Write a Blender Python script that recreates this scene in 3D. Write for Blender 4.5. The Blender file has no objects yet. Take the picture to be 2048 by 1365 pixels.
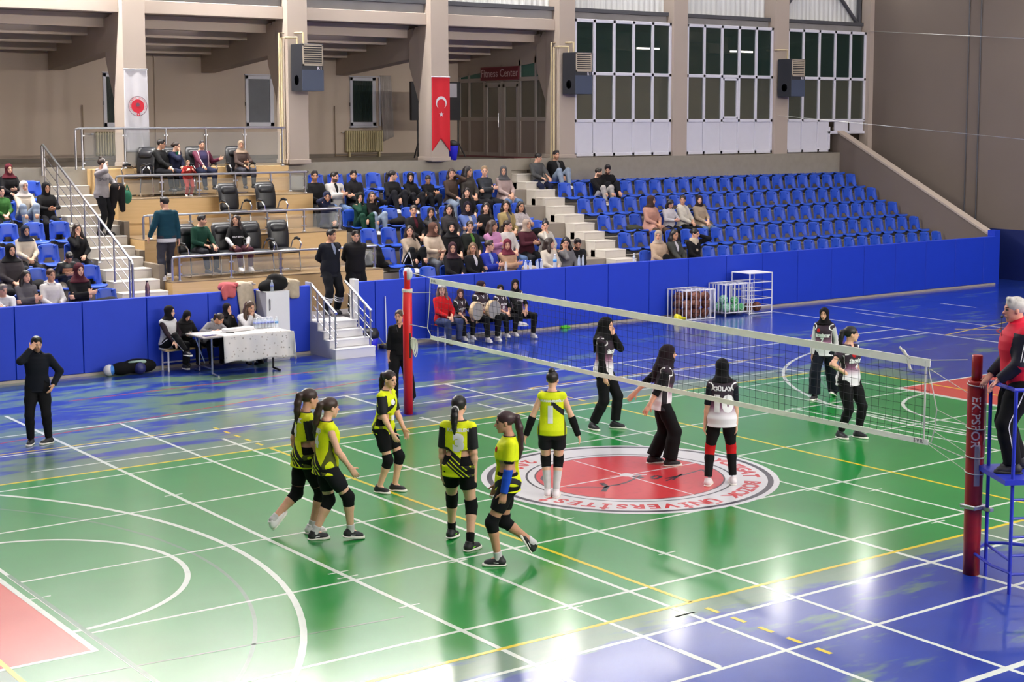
import bpy, bmesh, math, random
import numpy as np
from mathutils import Vector, Matrix
from mathutils.bvhtree import BVHTree
SC = bpy.context.scene
COL = SC.collection
rnd = random.Random(7)

# ------------------------------------------------------------------ camera
CAM = np.array([-13.08303, -15.51011, 4.71485])
PITCH, YAW, ROLL, FPX, PCX, PCY = -0.106148, 0.937052, -0.001139, 3109.7136, 29.653784, -111.715816
def cam_axes():
    cy, sy, cp, sp = math.cos(YAW), math.sin(YAW), math.cos(PITCH), math.sin(PITCH)
    f = np.array([cy*cp, sy*cp, sp]); rt = np.array([sy, -cy, 0.0]); up = np.cross(rt, f)
    c, s = math.cos(ROLL), math.sin(ROLL)
    return np.array([c*rt+s*up, -s*rt+c*up, f])
AX = cam_axes()
cam_data = bpy.data.cameras.new('camera')
cam_data.sensor_width = 36.0
cam_data.lens = FPX/2048*36.0
cam_data.shift_x = -PCX/2048
cam_data.shift_y = PCY/2048
cam_data.clip_end = 200
cam = bpy.data.objects.new('camera', cam_data)
COL.objects.link(cam)
cam.matrix_world = Matrix(((AX[0][0], AX[1][0], -AX[2][0], CAM[0]), (AX[0][1], AX[1][1], -AX[2][1], CAM[1]),
                           (AX[0][2], AX[1][2], -AX[2][2], CAM[2]), (0, 0, 0, 1)))
SC.camera = cam
def at(px, py, axis=2, v=0.0):
    """the point of the hall seen at a photo pixel on the plane x, y or z = v"""
    d = AX.T @ np.array([(px-1024-PCX)/FPX, -(py-682.5-PCY)/FPX, 1.0])
    return CAM + (v-CAM[axis])/d[axis]*d

# ------------------------------------------------------------------ light and exposure
SC.view_settings.view_transform = 'Standard'
SC.view_settings.look = 'None'
SC.view_settings.gamma = 1.0
SC.view_settings.use_curve_mapping = False
SC.view_settings.exposure = 0.15
SC.cycles.max_bounces = 6
SC.cycles.diffuse_bounces = 3
SC.cycles.glossy_bounces = 3
SC.cycles.transmission_bounces = 4
SC.cycles.transparent_max_bounces = 8
SC.cycles.caustics_reflective = False
SC.cycles.caustics_refractive = False
SC.cycles.sample_clamp_indirect = 4.0
world = bpy.data.worlds.new('night'); SC.world = world
world.use_nodes = True
world.node_tree.nodes['Background'].inputs[0].default_value = (0.01, 0.012, 0.02, 1)
world.node_tree.nodes['Background'].inputs[1].default_value = 1.0
FLOOD_FAR = 45.0      # emission of the floodlights on the columns behind the stands
FLOOD_NEAR = 900.0     # emission of the floodlights on the side the camera stands on
LAMP_ROOF = 190.0       # emission of the high-bay lamps under the roof
WALL_WASH = 460.0       # emission of the unseen tubes added above the balcony to brighten the cladding
# ------------------------------------------------------------------ colours and materials
def lin(c):
    return tuple(((v/255)/12.92 if v/255 <= 0.04045 else ((v/255+0.055)/1.055)**2.4) for v in c)
class Ex:
    """tiny expression builder over shader math nodes"""
    def __init__(s, nt, sock): s.nt, s.s = nt, sock
    def _m(s, op, b=None, c=None):
        n = s.nt.nodes.new('ShaderNodeMath'); n.operation = op
        for i, v in enumerate((s, b, c)):
            if v is None: continue
            if isinstance(v, Ex): s.nt.links.new(v.s, n.inputs[i])
            else: n.inputs[i].default_value = float(v)
        return Ex(s.nt, n.outputs[0])
    def __add__(s, o): return s._m('ADD', o)
    def __sub__(s, o): return s._m('SUBTRACT', o)
    def __mul__(s, o): return s._m('MULTIPLY', o)
    def __truediv__(s, o): return s._m('DIVIDE', o)
    def lt(s, o): return s._m('LESS_THAN', o)
    def gt(s, o): return s._m('GREATER_THAN', o)
    def mx(s, o): return s._m('MAXIMUM', o)
    def mn(s, o): return s._m('MINIMUM', o)
    def abs(s): return s._m('ABSOLUTE')
    def mod(s, o): return s._m('FLOORED_MODULO', o)
    def sqrt(s): return s._m('SQRT')
    def sin(s): return s._m('SINE')
    def sat(s): return s.mx(0.0).mn(1.0)
    def ramp(s, a, b): return ((s-a)/(b-a)).sat()
class Mat:
    def __init__(s, name):
        s.m = bpy.data.materials.new(name); s.m.use_nodes = True
        s.nt = s.m.node_tree; s.b = s.nt.nodes['Principled BSDF']
    def node(s, t, **kw):
        n = s.nt.nodes.new(t)
        for k, v in kw.items(): setattr(n, k, v)
        return n
    def xyz(s, sock):
        n = s.node('ShaderNodeSeparateXYZ'); s.nt.links.new(sock, n.inputs[0])
        return [Ex(s.nt, o) for o in n.outputs]
    def pos(s): return s.node('ShaderNodeNewGeometry').outputs['Position']
    def objc(s): return s.node('ShaderNodeTexCoord').outputs['Object']
    def attr(s, name):
        n = s.node('ShaderNodeAttribute'); n.attribute_name = name
        return n.outputs['Vector']
    def noise(s, vec, scale, detail=2.0, sc=None, rough=0.5):
        if sc:
            mp = s.node('ShaderNodeMapping'); mp.inputs['Scale'].default_value = sc
            s.nt.links.new(vec, mp.inputs[0]); vec = mp.outputs[0]
        n = s.node('ShaderNodeTexNoise'); n.inputs['Scale'].default_value = scale
        n.inputs['Detail'].default_value = detail; n.inputs['Roughness'].default_value = rough
        s.nt.links.new(vec, n.inputs['Vector']); return Ex(s.nt, n.outputs[0])
    def mix(s, f, a, b):
        n = s.node('ShaderNodeMix', data_type='RGBA')
        def put(v, i):
            if isinstance(v, Ex): s.nt.links.new(v.s, n.inputs[i])
            elif hasattr(v, 'links'): s.nt.links.new(v, n.inputs[i])
            elif isinstance(v, tuple): n.inputs[i].default_value = (*v, 1) if len(v) == 3 else v
            else: n.inputs[i].default_value = v
        put(f, 0); put(a, 6); put(b, 7); return n.outputs[2]
    def color(s, sock):
        if isinstance(sock, tuple): s.b.inputs['Base Color'].default_value = (*sock, 1)
        else: s.nt.links.new(sock, s.b.inputs['Base Color'])
    def set(s, **kw):
        for k, v in kw.items():
            k = {'rough': 'Roughness', 'metal': 'Metallic', 'spec': 'Specular IOR Level', 'coat': 'Coat Weight', 'coatr': 'Coat Roughness',
                 'alpha': 'Alpha', 'trans': 'Transmission Weight', 'ior': 'IOR', 'sheen': 'Sheen Weight', 'sss': 'Subsurface Weight'}.get(k, k)
            if isinstance(v, Ex): s.nt.links.new(v.s, s.b.inputs[k])
            else: s.b.inputs[k].default_value = v
        return s
    def bump(s, h, strength=0.3, dist=0.01):
        n = s.node('ShaderNodeBump'); n.inputs['Strength'].default_value = strength; n.inputs['Distance'].default_value = dist
        s.nt.links.new(h.s, n.inputs['Height']); s.nt.links.new(n.outputs[0], s.b.inputs['Normal'])
MC = {}
def mt(name, c, rough=0.6, var=0.12, scale=6.0, **kw):
    """plain paint, cloth or plastic with a slight procedural mottling"""
    if name in MC: return MC[name]
    M = Mat(name); c = lin(c)
    f = M.noise(M.objc(), scale, 3.0)
    M.color(M.mix(f, tuple(v*(1-var) for v in c), tuple(min(1, v*(1+var)) for v in c)))
    M.set(rough=rough, **kw); MC[name] = M.m
    return M.m
def cloth(c, rough=0.9):
    c = tuple(int(v*0.88) if max(c) > 60 else int(v*0.72) for v in c)
    return mt('cloth_%02x%02x%02x' % tuple(c), c, rough, 0.18, 14.0, spec=0.2)
def metal(name, c, rough=0.25):
    return mt(name, c, rough, 0.05, 8.0, metal=1.0)
def lamp_mat(name, c, e):
    if name in MC: return MC[name]
    M = Mat(name); M.color((0.8, 0.8, 0.8)); M.b.inputs['Emission Color'].default_value = (*c, 1); M.b.inputs['Emission Strength'].default_value = e
    MC[name] = M.m; return M.m
def glass(name, c=(0.9, 0.95, 0.95), alpha=0.25, rough=0.03):
    if name in MC: return MC[name]
    M = Mat(name); M.color(c); M.set(alpha=alpha, rough=rough, spec=0.6)
    MC[name] = M.m; return M.m

# ------------------------------------------------------------------ meshes and objects
class MB:
    """collects verts and faces for one mesh"""
    def __init__(s): s.v, s.f, s.mi, s.cur = [], [], [], 0
    def add(s, vs, fs):
        o = len(s.v); s.v += [tuple(map(float, p)) for p in vs]
        for q in fs: s.f.append(tuple(i+o for i in q)); s.mi.append(s.cur)
        return s
    def box(s, x0, x1, y0, y1, z0, z1, bev=0.0):
        if bev:
            b = bev
            for (zz, q) in ((z0, 0), (z1, 1)): pass
            X, Y, Z = (x0, x1), (y0, y1), (z0, z1)
            vs, ix = [], {}
            for i in (0, 1):
                for j in (0, 1):
                    for k in (0, 1):
                        sx, sy, sz = (b, -b)[i], (b, -b)[j], (b, -b)[k]
                        for a, p in enumerate(((X[i], Y[j]+sy, Z[k]+sz), (X[i]+sx, Y[j], Z[k]+sz), (X[i]+sx, Y[j]+sy, Z[k]))):
                            ix[i, j, k, a] = len(vs); vs.append(p)
            g = lambda i, j, k, a: ix[i, j, k, a]
            fs = []
            for i in (0, 1): fs.append((g(i,0,0,0), g(i,1,0,0), g(i,1,1,0), g(i,0,1,0)))
            for j in (0, 1): fs.append((g(0,j,0,1), g(1,j,0,1), g(1,j,1,1), g(0,j,1,1)))
            for k in (0, 1): fs.append((g(0,0,k,2), g(1,0,k,2), g(1,1,k,2), g(0,1,k,2)))
            for j in (0, 1):
                for k in (0, 1): fs.append((g(0,j,k,1), g(1,j,k,1), g(1,j,k,2), g(0,j,k,2)))
            for i in (0, 1):
                for k in (0, 1): fs.append((g(i,0,k,0), g(i,1,k,0), g(i,1,k,2), g(i,0,k,2)))
            for i in (0, 1):
                for j in (0, 1): fs.append((g(i,j,0,0), g(i,j,1,0), g(i,j,1,1), g(i,j,0,1)))
            for i in (0, 1):
                for j in (0, 1):
                    for k in (0, 1): fs.append((g(i,j,k,0), g(i,j,k,1), g(i,j,k,2)))
            return s.add(vs, fs)
        vs = [(x, y, z) for z in (z0, z1) for y in (y0, y1) for x in (x0, x1)]
        return s.add(vs, [(0,2,3,1), (4,5,7,6), (0,1,5,4), (2,6,7,3), (0,4,6,2), (1,3,7,5)])
    def tube(s, pts, r, n=8, cap=True, closed=False):
        pts = [Vector(p) for p in pts]; m = len(pts)
        rs = r if isinstance(r, (list, tuple)) else [r]*m
        vs, fs = [], []; prev = None
        for i, p in enumerate(pts):
            if closed: d = pts[(i+1) % m]-pts[i-1]
            else: d = pts[min(i+1, m-1)]-pts[max(i-1, 0)]
            d = d.normalized() if d.length > 1e-9 else Vector((0, 0, 1))
            if prev is None:
                u = d.cross(Vector((0, 0, 1)))
                if u.length < 1e-3: u = d.cross(Vector((0, 1, 0)))
            else: u = prev-d*prev.dot(d)
            u = u.normalized(); prev = u; w = d.cross(u)
            for k in range(n):
                a = 2*math.pi*k/n; vs.append(p+(u*math.cos(a)+w*math.sin(a))*rs[i])
        for i in range(m if closed else m-1):
            j = (i+1) % m
            for k in range(n): fs.append((i*n+k, i*n+(k+1) % n, j*n+(k+1) % n, j*n+k))
        if cap and not closed: fs += [tuple(range(n))[::-1], tuple((m-1)*n+k for k in range(n))]
        return s.add(vs, fs)
    def lathe(s, prof, c=(0, 0, 0), n=20, axis=None):
        vs, fs = [], []; m = len(prof)
        R = Vector((0, 0, 1)).rotation_difference(Vector(axis)).to_matrix() if axis else None
        for (r, z) in prof:
            for k in range(n):
                a = 2*math.pi*k/n; p = Vector((r*math.cos(a), r*math.sin(a), z))
                if R: p = R @ p
                vs.append((p[0]+c[0], p[1]+c[1], p[2]+c[2]))
        for i in range(m-1):
            for k in range(n): fs.append((i*n+k, i*n+(k+1) % n, (i+1)*n+(k+1) % n, (i+1)*n+k))
        fs += [tuple(range(n))[::-1], tuple((m-1)*n+k for k in range(n))]
        return s.add(vs, fs)
    def prism(s, poly, a, b, axis=0):
        """polygon in the two other axes, extruded along axis from a to b"""
        n = len(poly); put = {0: lambda t, p: (t, p[0], p[1]), 1: lambda t, p: (p[0], t, p[1]), 2: lambda t, p: (p[0], p[1], t)}[axis]
        vs = [put(a, p) for p in poly]+[put(b, p) for p in poly]
        fs = [tuple(range(n))[::-1], tuple(range(n, 2*n))]+[(i, (i+1) % n, n+(i+1) % n, n+i) for i in range(n)]
        return s.add(vs, fs)
    def strip(s, a, b, w, z0=0.0, z1=0.0012):
        a, b = Vector((a[0], a[1], 0)), Vector((b[0], b[1], 0)); d = (b-a).normalized(); n = Vector((-d.y, d.x, 0))*w/2
        return s.prism([tuple(p.xy) for p in (a-n, b-n, b+n, a+n)], z0, z1, 2)
    def arc(s, c, r, w, a0, a1, n=64, z0=0.0, z1=0.0012):
        A = [math.radians(a0+(a1-a0)*i/n) for i in range(n+1)]
        for i in range(n):
            q = [(c[0]+(r+k*w/2)*math.cos(A[j]), c[1]+(r+k*w/2)*math.sin(A[j])) for k, j in ((-1, i), (1, i), (1, i+1), (-1, i+1))]
            vs = [(*p, z1) for p in q]; s.add(vs, [(0, 1, 2, 3)])
        return s
    def rod(s, a, b, r=0.01, n=8): return s.tube([a, b], r, n)
    def xf(s, M, start=0):
        for i in range(start, len(s.v)): s.v[i] = tuple(M @ Vector(s.v[i]))
        return s
    def build(s, name, mats, parent=None, smooth=False, bevel=0.0, solid=0.0):
        me = bpy.data.meshes.new(name); me.from_pydata(s.v, [], s.f); 
        for m in (mats if isinstance(mats, (list, tuple)) else [mats]): me.materials.append(m)
        if isinstance(mats, (list, tuple)): me.polygons.foreach_set('material_index', s.mi)
        bm = bmesh.new(); bm.from_mesh(me); bmesh.ops.recalc_face_normals(bm, faces=bm.faces); bm.to_mesh(me); bm.free()
        if smooth: me.shade_smooth() if hasattr(me, 'shade_smooth') else None
        return link(name, me, parent)
def link(name, me, parent=None):
    o = bpy.data.objects.new(name, me); COL.objects.link(o)
    if parent is not None: o.parent = parent
    return o
def smooth_by_angle(o, deg=40):
    me = o.data; me.shade_smooth()
    try: me.set_sharp_from_angle(angle=math.radians(deg))
    except Exception: pass
    return o
def tag(o, label, cat, group=None):
    o['label'] = label; o['category'] = cat
    if group: o['group'] = group
    return o
def thing(name, label, cat, loc=(0, 0, 0), rz=0.0, group=None):
    o = bpy.data.objects.new(name, None); COL.objects.link(o); o.location = loc; o.rotation_euler = (0, 0, rz)
    return tag(o, label, cat, group)
def struct(o): o['kind'] = 'structure'; return o
def dup(o, loc=None, rz=None, label=None, group=None):
    c = o.copy(); COL.objects.link(c)
    if loc is not None: c.location = loc
    if rz is not None: c.rotation_euler = (0, 0, rz)
    if label: c['label'] = label
    if group: c['group'] = group
    for ch in list(o.children):
        d = ch.copy(); COL.objects.link(d); d.parent = c
        for g in list(ch.children):
            e = g.copy(); COL.objects.link(e); e.parent = d
    return c
def sphere(mb, c, r, nu=16, nv=10, sc=(1, 1, 1)):
    prof = [(max(1e-4, math.sin(math.pi*i/nv)), -math.cos(math.pi*i/nv)) for i in range(nv+1)]
    k = len(mb.v); mb.lathe(prof, n=nu)
    mb.v[k:] = [(c[0]+p[0]*r*sc[0], c[1]+p[1]*r*sc[1], c[2]+p[2]*r*sc[2]) for p in mb.v[k:]]
    return mb
def text_mesh(s, size, bold=0.0):
    cu = bpy.data.curves.new('txt', 'FONT'); cu.body = s; cu.size = size; cu.align_x = 'CENTER'; cu.align_y = 'CENTER'; cu.offset = bold
    cu.resolution_u = 3
    o = bpy.data.objects.new('txt', cu); COL.objects.link(o)
    dg = bpy.context.evaluated_depsgraph_get(); me = bpy.data.meshes.new_from_object(o.evaluated_get(dg))
    bpy.data.objects.remove(o); bpy.data.curves.remove(cu)
    v = [tuple(p.co) for p in me.vertices]; f = [tuple(p.vertices) for p in me.polygons]
    bpy.data.meshes.remove(me); return v, f
# ------------------------------------------------------------------ floor
GLOSS = 0.145
def floor_material():
    M = Mat('painted_floor'); p = M.pos(); x, y, z = M.xyz(p)
    ax, ay = x.abs(), y.abs()
    court = ax.lt(9.0)*ay.lt(4.5)
    key = ax.gt(8.24)*ax.lt(14.0)*ay.lt(2.4)
    # worn patches: where the blue paint has rubbed down to the old green
    n1 = M.noise(p, 1.0, 5.0, (0.55, 1.5, 1), 0.62); n2 = M.noise(p, 5.0, 3.0, (0.4, 1.6, 1))
    d = (ax-9.0).mx(ay-4.5).mx(0.0)
    edge = (d*-1.0+0.9).mx(0.0)*0.30
    far = y.ramp(4.0, 5.2)*(x*-1.0+7.0).ramp(0.0, 8.0)*0.115
    mid = y.ramp(4.0, 5.5)*(y*-1.0+9.5).ramp(0.0, 3.0)*0.02
    w = (n1*0.8+n2*0.2+edge+far+mid).ramp(0.56, 0.66)
    nb = M.noise(p, 2.2, 3.0); ng = M.noise(p, 1.3, 4.0)
    blue = M.mix(nb, lin((18, 46, 138)), lin((34, 64, 164)))
    blue = M.mix(w*0.85, blue, M.mix(n2, lin((88, 132, 84)), lin((120, 142, 104))))
    green = M.mix(ng, lin((10, 122, 44)), lin((22, 142, 60)))
    red = M.mix(ng, lin((196, 62, 48)), lin((212, 82, 64)))
    c = M.mix(court, blue, green); c = M.mix(key, c, red)
    M.color(c)
    M.set(rough=0.30, spec=0.2, coat=0.9, coatr=M.noise(p, 3.0, 4.0)*0.05+(GLOSS-0.025))
    M.bump(M.noise(p, 2.5, 2.0, (1, 1, 1)), 0.05, 0.01)
    return M.m
FX0, FX1, FY0 = -21.0, 25.6, -21.0
YW = 12.24            # front face of the blue padded wall
struct(MB().box(FX0, FX1, FY0, 13.4, -0.2, 0.0).build('floor', floor_material()))
def line_mat(name, c, worn=0.25):
    M = Mat(name); p = M.pos()
    f = M.noise(p, 9.0, 5.0).ramp(0.52, 0.72)*worn
    M.color(M.mix(f, lin(c), tuple(v*0.55 for v in lin(c)))); M.set(rough=0.30, spec=0.2, coat=0.8, coatr=GLOSS)
    return M.m
WHITE_L = line_mat('white_line_paint', (214, 220, 212)); YELLOW_L = line_mat('yellow_line_paint', (222, 196, 30), 0.15)
RED_L = line_mat('red_line_paint', (170, 48, 52), 0.4); GREY_L = line_mat('worn_grey_line_paint', (84, 126, 96), 0.5)
w = MB()
def hl(y, x0, x1, wd=0.045): ZL[0] += 1e-5; w.strip((x0, y), (x1, y), wd, 0, ZL[0])
def vl(x, y0, y1, wd=0.045): ZL[0] += 1e-5; w.strip((x, y0), (x, y1), wd, 0, ZL[0])
ZL = [0.0010]
# badminton courts lying across the hall
for y in (-6.04, 7.57): hl(y, -8.1, 8.15)
for x in (-8.10, -4.04, 2.04, 8.15): vl(x, -6.04, 7.57)
hl(4.13, -8.6, 9.0, 0.04); hl(2.11, -8.1, 8.15, 0.04); hl(0.08, -8.1, 8.15, 0.035); hl(-1.89, -8.1, 8.15, 0.04); hl(-3.87, -8.1, 8.15, 0.045)
hl(5.0, -6.3, 8.15, 0.035); hl(-5.0, -8.1, 8.15, 0.05)
ZL[0] = 0.0012
vl(-5.28, -6.04, 9.2, 0.055); vl(-3.26, -7.2, 5.5, 0.05); vl(1.41, -6.04, 5.6, 0.04); vl(5.31, -6.04, 2.2, 0.04); vl(6.08, -6.04, 7.57, 0.04)
vl(5.92, -2.0, 2.0, 0.04); vl(-2.06, -7.7, 4.0, 0.05); hl(6.19, -8.1, 8.15, 0.05)
vl(5.09, 7.6, 10.0, 0.04); vl(4.98, 7.6, 9.7, 0.04); vl(-4.02, -6.0, -5.45, 0.05)
ZL[0] = 0.0014
# basketball: side lines, end lines, centre line, keys, arcs
hl(-7.5, -14.3, 14.3, 0.075); hl(7.6, 8.2, 14.33, 0.06); vl(14.33, -7.5, 11.6, 0.06); vl(0.0, -9.0, 5.15, 0.06); vl(0.0, 5.75, 7.57, 0.055)
hl(6.74, 12.0, 14.3, 0.05); vl(16.35, 6.0, 11.7, 0.045); vl(15.82, 9.0, 10.2, 0.04); vl(19.02, 9.1, 10.2, 0.045); vl(-6.9, 6.2, 7.55, 0.09)
for s in (-1, 1):
    hl(2.42, min(s*8.2, s*14), max(s*8.2, s*14), 0.055); hl(-2.38, min(s*8.2, s*14), max(s*8.2, s*14), 0.055); vl(s*8.22, -2.4, 2.4, 0.06)
    w.arc((s*8.2, 0), 1.76, 0.06, -90 if s < 0 else 90, 90 if s < 0 else 270, z1=0.0014)
    w.arc((s*12.41, 0), 6.66, 0.065, -86 if s < 0 else 94, 86 if s < 0 else 266, z1=0.0014)
for k in (-1, 1):
    for (x, y) in ((-8.1, k), (-5.28, 2.2*k), (2.04, 2.9*k), (-4.04, -3.4+k), (-3.3, -5.2), (1.41, -3.4-k), (6.08, 3*k), (-2.03, -2.6+k*0.9), (-5.28, -2.7+0.7*k)):
        w.strip((x-0.12, y+0.45), (x+0.12, y+0.45), 0.022, 0, 0.0015)
struct(w.build('white_court_lines', WHITE_L))
yl = MB()
for s in (-1, 1):
    yl.strip((-9.02, s*4.5), (9.02, s*4.5), 0.05, 0, 0.0016)
    yl.strip((s*3.0, -4.5), (s*3.0, 4.5), 0.05, 0, 0.0016); yl.strip((s*9.0, -4.5), (s*9.0, 4.5), 0.05, 0, 0.0016)
    for t in (-1, 1):
        for i in range(5): yl.strip((s*3.0, t*(4.5+0.22+0.36*i)), (s*3.0, t*(4.5+0.40+0.36*i)), 0.05, 0, 0.0016)
yl.strip((-9, 6.33), (-3.33, 6.33), 0.035, 0, 0.0016); yl.strip((3.0, 6.31), (9.0, 6.31), 0.035, 0, 0.0016); yl.strip((-6.98, 6.3), (-6.98, 7.5), 0.04, 0, 0.0016)
for a, b in (((14.3, 6.3), (17.5, 6.9)), ((14.3, 6.3), (16.4, 4.9)), ((16.9, 5.3), (15.3, 6.8))): yl.strip(a, b, 0.05, 0, 0.0016)
struct(yl.build('yellow_court_lines', YELLOW_L))
rl = MB(); rl.arc((16.6, 5.0), 1.3, 0.06, 60, 250); rl.strip((-7, 6.9), (2, 8.9), 0.04); rl.strip((-4, 9.9), (1, 10.2), 0.04); rl.arc((12.5, 7.3), 0.9, 0.05, 100, 230)
struct(rl.build('red_court_lines', RED_L))
gl = MB()
for s in (-1, 1):
    gl.arc((s*12.0, -0.12), 5.8, 0.04, -70 if s < 0 else 110, 70 if s < 0 else 250, z1=0.0009)
gl.strip((-8.09, -7), (-8.09, 0.4), 0.045, 0, 0.0017); gl.strip((-9.3, -2.86), (-5.5, -3.2), 0.03, 0, 0.0009)
struct(gl.build('grey_court_lines', GREY_L))
# the emblem in the centre circle
EW = line_mat('emblem_white', (216, 214, 218), 0.1); ER = line_mat('emblem_red', (206, 56, 62), 0.35); EB = line_mat('emblem_black', (62, 60, 70), 0.2)
em = MB()
def disc(r, z, n=96): em.add([(r*math.cos(2*math.pi*i/n), r*math.sin(2*math.pi*i/n), z) for i in range(n)], [tuple(range(n))])
em.cur = 0; disc(1.97, 0.0018)
em.cur = 2; em.arc((0, 0), 1.855, 0.075, 0, 360, 120, z1=0.0020); em.arc((0, 0), 1.365, 0.03, 0, 360, 96, z1=0.0020)
em.cur = 1; disc(1.262, 0.0020)
em.cur = 2; em.arc((0, 0), 1.25, 0.02, 0, 360, 96, z1=0.0022)
def arc_text(s, r, size, mid, sweep, out=True):
    n = len(s)
    for i, ch in enumerate(s):
        if ch == ' ': continue
        v, f = text_mesh(ch, size, 0.012)
        a = math.radians(mid+sweep*((i+0.5)/n-0.5))
        th = a-math.pi/2 if out else a+math.pi/2
        c, q = math.cos(th), math.sin(th)
        em.add([(r*math.cos(a)+c*p[0]-q*p[1], r*math.sin(a)+q*p[0]+c*p[1], 0.0022) for p in v], f)
em.cur = 1
arc_text('YOZGAT BOZOK ÜNİVERSİTESİ', 1.61, 0.29, -84, -176)
arc_text('2006', 1.61, 0.29, 121, 29, False)
em.cur = 2
for wd, pts in ((.03, [(1133, 976), (1180, 975), (1208, 976)]), (.07, [(1203, 967), (1214, 974), (1207, 984)]), (.045, [(1208, 976), (1222, 972), (1240, 970)]), (.04, [(1236, 970), (1252, 966), (1266, 960), (1281, 953), (1277, 949), (1266, 956)]),
                (.05, [(1274, 959), (1286, 955)]), (.05, [(1302, 956), (1312, 952), (1323, 954), (1312, 959), (1302, 957)]), (.03, [(1332, 963), (1350, 955), (1364, 949), (1345, 961)]), (.035, [(1330, 958), (1370, 950), (1404, 940), (1414, 947), (1419, 957)]), (.04, [(1089, 951), (1083, 958), (1092, 966)])):
    W_ = [at(a, b) for a, b in pts]      # strokes of the signature, read from the photograph on the floor plane
    for a, b in zip(W_[:-1], W_[1:]): em.strip(a, b, wd, 0.0021, 0.0023)
em.cur = 0
for a, b, wd in (((-1.26, 0.08), (1.26, 0.08), 0.03), ((0.0, 1.2), (0.0, -1.26), 0.025), ((-0.2, 0.16), (0.25, -0.06), 0.035)): em.strip(a, b, wd, 0.002, 0.0024)
em.arc((0.03, 0.09), 0.05, 0.09, 0, 360, 16, z1=0.0025)
struct(em.build('centre_court_emblem', [EW, ER, EB]))
# ------------------------------------------------------------------ the hall
CONC = mt('raw_concrete', (142, 132, 122), 0.85, 0.16, 2.5); CREAM = mt('cream_plaster', (178, 163, 151), 0.8, 0.05, 1.2)
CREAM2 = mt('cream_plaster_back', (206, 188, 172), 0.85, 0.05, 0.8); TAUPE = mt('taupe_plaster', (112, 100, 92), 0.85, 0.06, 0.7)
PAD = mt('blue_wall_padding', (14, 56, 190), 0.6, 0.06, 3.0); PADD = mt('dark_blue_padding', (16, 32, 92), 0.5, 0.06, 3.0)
MARBLE = mt('pale_marble_tread', (206, 198, 188), 0.45, 0.07, 5.0); WPVC = mt('white_window_plastic', (216, 214, 224), 0.4, 0.03)
STEELD = mt('dark_grey_steel', (74, 74, 80), 0.5, 0.1); GREYC = mt('grey_concrete_band', (150, 146, 146), 0.8, 0.2, 2.0)
STEEL = metal('brushed_steel', (200, 200, 205), 0.28); DECKM = mt('deck_terrazzo', (150, 142, 130), 0.35, 0.12, 6.0)
ZD = 3.66; YC = 18.3; YB = 23.3; XE = 25.45
def wood_mat():
    M = Mat('light_oak_laminate'); p = M.pos()
    f = M.noise(p, 3.0, 6.0, (0.5, 4.0, 7.0), 0.6)
    M.color(M.mix(f, lin((204, 166, 110)), lin((226, 192, 140)))); M.set(rough=0.42); return M.m
WOOD = wood_mat()
# blue padded wall, in panels with dark joints; gap where the white steps come down
def pad_wall(name, x0, x1, seams):
    m = MB(); xs = [x0]+[s for s in seams if x0+0.1 < s < x1-0.1]+[x1]
    for a, b in zip(xs[:-1], xs[1:]): m.box(a+0.006, b-0.006, YW, YW+0.12, 0.055, 1.385, 0.008)
    return struct(m.build(name, PAD))
SEAM = [-4.10+1.25*i for i in range(-4, 26)]
WX = (1.90, 3.0)
pad_wall('wall_front_left', -9.0, WX[0], SEAM); pad_wall('wall_front_right', WX[1], 23.95, SEAM)
m = MB()
for a, b in ((-9, WX[0]), (WX[1], 24.1)): m.box(a, b, YW+0.122, YW+0.26, 0.0, 1.36)
m.box(23.95, 24.2, YW+0.06, YW+0.3, 0, 1.55)
struct(m.build('wall_front_core', PAD))
m = MB()
for a, b in ((-9, WX[0]), (WX[1], 23.95)): m.box(a, b, YW-0.012, YW+0.1, 0.0, 0.05)
struct(m.build('baseboard_front', mt('pale_skirting', (170, 160, 150), 0.6)))
struct(MB().box(-9.0, 24.2, 13.4, YC+1.0, -0.2, 0.02).box(-9, 24.2, 12.5, 13.7, 0.0, 0.46).build('stand_base', CONC))
# seat rows: tread heights and fronts
RZ = [2.86-0.4*k for k in range(6)]; RY = [17.90-0.84*k for k in range(6)]
def stand(name, x0, x1):
    poly = [(YC+0.6, 0.0), (RY[5], 0.0)]
    for k in range(5, -1, -1):
        poly += [(RY[k], RZ[k])]
        poly += [(RY[k-1] if k else YC+0.30, RZ[k])]
    poly += [(YC+0.30, ZD), (YC+0.6, ZD)]
    return struct(MB().prism(poly, x0, x1, 0).build(name, CONC))
stand('stand_steps_left', -9.0, -1.36); stand('stand_steps_middle', 4.60, 11.46); stand('stand_steps_right', 12.16, 24.0)
def aisle(name, x0, x1):
    m = MB()
    for i in range(16):
        z = 3.66-0.2*i if i else ZD; y = 18.75-0.42*(i-1)
        if z < 0.5: break
        m.box(x0, x1, y, y+0.46, z-0.03, z, 0.006); m.box(x0, x1, y+0.015, y+0.6, max(z-0.9, 0.02), z-0.03)
    return struct(m.build(name, MARBLE))
aisle('aisle_steps_right', 11.46, 12.12); aisle('aisle_steps_left', -1.32, -0.34)
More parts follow.
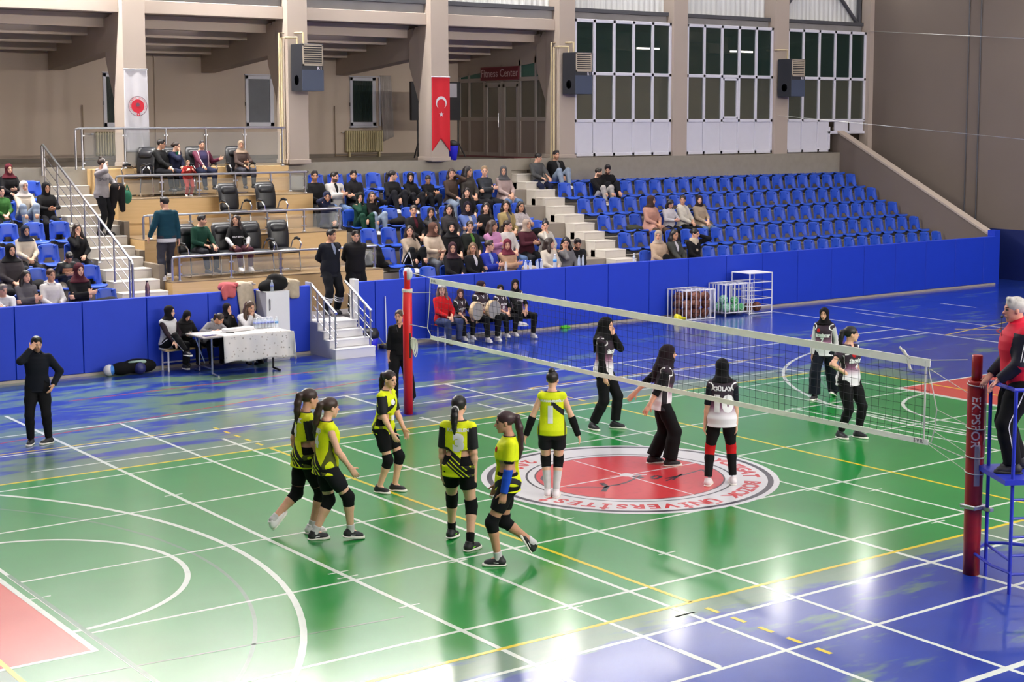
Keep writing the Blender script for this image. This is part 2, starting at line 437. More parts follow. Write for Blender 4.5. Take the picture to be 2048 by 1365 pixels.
# the platform for guests: oak-faced tiers
TZ = [3.0, 2.2, 1.42]; TY = [17.0, 15.6, 14.2]
m = MB()
m.box(-0.3, 4.56, 17.0+1.2, YC+0.3, 2.0, 3.62); 
TXR = [4.56, 4.66, 4.78]
for z, y, xr in zip(TZ, TY, TXR):
    m.box(-0.22, xr, y, y+1.75, z-1.1, z-0.02)
struct(m.build('guest_platform_fronts', WOOD))
m = MB()
for z, y, xr in zip(TZ, TY, TXR): m.box(-0.22, xr, y-0.01, y+1.7, z-0.02, z, 0.004)
struct(m.build('guest_platform_floors', mt('platform_floor', (128, 108, 84), 0.3, 0.12, 4.0)))
m = MB().box(-0.34, -0.22, 14.6, 15.6, 0.9, 1.75).box(-0.34, -0.22, 15.6, 16.4, 1.3, 1.98).box(-0.34, -0.22, 16.4, 17.6, 1.3, 2.55)
struct(m.build('guest_platform_side', mt('platform_side', (120, 108, 94), 0.6, 0.1)))
# balcony deck, its back wall and roof
struct(MB().box(-9.0, 12.9, YC+0.3, YB, ZD-0.3, ZD).box(12.9, XE, YC+0.1, YB, ZD-0.3, ZD).box(-9, 11.46, YC+0.28, YC+0.34, 2.8, ZD+0.012).box(12.12, XE, YC-0.02, YC+0.3, 2.6, ZD+0.012).build('balcony_deck', DECKM))
struct(MB().box(-9.0, XE+0.2, YB, YB+0.2, ZD, 10.2).build('wall_back', CREAM2))
struct(MB().box(-9.0, 12.9, YB-0.02, YB, ZD, ZD+0.10).build('baseboard_back', mt('grey_skirting', (128, 116, 104), 0.6)))
m = MB()
for x in (-1.2, 3.35, 7.6): 
    m.tube([(x, YB-0.03, ZD), (x, YB-0.03, 6.35), (x-0.05, YB-0.03, 6.42), (x-1.9, YB-0.03, 6.42)], 0.022, 6)
struct(m.build('trim_1', CREAM2))
def ceil_z(y): return 7.13-(y-18.6)*0.63/4.7
m = MB().prism([(18.85, 7.42), (18.85, ceil_z(18.6)+0.12), (YB, ceil_z(YB)+0.12), (YB, 7.42)], -9, 13.0, 0)
struct(m.build('ceiling_balcony', TAUPE))
m = MB()
for i in range(4):
    y = 19.5+i*1.05; z = ceil_z(y)
    m.box(-9, 13.0, y, y+0.22, z-0.16, z+0.16)
struct(m.build('beam_ribs', CREAM2))
CX = [-7.76, -3.62, 0.51, 4.64, 8.73, 12.87, 17.0, 21.1]
for i, x in enumerate(CX):
    wd = 0.54 if i != 7 else 0.57
    yb = YC+0.62
    m = MB().box(x, x+wd, YC, YC+0.62, ZD-0.02, 13.0, 0.006)
    if i < 6:
        m.prism([(YC+0.6, 5.15), (YC+1.05, 6.1), (YC+1.05, 6.75), (YC+0.75, 7.1), (YC+0.6, 7.1)], x, x+wd, 0)
        m.prism([(YC+1.0, 6.30), (YB, 5.97), (YB, ceil_z(YB)+0.05), (YC+0.9, 7.08)], x+0.04, x+wd-0.1, 0)
        m.box(x-0.02, x+wd+0.04, YC-0.02, YC+0.64, ZD, ZD+0.10, 0.006)
    struct(m.build('column', CREAM))
for i in range(8):
    x0 = CX[i]+(0.54 if i != 7 else 0.57); x1 = CX[i+1] if i < 7 else XE-0.05
    m = MB()
    if i < 5: m.box(x0, x1, 18.5, 18.86, 7.13, 7.43, 0.01)
    struct(m.build('beam_edge', CREAM)) if i < 5 else None
    struct(MB().box(x0, x1, 18.62, 18.82, 7.43 if i < 5 else 7.47, 7.66).build('beam_band', GREYC))
    struct(MB().box(x0, x1, 18.52, 18.70, 7.665, 7.77).build('trim_rail', STEELD))
# corrugated translucent cladding above
def clad_mat():
    M = Mat('corrugated_cladding'); p = M.pos(); x, y, z = M.xyz(p)
    f = M.noise(p, 1.0, 2.0, (14, 1, 0.12))
    M.color(M.mix(f, lin((176, 176, 178)), lin((238, 238, 236)))); M.set(rough=0.5); return M.m
m = MB(); xs = np.arange(-9.0, XE, 0.05)
vs = []; 
for i, x in enumerate(xs):
    yy = 18.76+(0.03 if (i//2) % 2 else 0.0)
    vs += [(x, yy, 7.7), (x, yy, 12.6)]
m.add(vs, [(2*i, 2*i+2, 2*i+3, 2*i+1) for i in range(len(xs)-1)])
struct(m.build('wall_cladding', clad_mat()))
m = MB()
m.rod((21.75, 18.66, 8.0), (23.2, 18.66, 9.6), 0.06); m.rod((25.1, 18.66, 7.75), (23.2, 18.66, 9.6), 0.06); m.box(25.12, 25.2, 18.6, 18.7, 7.7, 12.5)
struct(m.build('trim_brace', STEELD))
# end wall on the right, the sloping parapet that closes the stand
struct(MB().box(XE, XE+0.25, -21, YB, 1.48, 13.0).build('wall_right', TAUPE))
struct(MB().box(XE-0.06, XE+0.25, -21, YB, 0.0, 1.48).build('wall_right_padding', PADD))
struct(MB().box(XE-0.20, XE, YC-0.05, YC+0.3, ZD, 13).build('column_corner', CREAM))
pz = lambda y: 1.53+(y-12.70)*(4.43-1.53)/(18.55-12.70)
struct(MB().prism([(12.4, 0.0), (12.4, pz(12.4)-0.06), (18.6, pz(18.6)-0.06), (18.6, 0)], 24.0, 24.25, 0).build('wall_stand_end', TAUPE))
struct(MB().prism([(12.4, pz(12.4)-0.06), (12.4, pz(12.4)), (18.6, pz(18.6)), (18.6, pz(18.6)-0.06)], 23.98, 24.3, 0).build('trim_stand_end', CREAM))
struct(MB().rod((XE-0.03, 14.55, 1.5), (XE-0.03, 14.55, 12.9), 0.017).build('trim_conduit', STEELD)); struct(MB().rod((XE-0.03, 14.12, 1.5), (XE-0.03, 14.12, 12.9), 0.02).build('trim_conduit', STEELD))
struct(MB().box(XE-0.12, XE-0.01, 14.0, 14.7, 1.5, 1.62).build('trim_conduit_box', STEELD))
struct(MB().box(FX0-0.2, FX0, -21, YB, 0, 13).build('wall_left', TAUPE)); struct(MB().box(FX0, XE, -21.2, -21, 0, 13).build('wall_near', CREAM))
struct(MB().box(FX0-0.2, -9.0, 12.3, 12.6, 0, 13).build('wall_front_return', CREAM))
def roof_mat():
    M = Mat('roof_sheet'); M.color(lin((214, 212, 208))); M.set(rough=0.7); return M.m
struct(MB().box(FX0, XE+0.2, -21, YB+0.2, 12.6, 12.8).build('ceiling', roof_mat()))
# ------------------------------------------------------------------ lamps
def floodlight(x, y, z, tilt, e, label, face):
    t = thing('floodlight', label, 'floodlight', (x, y, z), 0, 'floodlights on the columns')
    R = Matrix.Rotation(tilt, 4, 'X')
    s = -1 if face < 0 else 1
    MB().box(-0.32, 0.32, -0.10, 0.10, -0.25, 0.25, 0.02).xf(R).build('housing', STEELD, t)
    MB().box(-0.29, 0.29, s*0.105-0.004, s*0.105+0.004, -0.22, 0.22).xf(R).build('lens', lamp_mat('flood_%d' % int(e*10), (1.0, 0.95, 0.87), e), t)
    MB().rod((0, -s*0.1, 0), (0, -s*0.45, 0.05), 0.03).build('bracket', STEELD, t)
for i, x in enumerate((0.3, 4.4, 8.5, 12.5, 16.6, 20.8, 24.7)):
    floodlight(x+0.27, YC-0.48, 10.1, math.radians(38), FLOOD_FAR, 'floodlight on a column above the stands', -1)
for i, x in enumerate(CX[1:]):
    floodlight(x+0.27, -20.3, 10.1, math.radians(-28), FLOOD_NEAR, 'floodlight on the wall behind the camera side', 1)
for i, x in enumerate((-12.0, -4.0, 4.0, 12.0, 20.0)):
    for y in (-8.0, 0.0, 8.0):
        t = thing('high_bay_lamp', 'high bay lamp hanging under the hall roof', 'lamp', (x, y, 12.0), 0, 'high bay lamps')
        MB().lathe([(0.05, 0.5), (0.06, 0.25), (0.32, 0.0), (0.33, -0.02), (0.31, -0.02)]).build('shade', STEELD, t)
        MB().lathe([(0.0001, -0.03), (0.30, -0.03), (0.30, -0.025)]).build('lens', lamp_mat('roof_lamp', (1.0, 0.97, 0.92), LAMP_ROOF), t)
        MB().rod((0, 0, 0.5), (0, 0, 0.6), 0.01).build('cord', STEELD, t)

for i in range(8):  # unseen tubes added so the bright cladding gives glare on the floor
    x0 = CX[i]+(0.54 if i != 7 else 0.57); x1 = CX[i+1] if i < 7 else XE-0.3
    k = (2.3, 2.2, 1.5, 0.7, 0.35, 0.2, 0.10, 0.06)[i]
    t = thing('wash_light', 'linear lamp on the cladding above the balcony', 'lamp', ((x0+x1)/2, 17.75, 11.0), 0, 'linear lamps above the balcony')
    MB().box(-1.65, 1.65, -0.09, 0.05, 0.0, 0.10).build('housing', STEELD, t)
    MB().box(-1.6, 1.6, -0.05, 0.04, -0.05, -0.002).build('tube', lamp_mat('wash_%d' % (k*100), (1.0, 0.97, 0.93), WALL_WASH*k), t)
    for xx in (-1.2, 1.2): MB().rod((xx, 0.02, 0.05), (xx, 0.98, 0.05), 0.02).build('bracket', STEELD, t)

floodlight(24.75, 9.6, 9.6, math.radians(-90), 260.0, 'floodlight close to the right end wall', 1)
# ------------------------------------------------------------------ windows and doors
GLASS = glass('dark_window_glass', (0.03, 0.05, 0.045), 0.80, 0.05); GLASSV = glass('clear_glass', (0.75, 0.8, 0.8), 0.09, 0.03); GREEN_GL = glass('green_glass', (0.04, 0.17, 0.14), 0.9, 0.08)
def cladwindow(n, x0, x1, zs, xcut=None):
    y = 18.42; z0, za, zb, z1 = zs; f = MB(); w = 0.09
    bx = lambda a, b, c, d: f.box(a, b, y-0.04, y+0.05, c, d, 0.008)
    xs = [x0+(x1-x0)*i/5 for i in range(6)]
    bx(x0, x1, z1-w, z1); bx(x0, x1, za-w/2, za+w/2); bx(x0, x1, zb-w/2, zb+w/2); 
    bx(x0, xcut or x1, z0, z0+w)
    for i, x in enumerate(xs):
        a = x if i == 0 else (x-w if i == 5 else x-w/2)
        bx(a, a+w, (za if (xcut and x > xcut) else z0), z1)
    if xcut: bx(xcut-w, xcut, z0, za-0.2); bx(xcut-w, x1, za-0.42, za-0.33); 
    if n == 2:
        a, b = xs[2]+w/2, xs[3]-w/2; bx(a, a+0.06, za+.05, zb-.05); bx(b-0.06, b, za+.05, zb-.05); bx(a, b, za+.05, za+0.12); bx(a, b, zb-0.12, zb-.05)
    o = struct(f.build('window_%d' % n, WPVC))
    MB().box(x0+0.02, x1-0.02, y, y+0.012, za, zb).build('pane', glass('smoked_glass', (0.10, 0.11, 0.085), 0.5, 0.05), o); MB().box(x0+0.02, x1-0.02, y, y+0.012, zb, z1-0.04).build('upper_pane', glass('green_black_glass', (0.013, 0.034, 0.028), 0.74, 0.05), o)
    pm = MB()
    for i in range(5):
        a, b = xs[i]+0.05, xs[i+1]-0.05
        if xcut and a > xcut: pm.box(a, b, y-0.01, y+0.03, za-0.33, za-0.04); continue
        if xcut: b = min(b, xcut-0.05)
        pm.box(a, b, y-0.012, y+0.03, z0+0.05, za-0.04)
    pm.build('lower_panel', WPVC, o)
ZW = (3.70, 4.68, 5.98, 7.47)
cladwindow(1, 13.45, 17.0, ZW); cladwindow(2, 17.58, 21.1, ZW); cladwindow(3, 21.7, 25.25, ZW, 23.66)
# the rooms behind the glass
struct(MB().box(13.0, XE, 18.9, YB, 7.5, 7.6).build('ceiling_fitness', TAUPE))
m = MB()
for i in range(3):
    for a, b in ((13.3, 16.2), (17.7, 20.2), (21.8, 24.2)): m.box(a, b, 19.8+1.1*i, 20.0+1.1*i, 7.05-0.1*i, 7.35)
struct(m.build('beam_fitness', CREAM))
for i, x in enumerate((14.6, 18.4, 22.3)):
    t = thing('ceiling_light', ['lit tube light behind the tall window nearest the flag', 'lit tube light behind the middle tall window', 'lit tube light behind the tall window by the end wall'][i], 'ceiling light', (x, 21.0, 6.9), 0)
    MB().box(-0.5, 0.5, -0.06, 0.06, 0.0, 0.06).build('housing', WPVC, t); MB().box(-0.48, 0.48, -0.03, 0.03, -0.05, 0.0).build('tube', lamp_mat('room_tube', (1, 0.93, 0.8), 30.0), t)
    MB().rod((0, 0, 0.06), (0, 0, 0.6), 0.01).build('rod', WPVC, t)
# side partition with the fitness room door
PX = 12.95; PVC2 = mt('pale_aluminium', (176, 166, 158), 0.5, 0.05)
ys = [23.25, 22.75, 21.95, 21.08, 20.2, 19.45, 18.95]; zt = lambda y: 6.48-(y-19.3)*0.115
f = MB()
for y in ys: f.box(PX-0.04, PX+0.04, y-0.04, y+0.04, ZD, zt(y))
for a, b in zip(ys[:-1], ys[1:]):
    for z in (ZD+0.06, 4.74, 5.86): f.box(PX-0.035, PX+0.035, b, a, z-0.06, z+0.05)
    f.prism([(a, zt(a)-0.08), (b, zt(b)-0.08), (b, zt(b)), (a, zt(a))], PX-0.035, PX+0.035, 0)
for y0, y1 in ((21.04, 20.24), (21.91, 21.12)):
    f.box(PX-0.045, PX+0.02, y1+0.02, y1+0.12, ZD+.02, 5.72); f.box(PX-0.045, PX+0.02, y0-0.12, y0-0.02, ZD+.02, 5.72); f.box(PX-0.045, PX+0.02, y1, y0, 5.64, 5.78)
door = struct(f.build('door_1', PVC2))
pm = MB()
for a, b in zip(ys[:-1], ys[1:]): pm.box(PX-0.012, PX+0.012, b, a, ZD, 4.72)
pm.build('lower_panel', mt('taupe_panel', (150, 136, 128), 0.5, 0.05), door)
MB().box(PX-0.006, PX+0.006, ys[-1], ys[0], 4.78, 5.82).build('pane', glass('beige_glass', (0.12, 0.12, 0.095), 0.55, 0.05), door)
MB().prism([(ys[0], 5.9), (ys[-1], 5.9), (ys[-1], zt(ys[-1])), (ys[0], zt(ys[0]))], PX-0.006, PX+0.006, 0).build('upper_pane', GREEN_GL, door)
MB().tube([(PX-0.1, 21.15, 4.5), (PX-0.1, 21.15, 4.9)], 0.015).build('door_handle', STEEL, door)
sg = thing('door_sign', 'dark red sign reading Fitness Center above the glazed door', 'sign', (PX-0.07, 21.12, 6.03))
MB().box(-0.02, 0.025, -0.93, 0.93, -0.19, 0.19, 0.008).build('board', mt('maroon_sign', (112, 24, 38), 0.5), sg)
v, fc = text_mesh('Fitness Center', 0.31, 0.003)
MB().add([(-0.023, -p[0], p[1]) for p in v], fc).build('lettering', mt('sign_lettering', (206, 170, 172), 0.5), sg)
m = MB(); 
for a, b, c in ((0.905, 0.93, 0.19), (-0.93, -0.905, 0.19)): m.box(-0.024, -0.02, a, b, -0.19, 0.19)
m.box(-0.024, -0.02, -0.93, 0.93, 0.168, 0.19).box(-0.024, -0.02, -0.93, 0.93, -0.19, -0.168); m.build('border', mt('sign_border', (142, 60, 70), 0.5), sg)
struct(MB().box(12.0, 12.9, 19.2, 22.6, ZD, ZD+0.012).build('trim_carpet', mt('maroon_carpet', (104, 36, 40), 0.9)))
# three small windows in the back wall, with reveals
BLIND = mt('frosted_pane', (96, 98, 106), 0.4)
for i, (x0, x1) in enumerate(((1.95, 2.77), (5.95, 6.80), (9.20, 10.05))):
    z0, z1 = 4.54, 5.92; y = YB; f = MB()
    for a, b, c, d in ((x0, x0+0.09, z0, z1), (x1-0.12, x1, z0, z1), (x0, x1, z0, z0+0.11), (x0, x1, z1-0.10, z1)): f.box(a, b, y-0.04, y+0.04, c, d, 0.01)
    f.box(x0-0.03, x1+0.03, y-0.09, y, z0-0.05, z0, 0.008).box(x0-0.02, x1+0.2, y-0.05, y, z1+0.005, z1+0.03); f.box(x1+0.1, x1+0.14, y-0.05, y, z0, z1)
    o = struct(f.build('window_%d' % (i+4), WPVC)); MB().box(x0+0.05, x1-0.05, y-0.012, y, z0+0.05, z1-0.05).build('pane', BLIND if i == 1 else GLASS, o)
    MB().box(x0-0.02, x0-0.005, y-0.05, y-0.02, 5.1, 5.2).build('window_handle', STEELD, o)
    if i == 2:
        cu = MB()
        for k in range(7): cu.tube([(x1+0.16+0.05*k, y-0.05, 5.98), (x1+0.19+0.055*k, y-0.045, 5.0), (x1+0.24+0.05*k, y-0.05, 4.1+0.02*k)], [0.03, 0.034, 0.03], 7)
        tag(cu.build('curtain', mt('pale_curtain', (196, 186, 182), 0.9), smooth=True), 'pale slatted curtain gathered beside the window nearest the red flag', 'curtain')
RADM = mt('cream_radiator', (206, 192, 150), 0.45, 0.05)
for lab, x0, x1 in (('cream radiator under the window left of the white banner', 1.68, 2.75), ('cream radiator under the curtained window', 8.98, 10.2)):
    t = thing('radiator', lab, 'radiator', ((x0+x1)/2, YB-0.12, ZD+0.14)); L = x1-x0; n = int(L/0.07)
    body = MB()
    for k in range(n):
        x = -L/2+L*(k+0.5)/n; body.box(x-0.022, x+0.022, -0.06, 0.06, 0, 0.62, 0.015)
    body.rod((-L/2, 0, 0.06), (L/2, 0, 0.06), 0.025).rod((-L/2, 0, 0.56), (L/2, 0, 0.56), 0.025).build('sections', RADM, t)
    MB().rod((-L/2-0.14, 0, 0.56), (-L/2, 0, 0.56), 0.012).tube([(-L/2-0.3, 0.06, 1.3), (-L/2-0.3, 0.06, -0.1), (L/2, 0.06, -0.08)], 0.014).build('pipe', mt('old_pipe', (150, 128, 104), 0.5), t)
    MB().lathe([(0.02, -0.03), (0.02, 0.03)], (-L/2-0.08, 0, 0.56), 10, (1, 0, 0)).build('valve', STEEL, t)
    MB().box(-L/2+0.1, -L/2+0.14, -0.04, 0.04, -0.14, 0).box(L/2-0.14, L/2-0.1, -0.04, 0.04, -0.14, 0).build('foot', RADM, t)
# black notice boards on tripod legs, bin
BLK = mt('matt_black_metal', (26, 24, 28), 0.5)
for lab, x, w, paper in (('black notice board on tripod legs left of the red flag column', 10.02, 0.46, 0), ('black notice board with a pale sheet right of the red flag column', 11.0, 0.82, 1)):
    t = thing('notice_board', lab, 'notice board', (x, 21.0, ZD))
    MB().box(-w/2, w/2, -0.05, 0.05, 1.04, 2.1, 0.01).build('board', BLK, t)
    lg = MB(); px = 0.0 if not paper else w/2-0.05
    lg.rod((px, 0, 0.02), (px, 0, 1.1), 0.022)
    for a in (90, 210, 330): lg.rod((px, 0, 0.42), (px+0.2*math.cos(math.radians(a)), 0.2*math.sin(math.radians(a)), 0.01), 0.016)
    lg.build('stand', BLK, t)
    if paper: MB().box(-w/2+0.03, w/2-0.12, -0.056, -0.051, 1.68, 2.06).build('paper_sheet', mt('paper', (190, 184, 190), 0.8), t)
t = thing('litter_bin', 'blue litter bin with black lid beside the red flag column', 'bin', (9.62, 18.66, ZD))
MB().lathe([(0.10, 0), (0.15, 0.36), (0.15, 0.38)], n=16).build('bucket', mt('bin_blue', (42, 40, 214), 0.5), t, True); MB().lathe([(0.16, 0.38), (0.165, 0.42), (0.10, 0.50), (0.02, 0.52)], n=16).build('lid', BLK, t, True)
# banners hanging on the columns
def banner(name, lab, x0, x1, z0, z1, y, notch, m, wav):
    t = thing(name, lab, 'banner', ((x0+x1)/2, y, z0)); w = x1-x0; h = z1-z0; n, k = 20, 30; mb = MB(); vs = []
    for j in range(k+1):
        for i in range(n+1):
            u = i/n; zb = notch*(1-abs(2*u-1)); z = zb+(h-zb)*j/k
            vs.append(((u-0.5)*w*(1+wav*0.10*(1-j/k)), -0.03-0.012*math.sin(u*11+j*0.05)*(0.4+wav*(1-j/k)), z))
    mb.add(vs, [(j*(n+1)+i, j*(n+1)+i+1, (j+1)*(n+1)+i+1, (j+1)*(n+1)+i) for j in range(k) for i in range(n)])
    o = mb.build('cloth', m, t, True); sm = o.modifiers.new('thickness', 'SOLIDIFY'); sm.thickness = 0.004
    MB().rod((-w/2-0.01, -0.03, h), (w/2+0.01, -0.03, h), 0.012).build('rod', WPVC, t); return t
YBN = YC-0.012
FRED = mt('flag_red', (204, 18, 36), 0.7, 0.05); FWH = mt('banner_white', (214, 210, 214), 0.8, 0.04)
t = banner('flag', 'long red swallow-tailed flag with white crescent and star on a column', 8.72, 9.27, 3.90, 5.81, YBN, 0.33, FRED, 0.3)
mb = MB(); vs = []; n = 40
R1, R2, dz = 0.165, 0.132, -0.038; cz = 1.25; a0 = math.radians(-58)
for i in range(n+1):
    a = a0+(math.pi-2*a0)*i/n; vs.append((R1*math.cos(a), -0.05, cz+R1*math.sin(a)))
b0 = math.asin((R1*math.sin(a0)-dz)/R2) 
for i in range(n+1):
    a = b0+(math.pi-2*b0)*i/n; vs.append((R2*math.cos(a), -0.05, cz+dz+R2*math.sin(a)))
mb.add(vs, [(i, i+1, n+2+i, n+1+i) for i in range(n)])
star = [((0.075 if i % 2 == 0 else 0.030)*math.cos(math.pi/2+i*math.pi/5), -0.05, 0.955+(0.075 if i % 2 == 0 else 0.030)*math.sin(math.pi/2+i*math.pi/5)) for i in range(10)]
mb.add(star+[(0, -0.05, 0.955)], [(i, (i+1) % 10, 10) for i in range(10)]); mb.build('crescent_and_star', FWH, t)
t = banner('banner', 'white hanging banner with a round red emblem on a column', 0.50, 1.05, 4.0, 5.86, YBN, 0.0, FWH, 1.0)
mb = MB(); 
def ring(mb, r0, r1, c, y, n=40):
    vs = []
    for i in range(n):
        a = 2*math.pi*i/n
        for r in (r0, r1): vs.append((c[0]+r*math.cos(a), y, c[1]+r*math.sin(a)))
    mb.add(vs, [(2*i, 2*i+1, (2*i+3) % (2*n), (2*i+2) % (2*n)) for i in range(n)])
mb.cur = 0; ring(mb, 0.0, 0.155, (0.02, 1.03), -0.062); mb.cur = 1; ring(mb, 0.215, 0.226, (0.02, 1.03), -0.062); ring(mb, 0.0, 0.045, (0.02, 1.06), -0.066); mb.cur = 0
ring(mb, 0.02, 0.04, (0.03, 0.845), -0.064)
for i, ch in enumerate('YOZGAT BOZOK ÜNİVERSİTESİ'):
    if ch == ' ': continue
    v, fc = text_mesh(ch, 0.05); a = math.radians(205-230*i/24); th = a-math.pi/2
    mb.add([(0.02+0.188*math.cos(a)+math.cos(th)*p[0]-math.sin(th)*p[1], -0.063, 1.03+0.188*math.sin(a)+math.sin(th)*p[0]+math.cos(th)*p[1]) for p in v], fc)
mb.build('emblem', [mt('emblem_red_print', (206, 30, 52), 0.7), mt('emblem_dark_print', (104, 70, 84), 0.7)], t)
# warm-air heaters on the columns, with gas pipes
HB = mt('heater_blue_grey', (66, 76, 98), 0.5, 0.06); HBD = mt('heater_dark', (40, 42, 50), 0.55, 0.08); PIPE = mt('cream_pipe', (206, 188, 150), 0.5, 0.05)
for lab, xc in (('blue-grey wall heater on the column left of the red flag', 4.91), ('blue-grey wall heater on the column beside the fitness room door', 13.15), ('blue-grey wall heater on the column between the second and third tall windows', 21.38)):
    t = thing('wall_heater', lab, 'heater', (xc, YC, 5.40))
    MB().box(-0.22, 0.36, -0.62, -0.06, 0, 1.12, 0.01).build('casing', HBD, t)
    MB().box(-0.215, 0.355, -0.63, -0.61, 0.005, 0.5).build('front_panel', HB, t)
    lv = MB().box(-0.20, 0.34, -0.635, -0.615, 0.60, 0.64).box(-0.20, 0.34, -0.635, -0.615, 1.07, 1.10).box(-0.20, -0.17, -0.635, -0.615, 0.6, 1.1).box(0.31, 0.34, -0.635, -0.615, 0.6, 1.1)
    for k in range(8): lv.prism([(-0.64, 0.645+0.053*k), (-0.61, 0.67+0.053*k), (-0.61, 0.68+0.053*k), (-0.64, 0.655+0.053*k)], -0.17, 0.31, 0)
    lv.build('louvre', mt('louvre_cream', (188, 174, 156), 0.5), t)
    MB().lathe([(0.001, -0.16), (0.09, -0.15), (0.12, -0.06), (0.12, 0.0)], (-0.22, -0.34, 0.26), 16, (-1, 0, 0)).xf(Matrix.Identity(4)).build('fan_motor', metal('motor_metal', (150, 155, 170), 0.35), t, True)
    MB().box(-0.16, 0.0, -0.3, 0.0, 0.2, 0.3).build('bracket', STEELD, t)
    v, fc = text_mesh('R I', 0.10, 0.004); MB().add([(0.24+p[0], -0.632, 0.54+p[1]) for p in v], fc).build('marking', WPVC, t)
    if xc < 20:
        MB().tube([(-0.36, 0.26, -1.73), (-0.36, 0.26, 1.40), (0.05, -0.10, 1.40), (0.05, -0.2, 1.40), (0.05, -0.2, 1.12)], 0.026, 8).tube([(-0.36, 0.14, -1.73), (-0.36, 0.14, 1.28), (-0.36, -0.06, 1.28), (-0.12, -0.2, 1.28), (-0.12, -0.2, 1.12)], 0.026, 8).build('gas_pipe', PIPE, t)
    else: MB().tube([(-0.30, 0.0, 1.40), (-0.30, -0.1, 1.40), (0.03, -0.2, 1.40), (0.03, -0.2, 1.12)], 0.026, 8).build('gas_pipe', PIPE, t)
# tube lights under the balcony roof
for i, (px, py) in enumerate(((22, 41), (350, 52), (303, 83), (655, 61), (955, 68))):
    p = at(px, py, 1, 20.4 if i != 2 else 22.6); t = thing('tube_light', ['tube light under the balcony roof at the left edge', 'tube light under the balcony roof right of the white banner', 'short tube light at the back of the balcony roof beside the white banner',
        'tube light under the balcony roof right of the left heater', 'tube light under the balcony roof right of the red flag'][i], 'tube light', tuple(p))
    MB().box(-0.62, 0.62, -0.07, 0.07, 0.0, 0.07, 0.01).build('housing', WPVC, t); MB().rod((-0.6, 0, -0.02), (0.6, 0, -0.02), 0.018).build('tube', lamp_mat('balcony_tube', (1, 1, 1), 1.2), t)
    MB().rod((-0.4, 0, 0.07), (-0.4, 0, 0.35), 0.008).rod((0.4, 0, 0.07), (0.4, 0, 0.35), 0.008).build('hanger', WPVC, t)
# steel safety wires in front of the end wall
wr = metal('bright_wire', (220, 220, 216), 0.3)
for lab, a, b in (('thin steel wire high along the right end wall', (25.2, 18.3, 7.5), (25.2, 6.0, 6.5)), ('thin steel wire running from the column to the right end wall', (21.2, 18.22, 4.83), (25.2, 5.0, 3.6))):
    tag(MB().rod(a, b, 0.008, 6).build('steel_wire', wr), lab, 'wire')
# ------------------------------------------------------------------ railings
def rail_post(r, a, b, rr=0.024, nm='post'): MB().rod(a, b, rr, 10).lathe([(0.05, 0), (0.05, 0.012), (0.028, 0.03)], a, 10).build(nm, STEEL, r)
def glass_rail(lab, x0, x1, y, z, h, nx, back, gaps=()):
    r = thing('glass_railing', lab, 'railing', (0, 0, 0))
    pts = [(x0, y+0.06, z), (x0, y+0.06, z+h-0.06), (x0+0.015, y+0.05, z+h-0.015), (x0+0.07, y, z+h)]
    MB().tube(pts+[(x1-0.03, y, z+h), (x1+0.02, y+0.06, z+h), (x1+0.02, y+back, z+h)], 0.026, 10).build('handrail', STEEL, r)
    xs = [x0+0.13+(x1-0.08-x0-0.13)*i/(nx-1) for i in range(nx)]
    for x in xs: rail_post(r, (x, y, z), (x, y, z+h))
    if back > 0.3: rail_post(r, (x1+0.02, y+back-0.05, z), (x1+0.02, y+back-0.05, z+h))
    for a, b in zip(xs[:-1], xs[1:]):
        MB().box(a+0.05, b-0.05, y-0.004, y+0.004, z+0.08, z+h-0.10).build('glass_panel', GLASSV, r)
        for x in (a+0.035, b-0.035):
            for zz in (z+0.14, z+h-0.16): MB().lathe([(0.02, -0.012), (0.02, 0.012)], (x, y, zz), 8, (0, 1, 0)).build('glass_clamp', STEEL, r)
    if back > 0.3: MB().box(x1+0.016, x1+0.024, y+0.08, y+back-0.1, z+0.08, z+h-0.10).build('glass_panel', GLASSV, r)
glass_rail('steel and glass railing along the balcony edge behind the guests', -0.65, 4.5, YC-0.06, ZD-0.04, 0.91, 6, 0.05)
glass_rail('steel and glass railing on the top guest tier', -0.18, 4.50, 17.12, 3.0, 0.50, 6, 1.0)
glass_rail('steel and glass railing on the middle guest tier', -0.16, 4.62, 15.72, 2.2, 0.50, 6, 1.2)
glass_rail('steel and glass railing on the lowest guest tier', -0.14, 4.70, 14.32, 1.42, 0.50, 5, 1.2)
r = thing('stair_railing', 'sloping steel handrail beside the left aisle steps', 'railing', (-1.33, 0, 0))
za = lambda y: 1.95+(y-13.57)*(4.20-1.95)/(18.5-13.57)
MB().tube([(0, 13.55, 1.0), (0, 13.55, 1.90), (0, 13.60, 1.97), (0, 18.45, za(18.45)), (0, 18.52, za(18.5)-0.05), (0, 18.52, 3.5)], 0.028, 10).build('handrail', STEEL, r)
for i in range(7):
    y = 13.7+i*0.78; rail_post(r, (0, y, za(y)-0.92), (0, y, za(y)), 0.02)
for d in (0.22, 0.44, 0.66): MB().rod((0, 13.6, za(13.6)-d), (0, 18.4, za(18.4)-d), 0.010, 6).build('side_bar', STEEL, r)
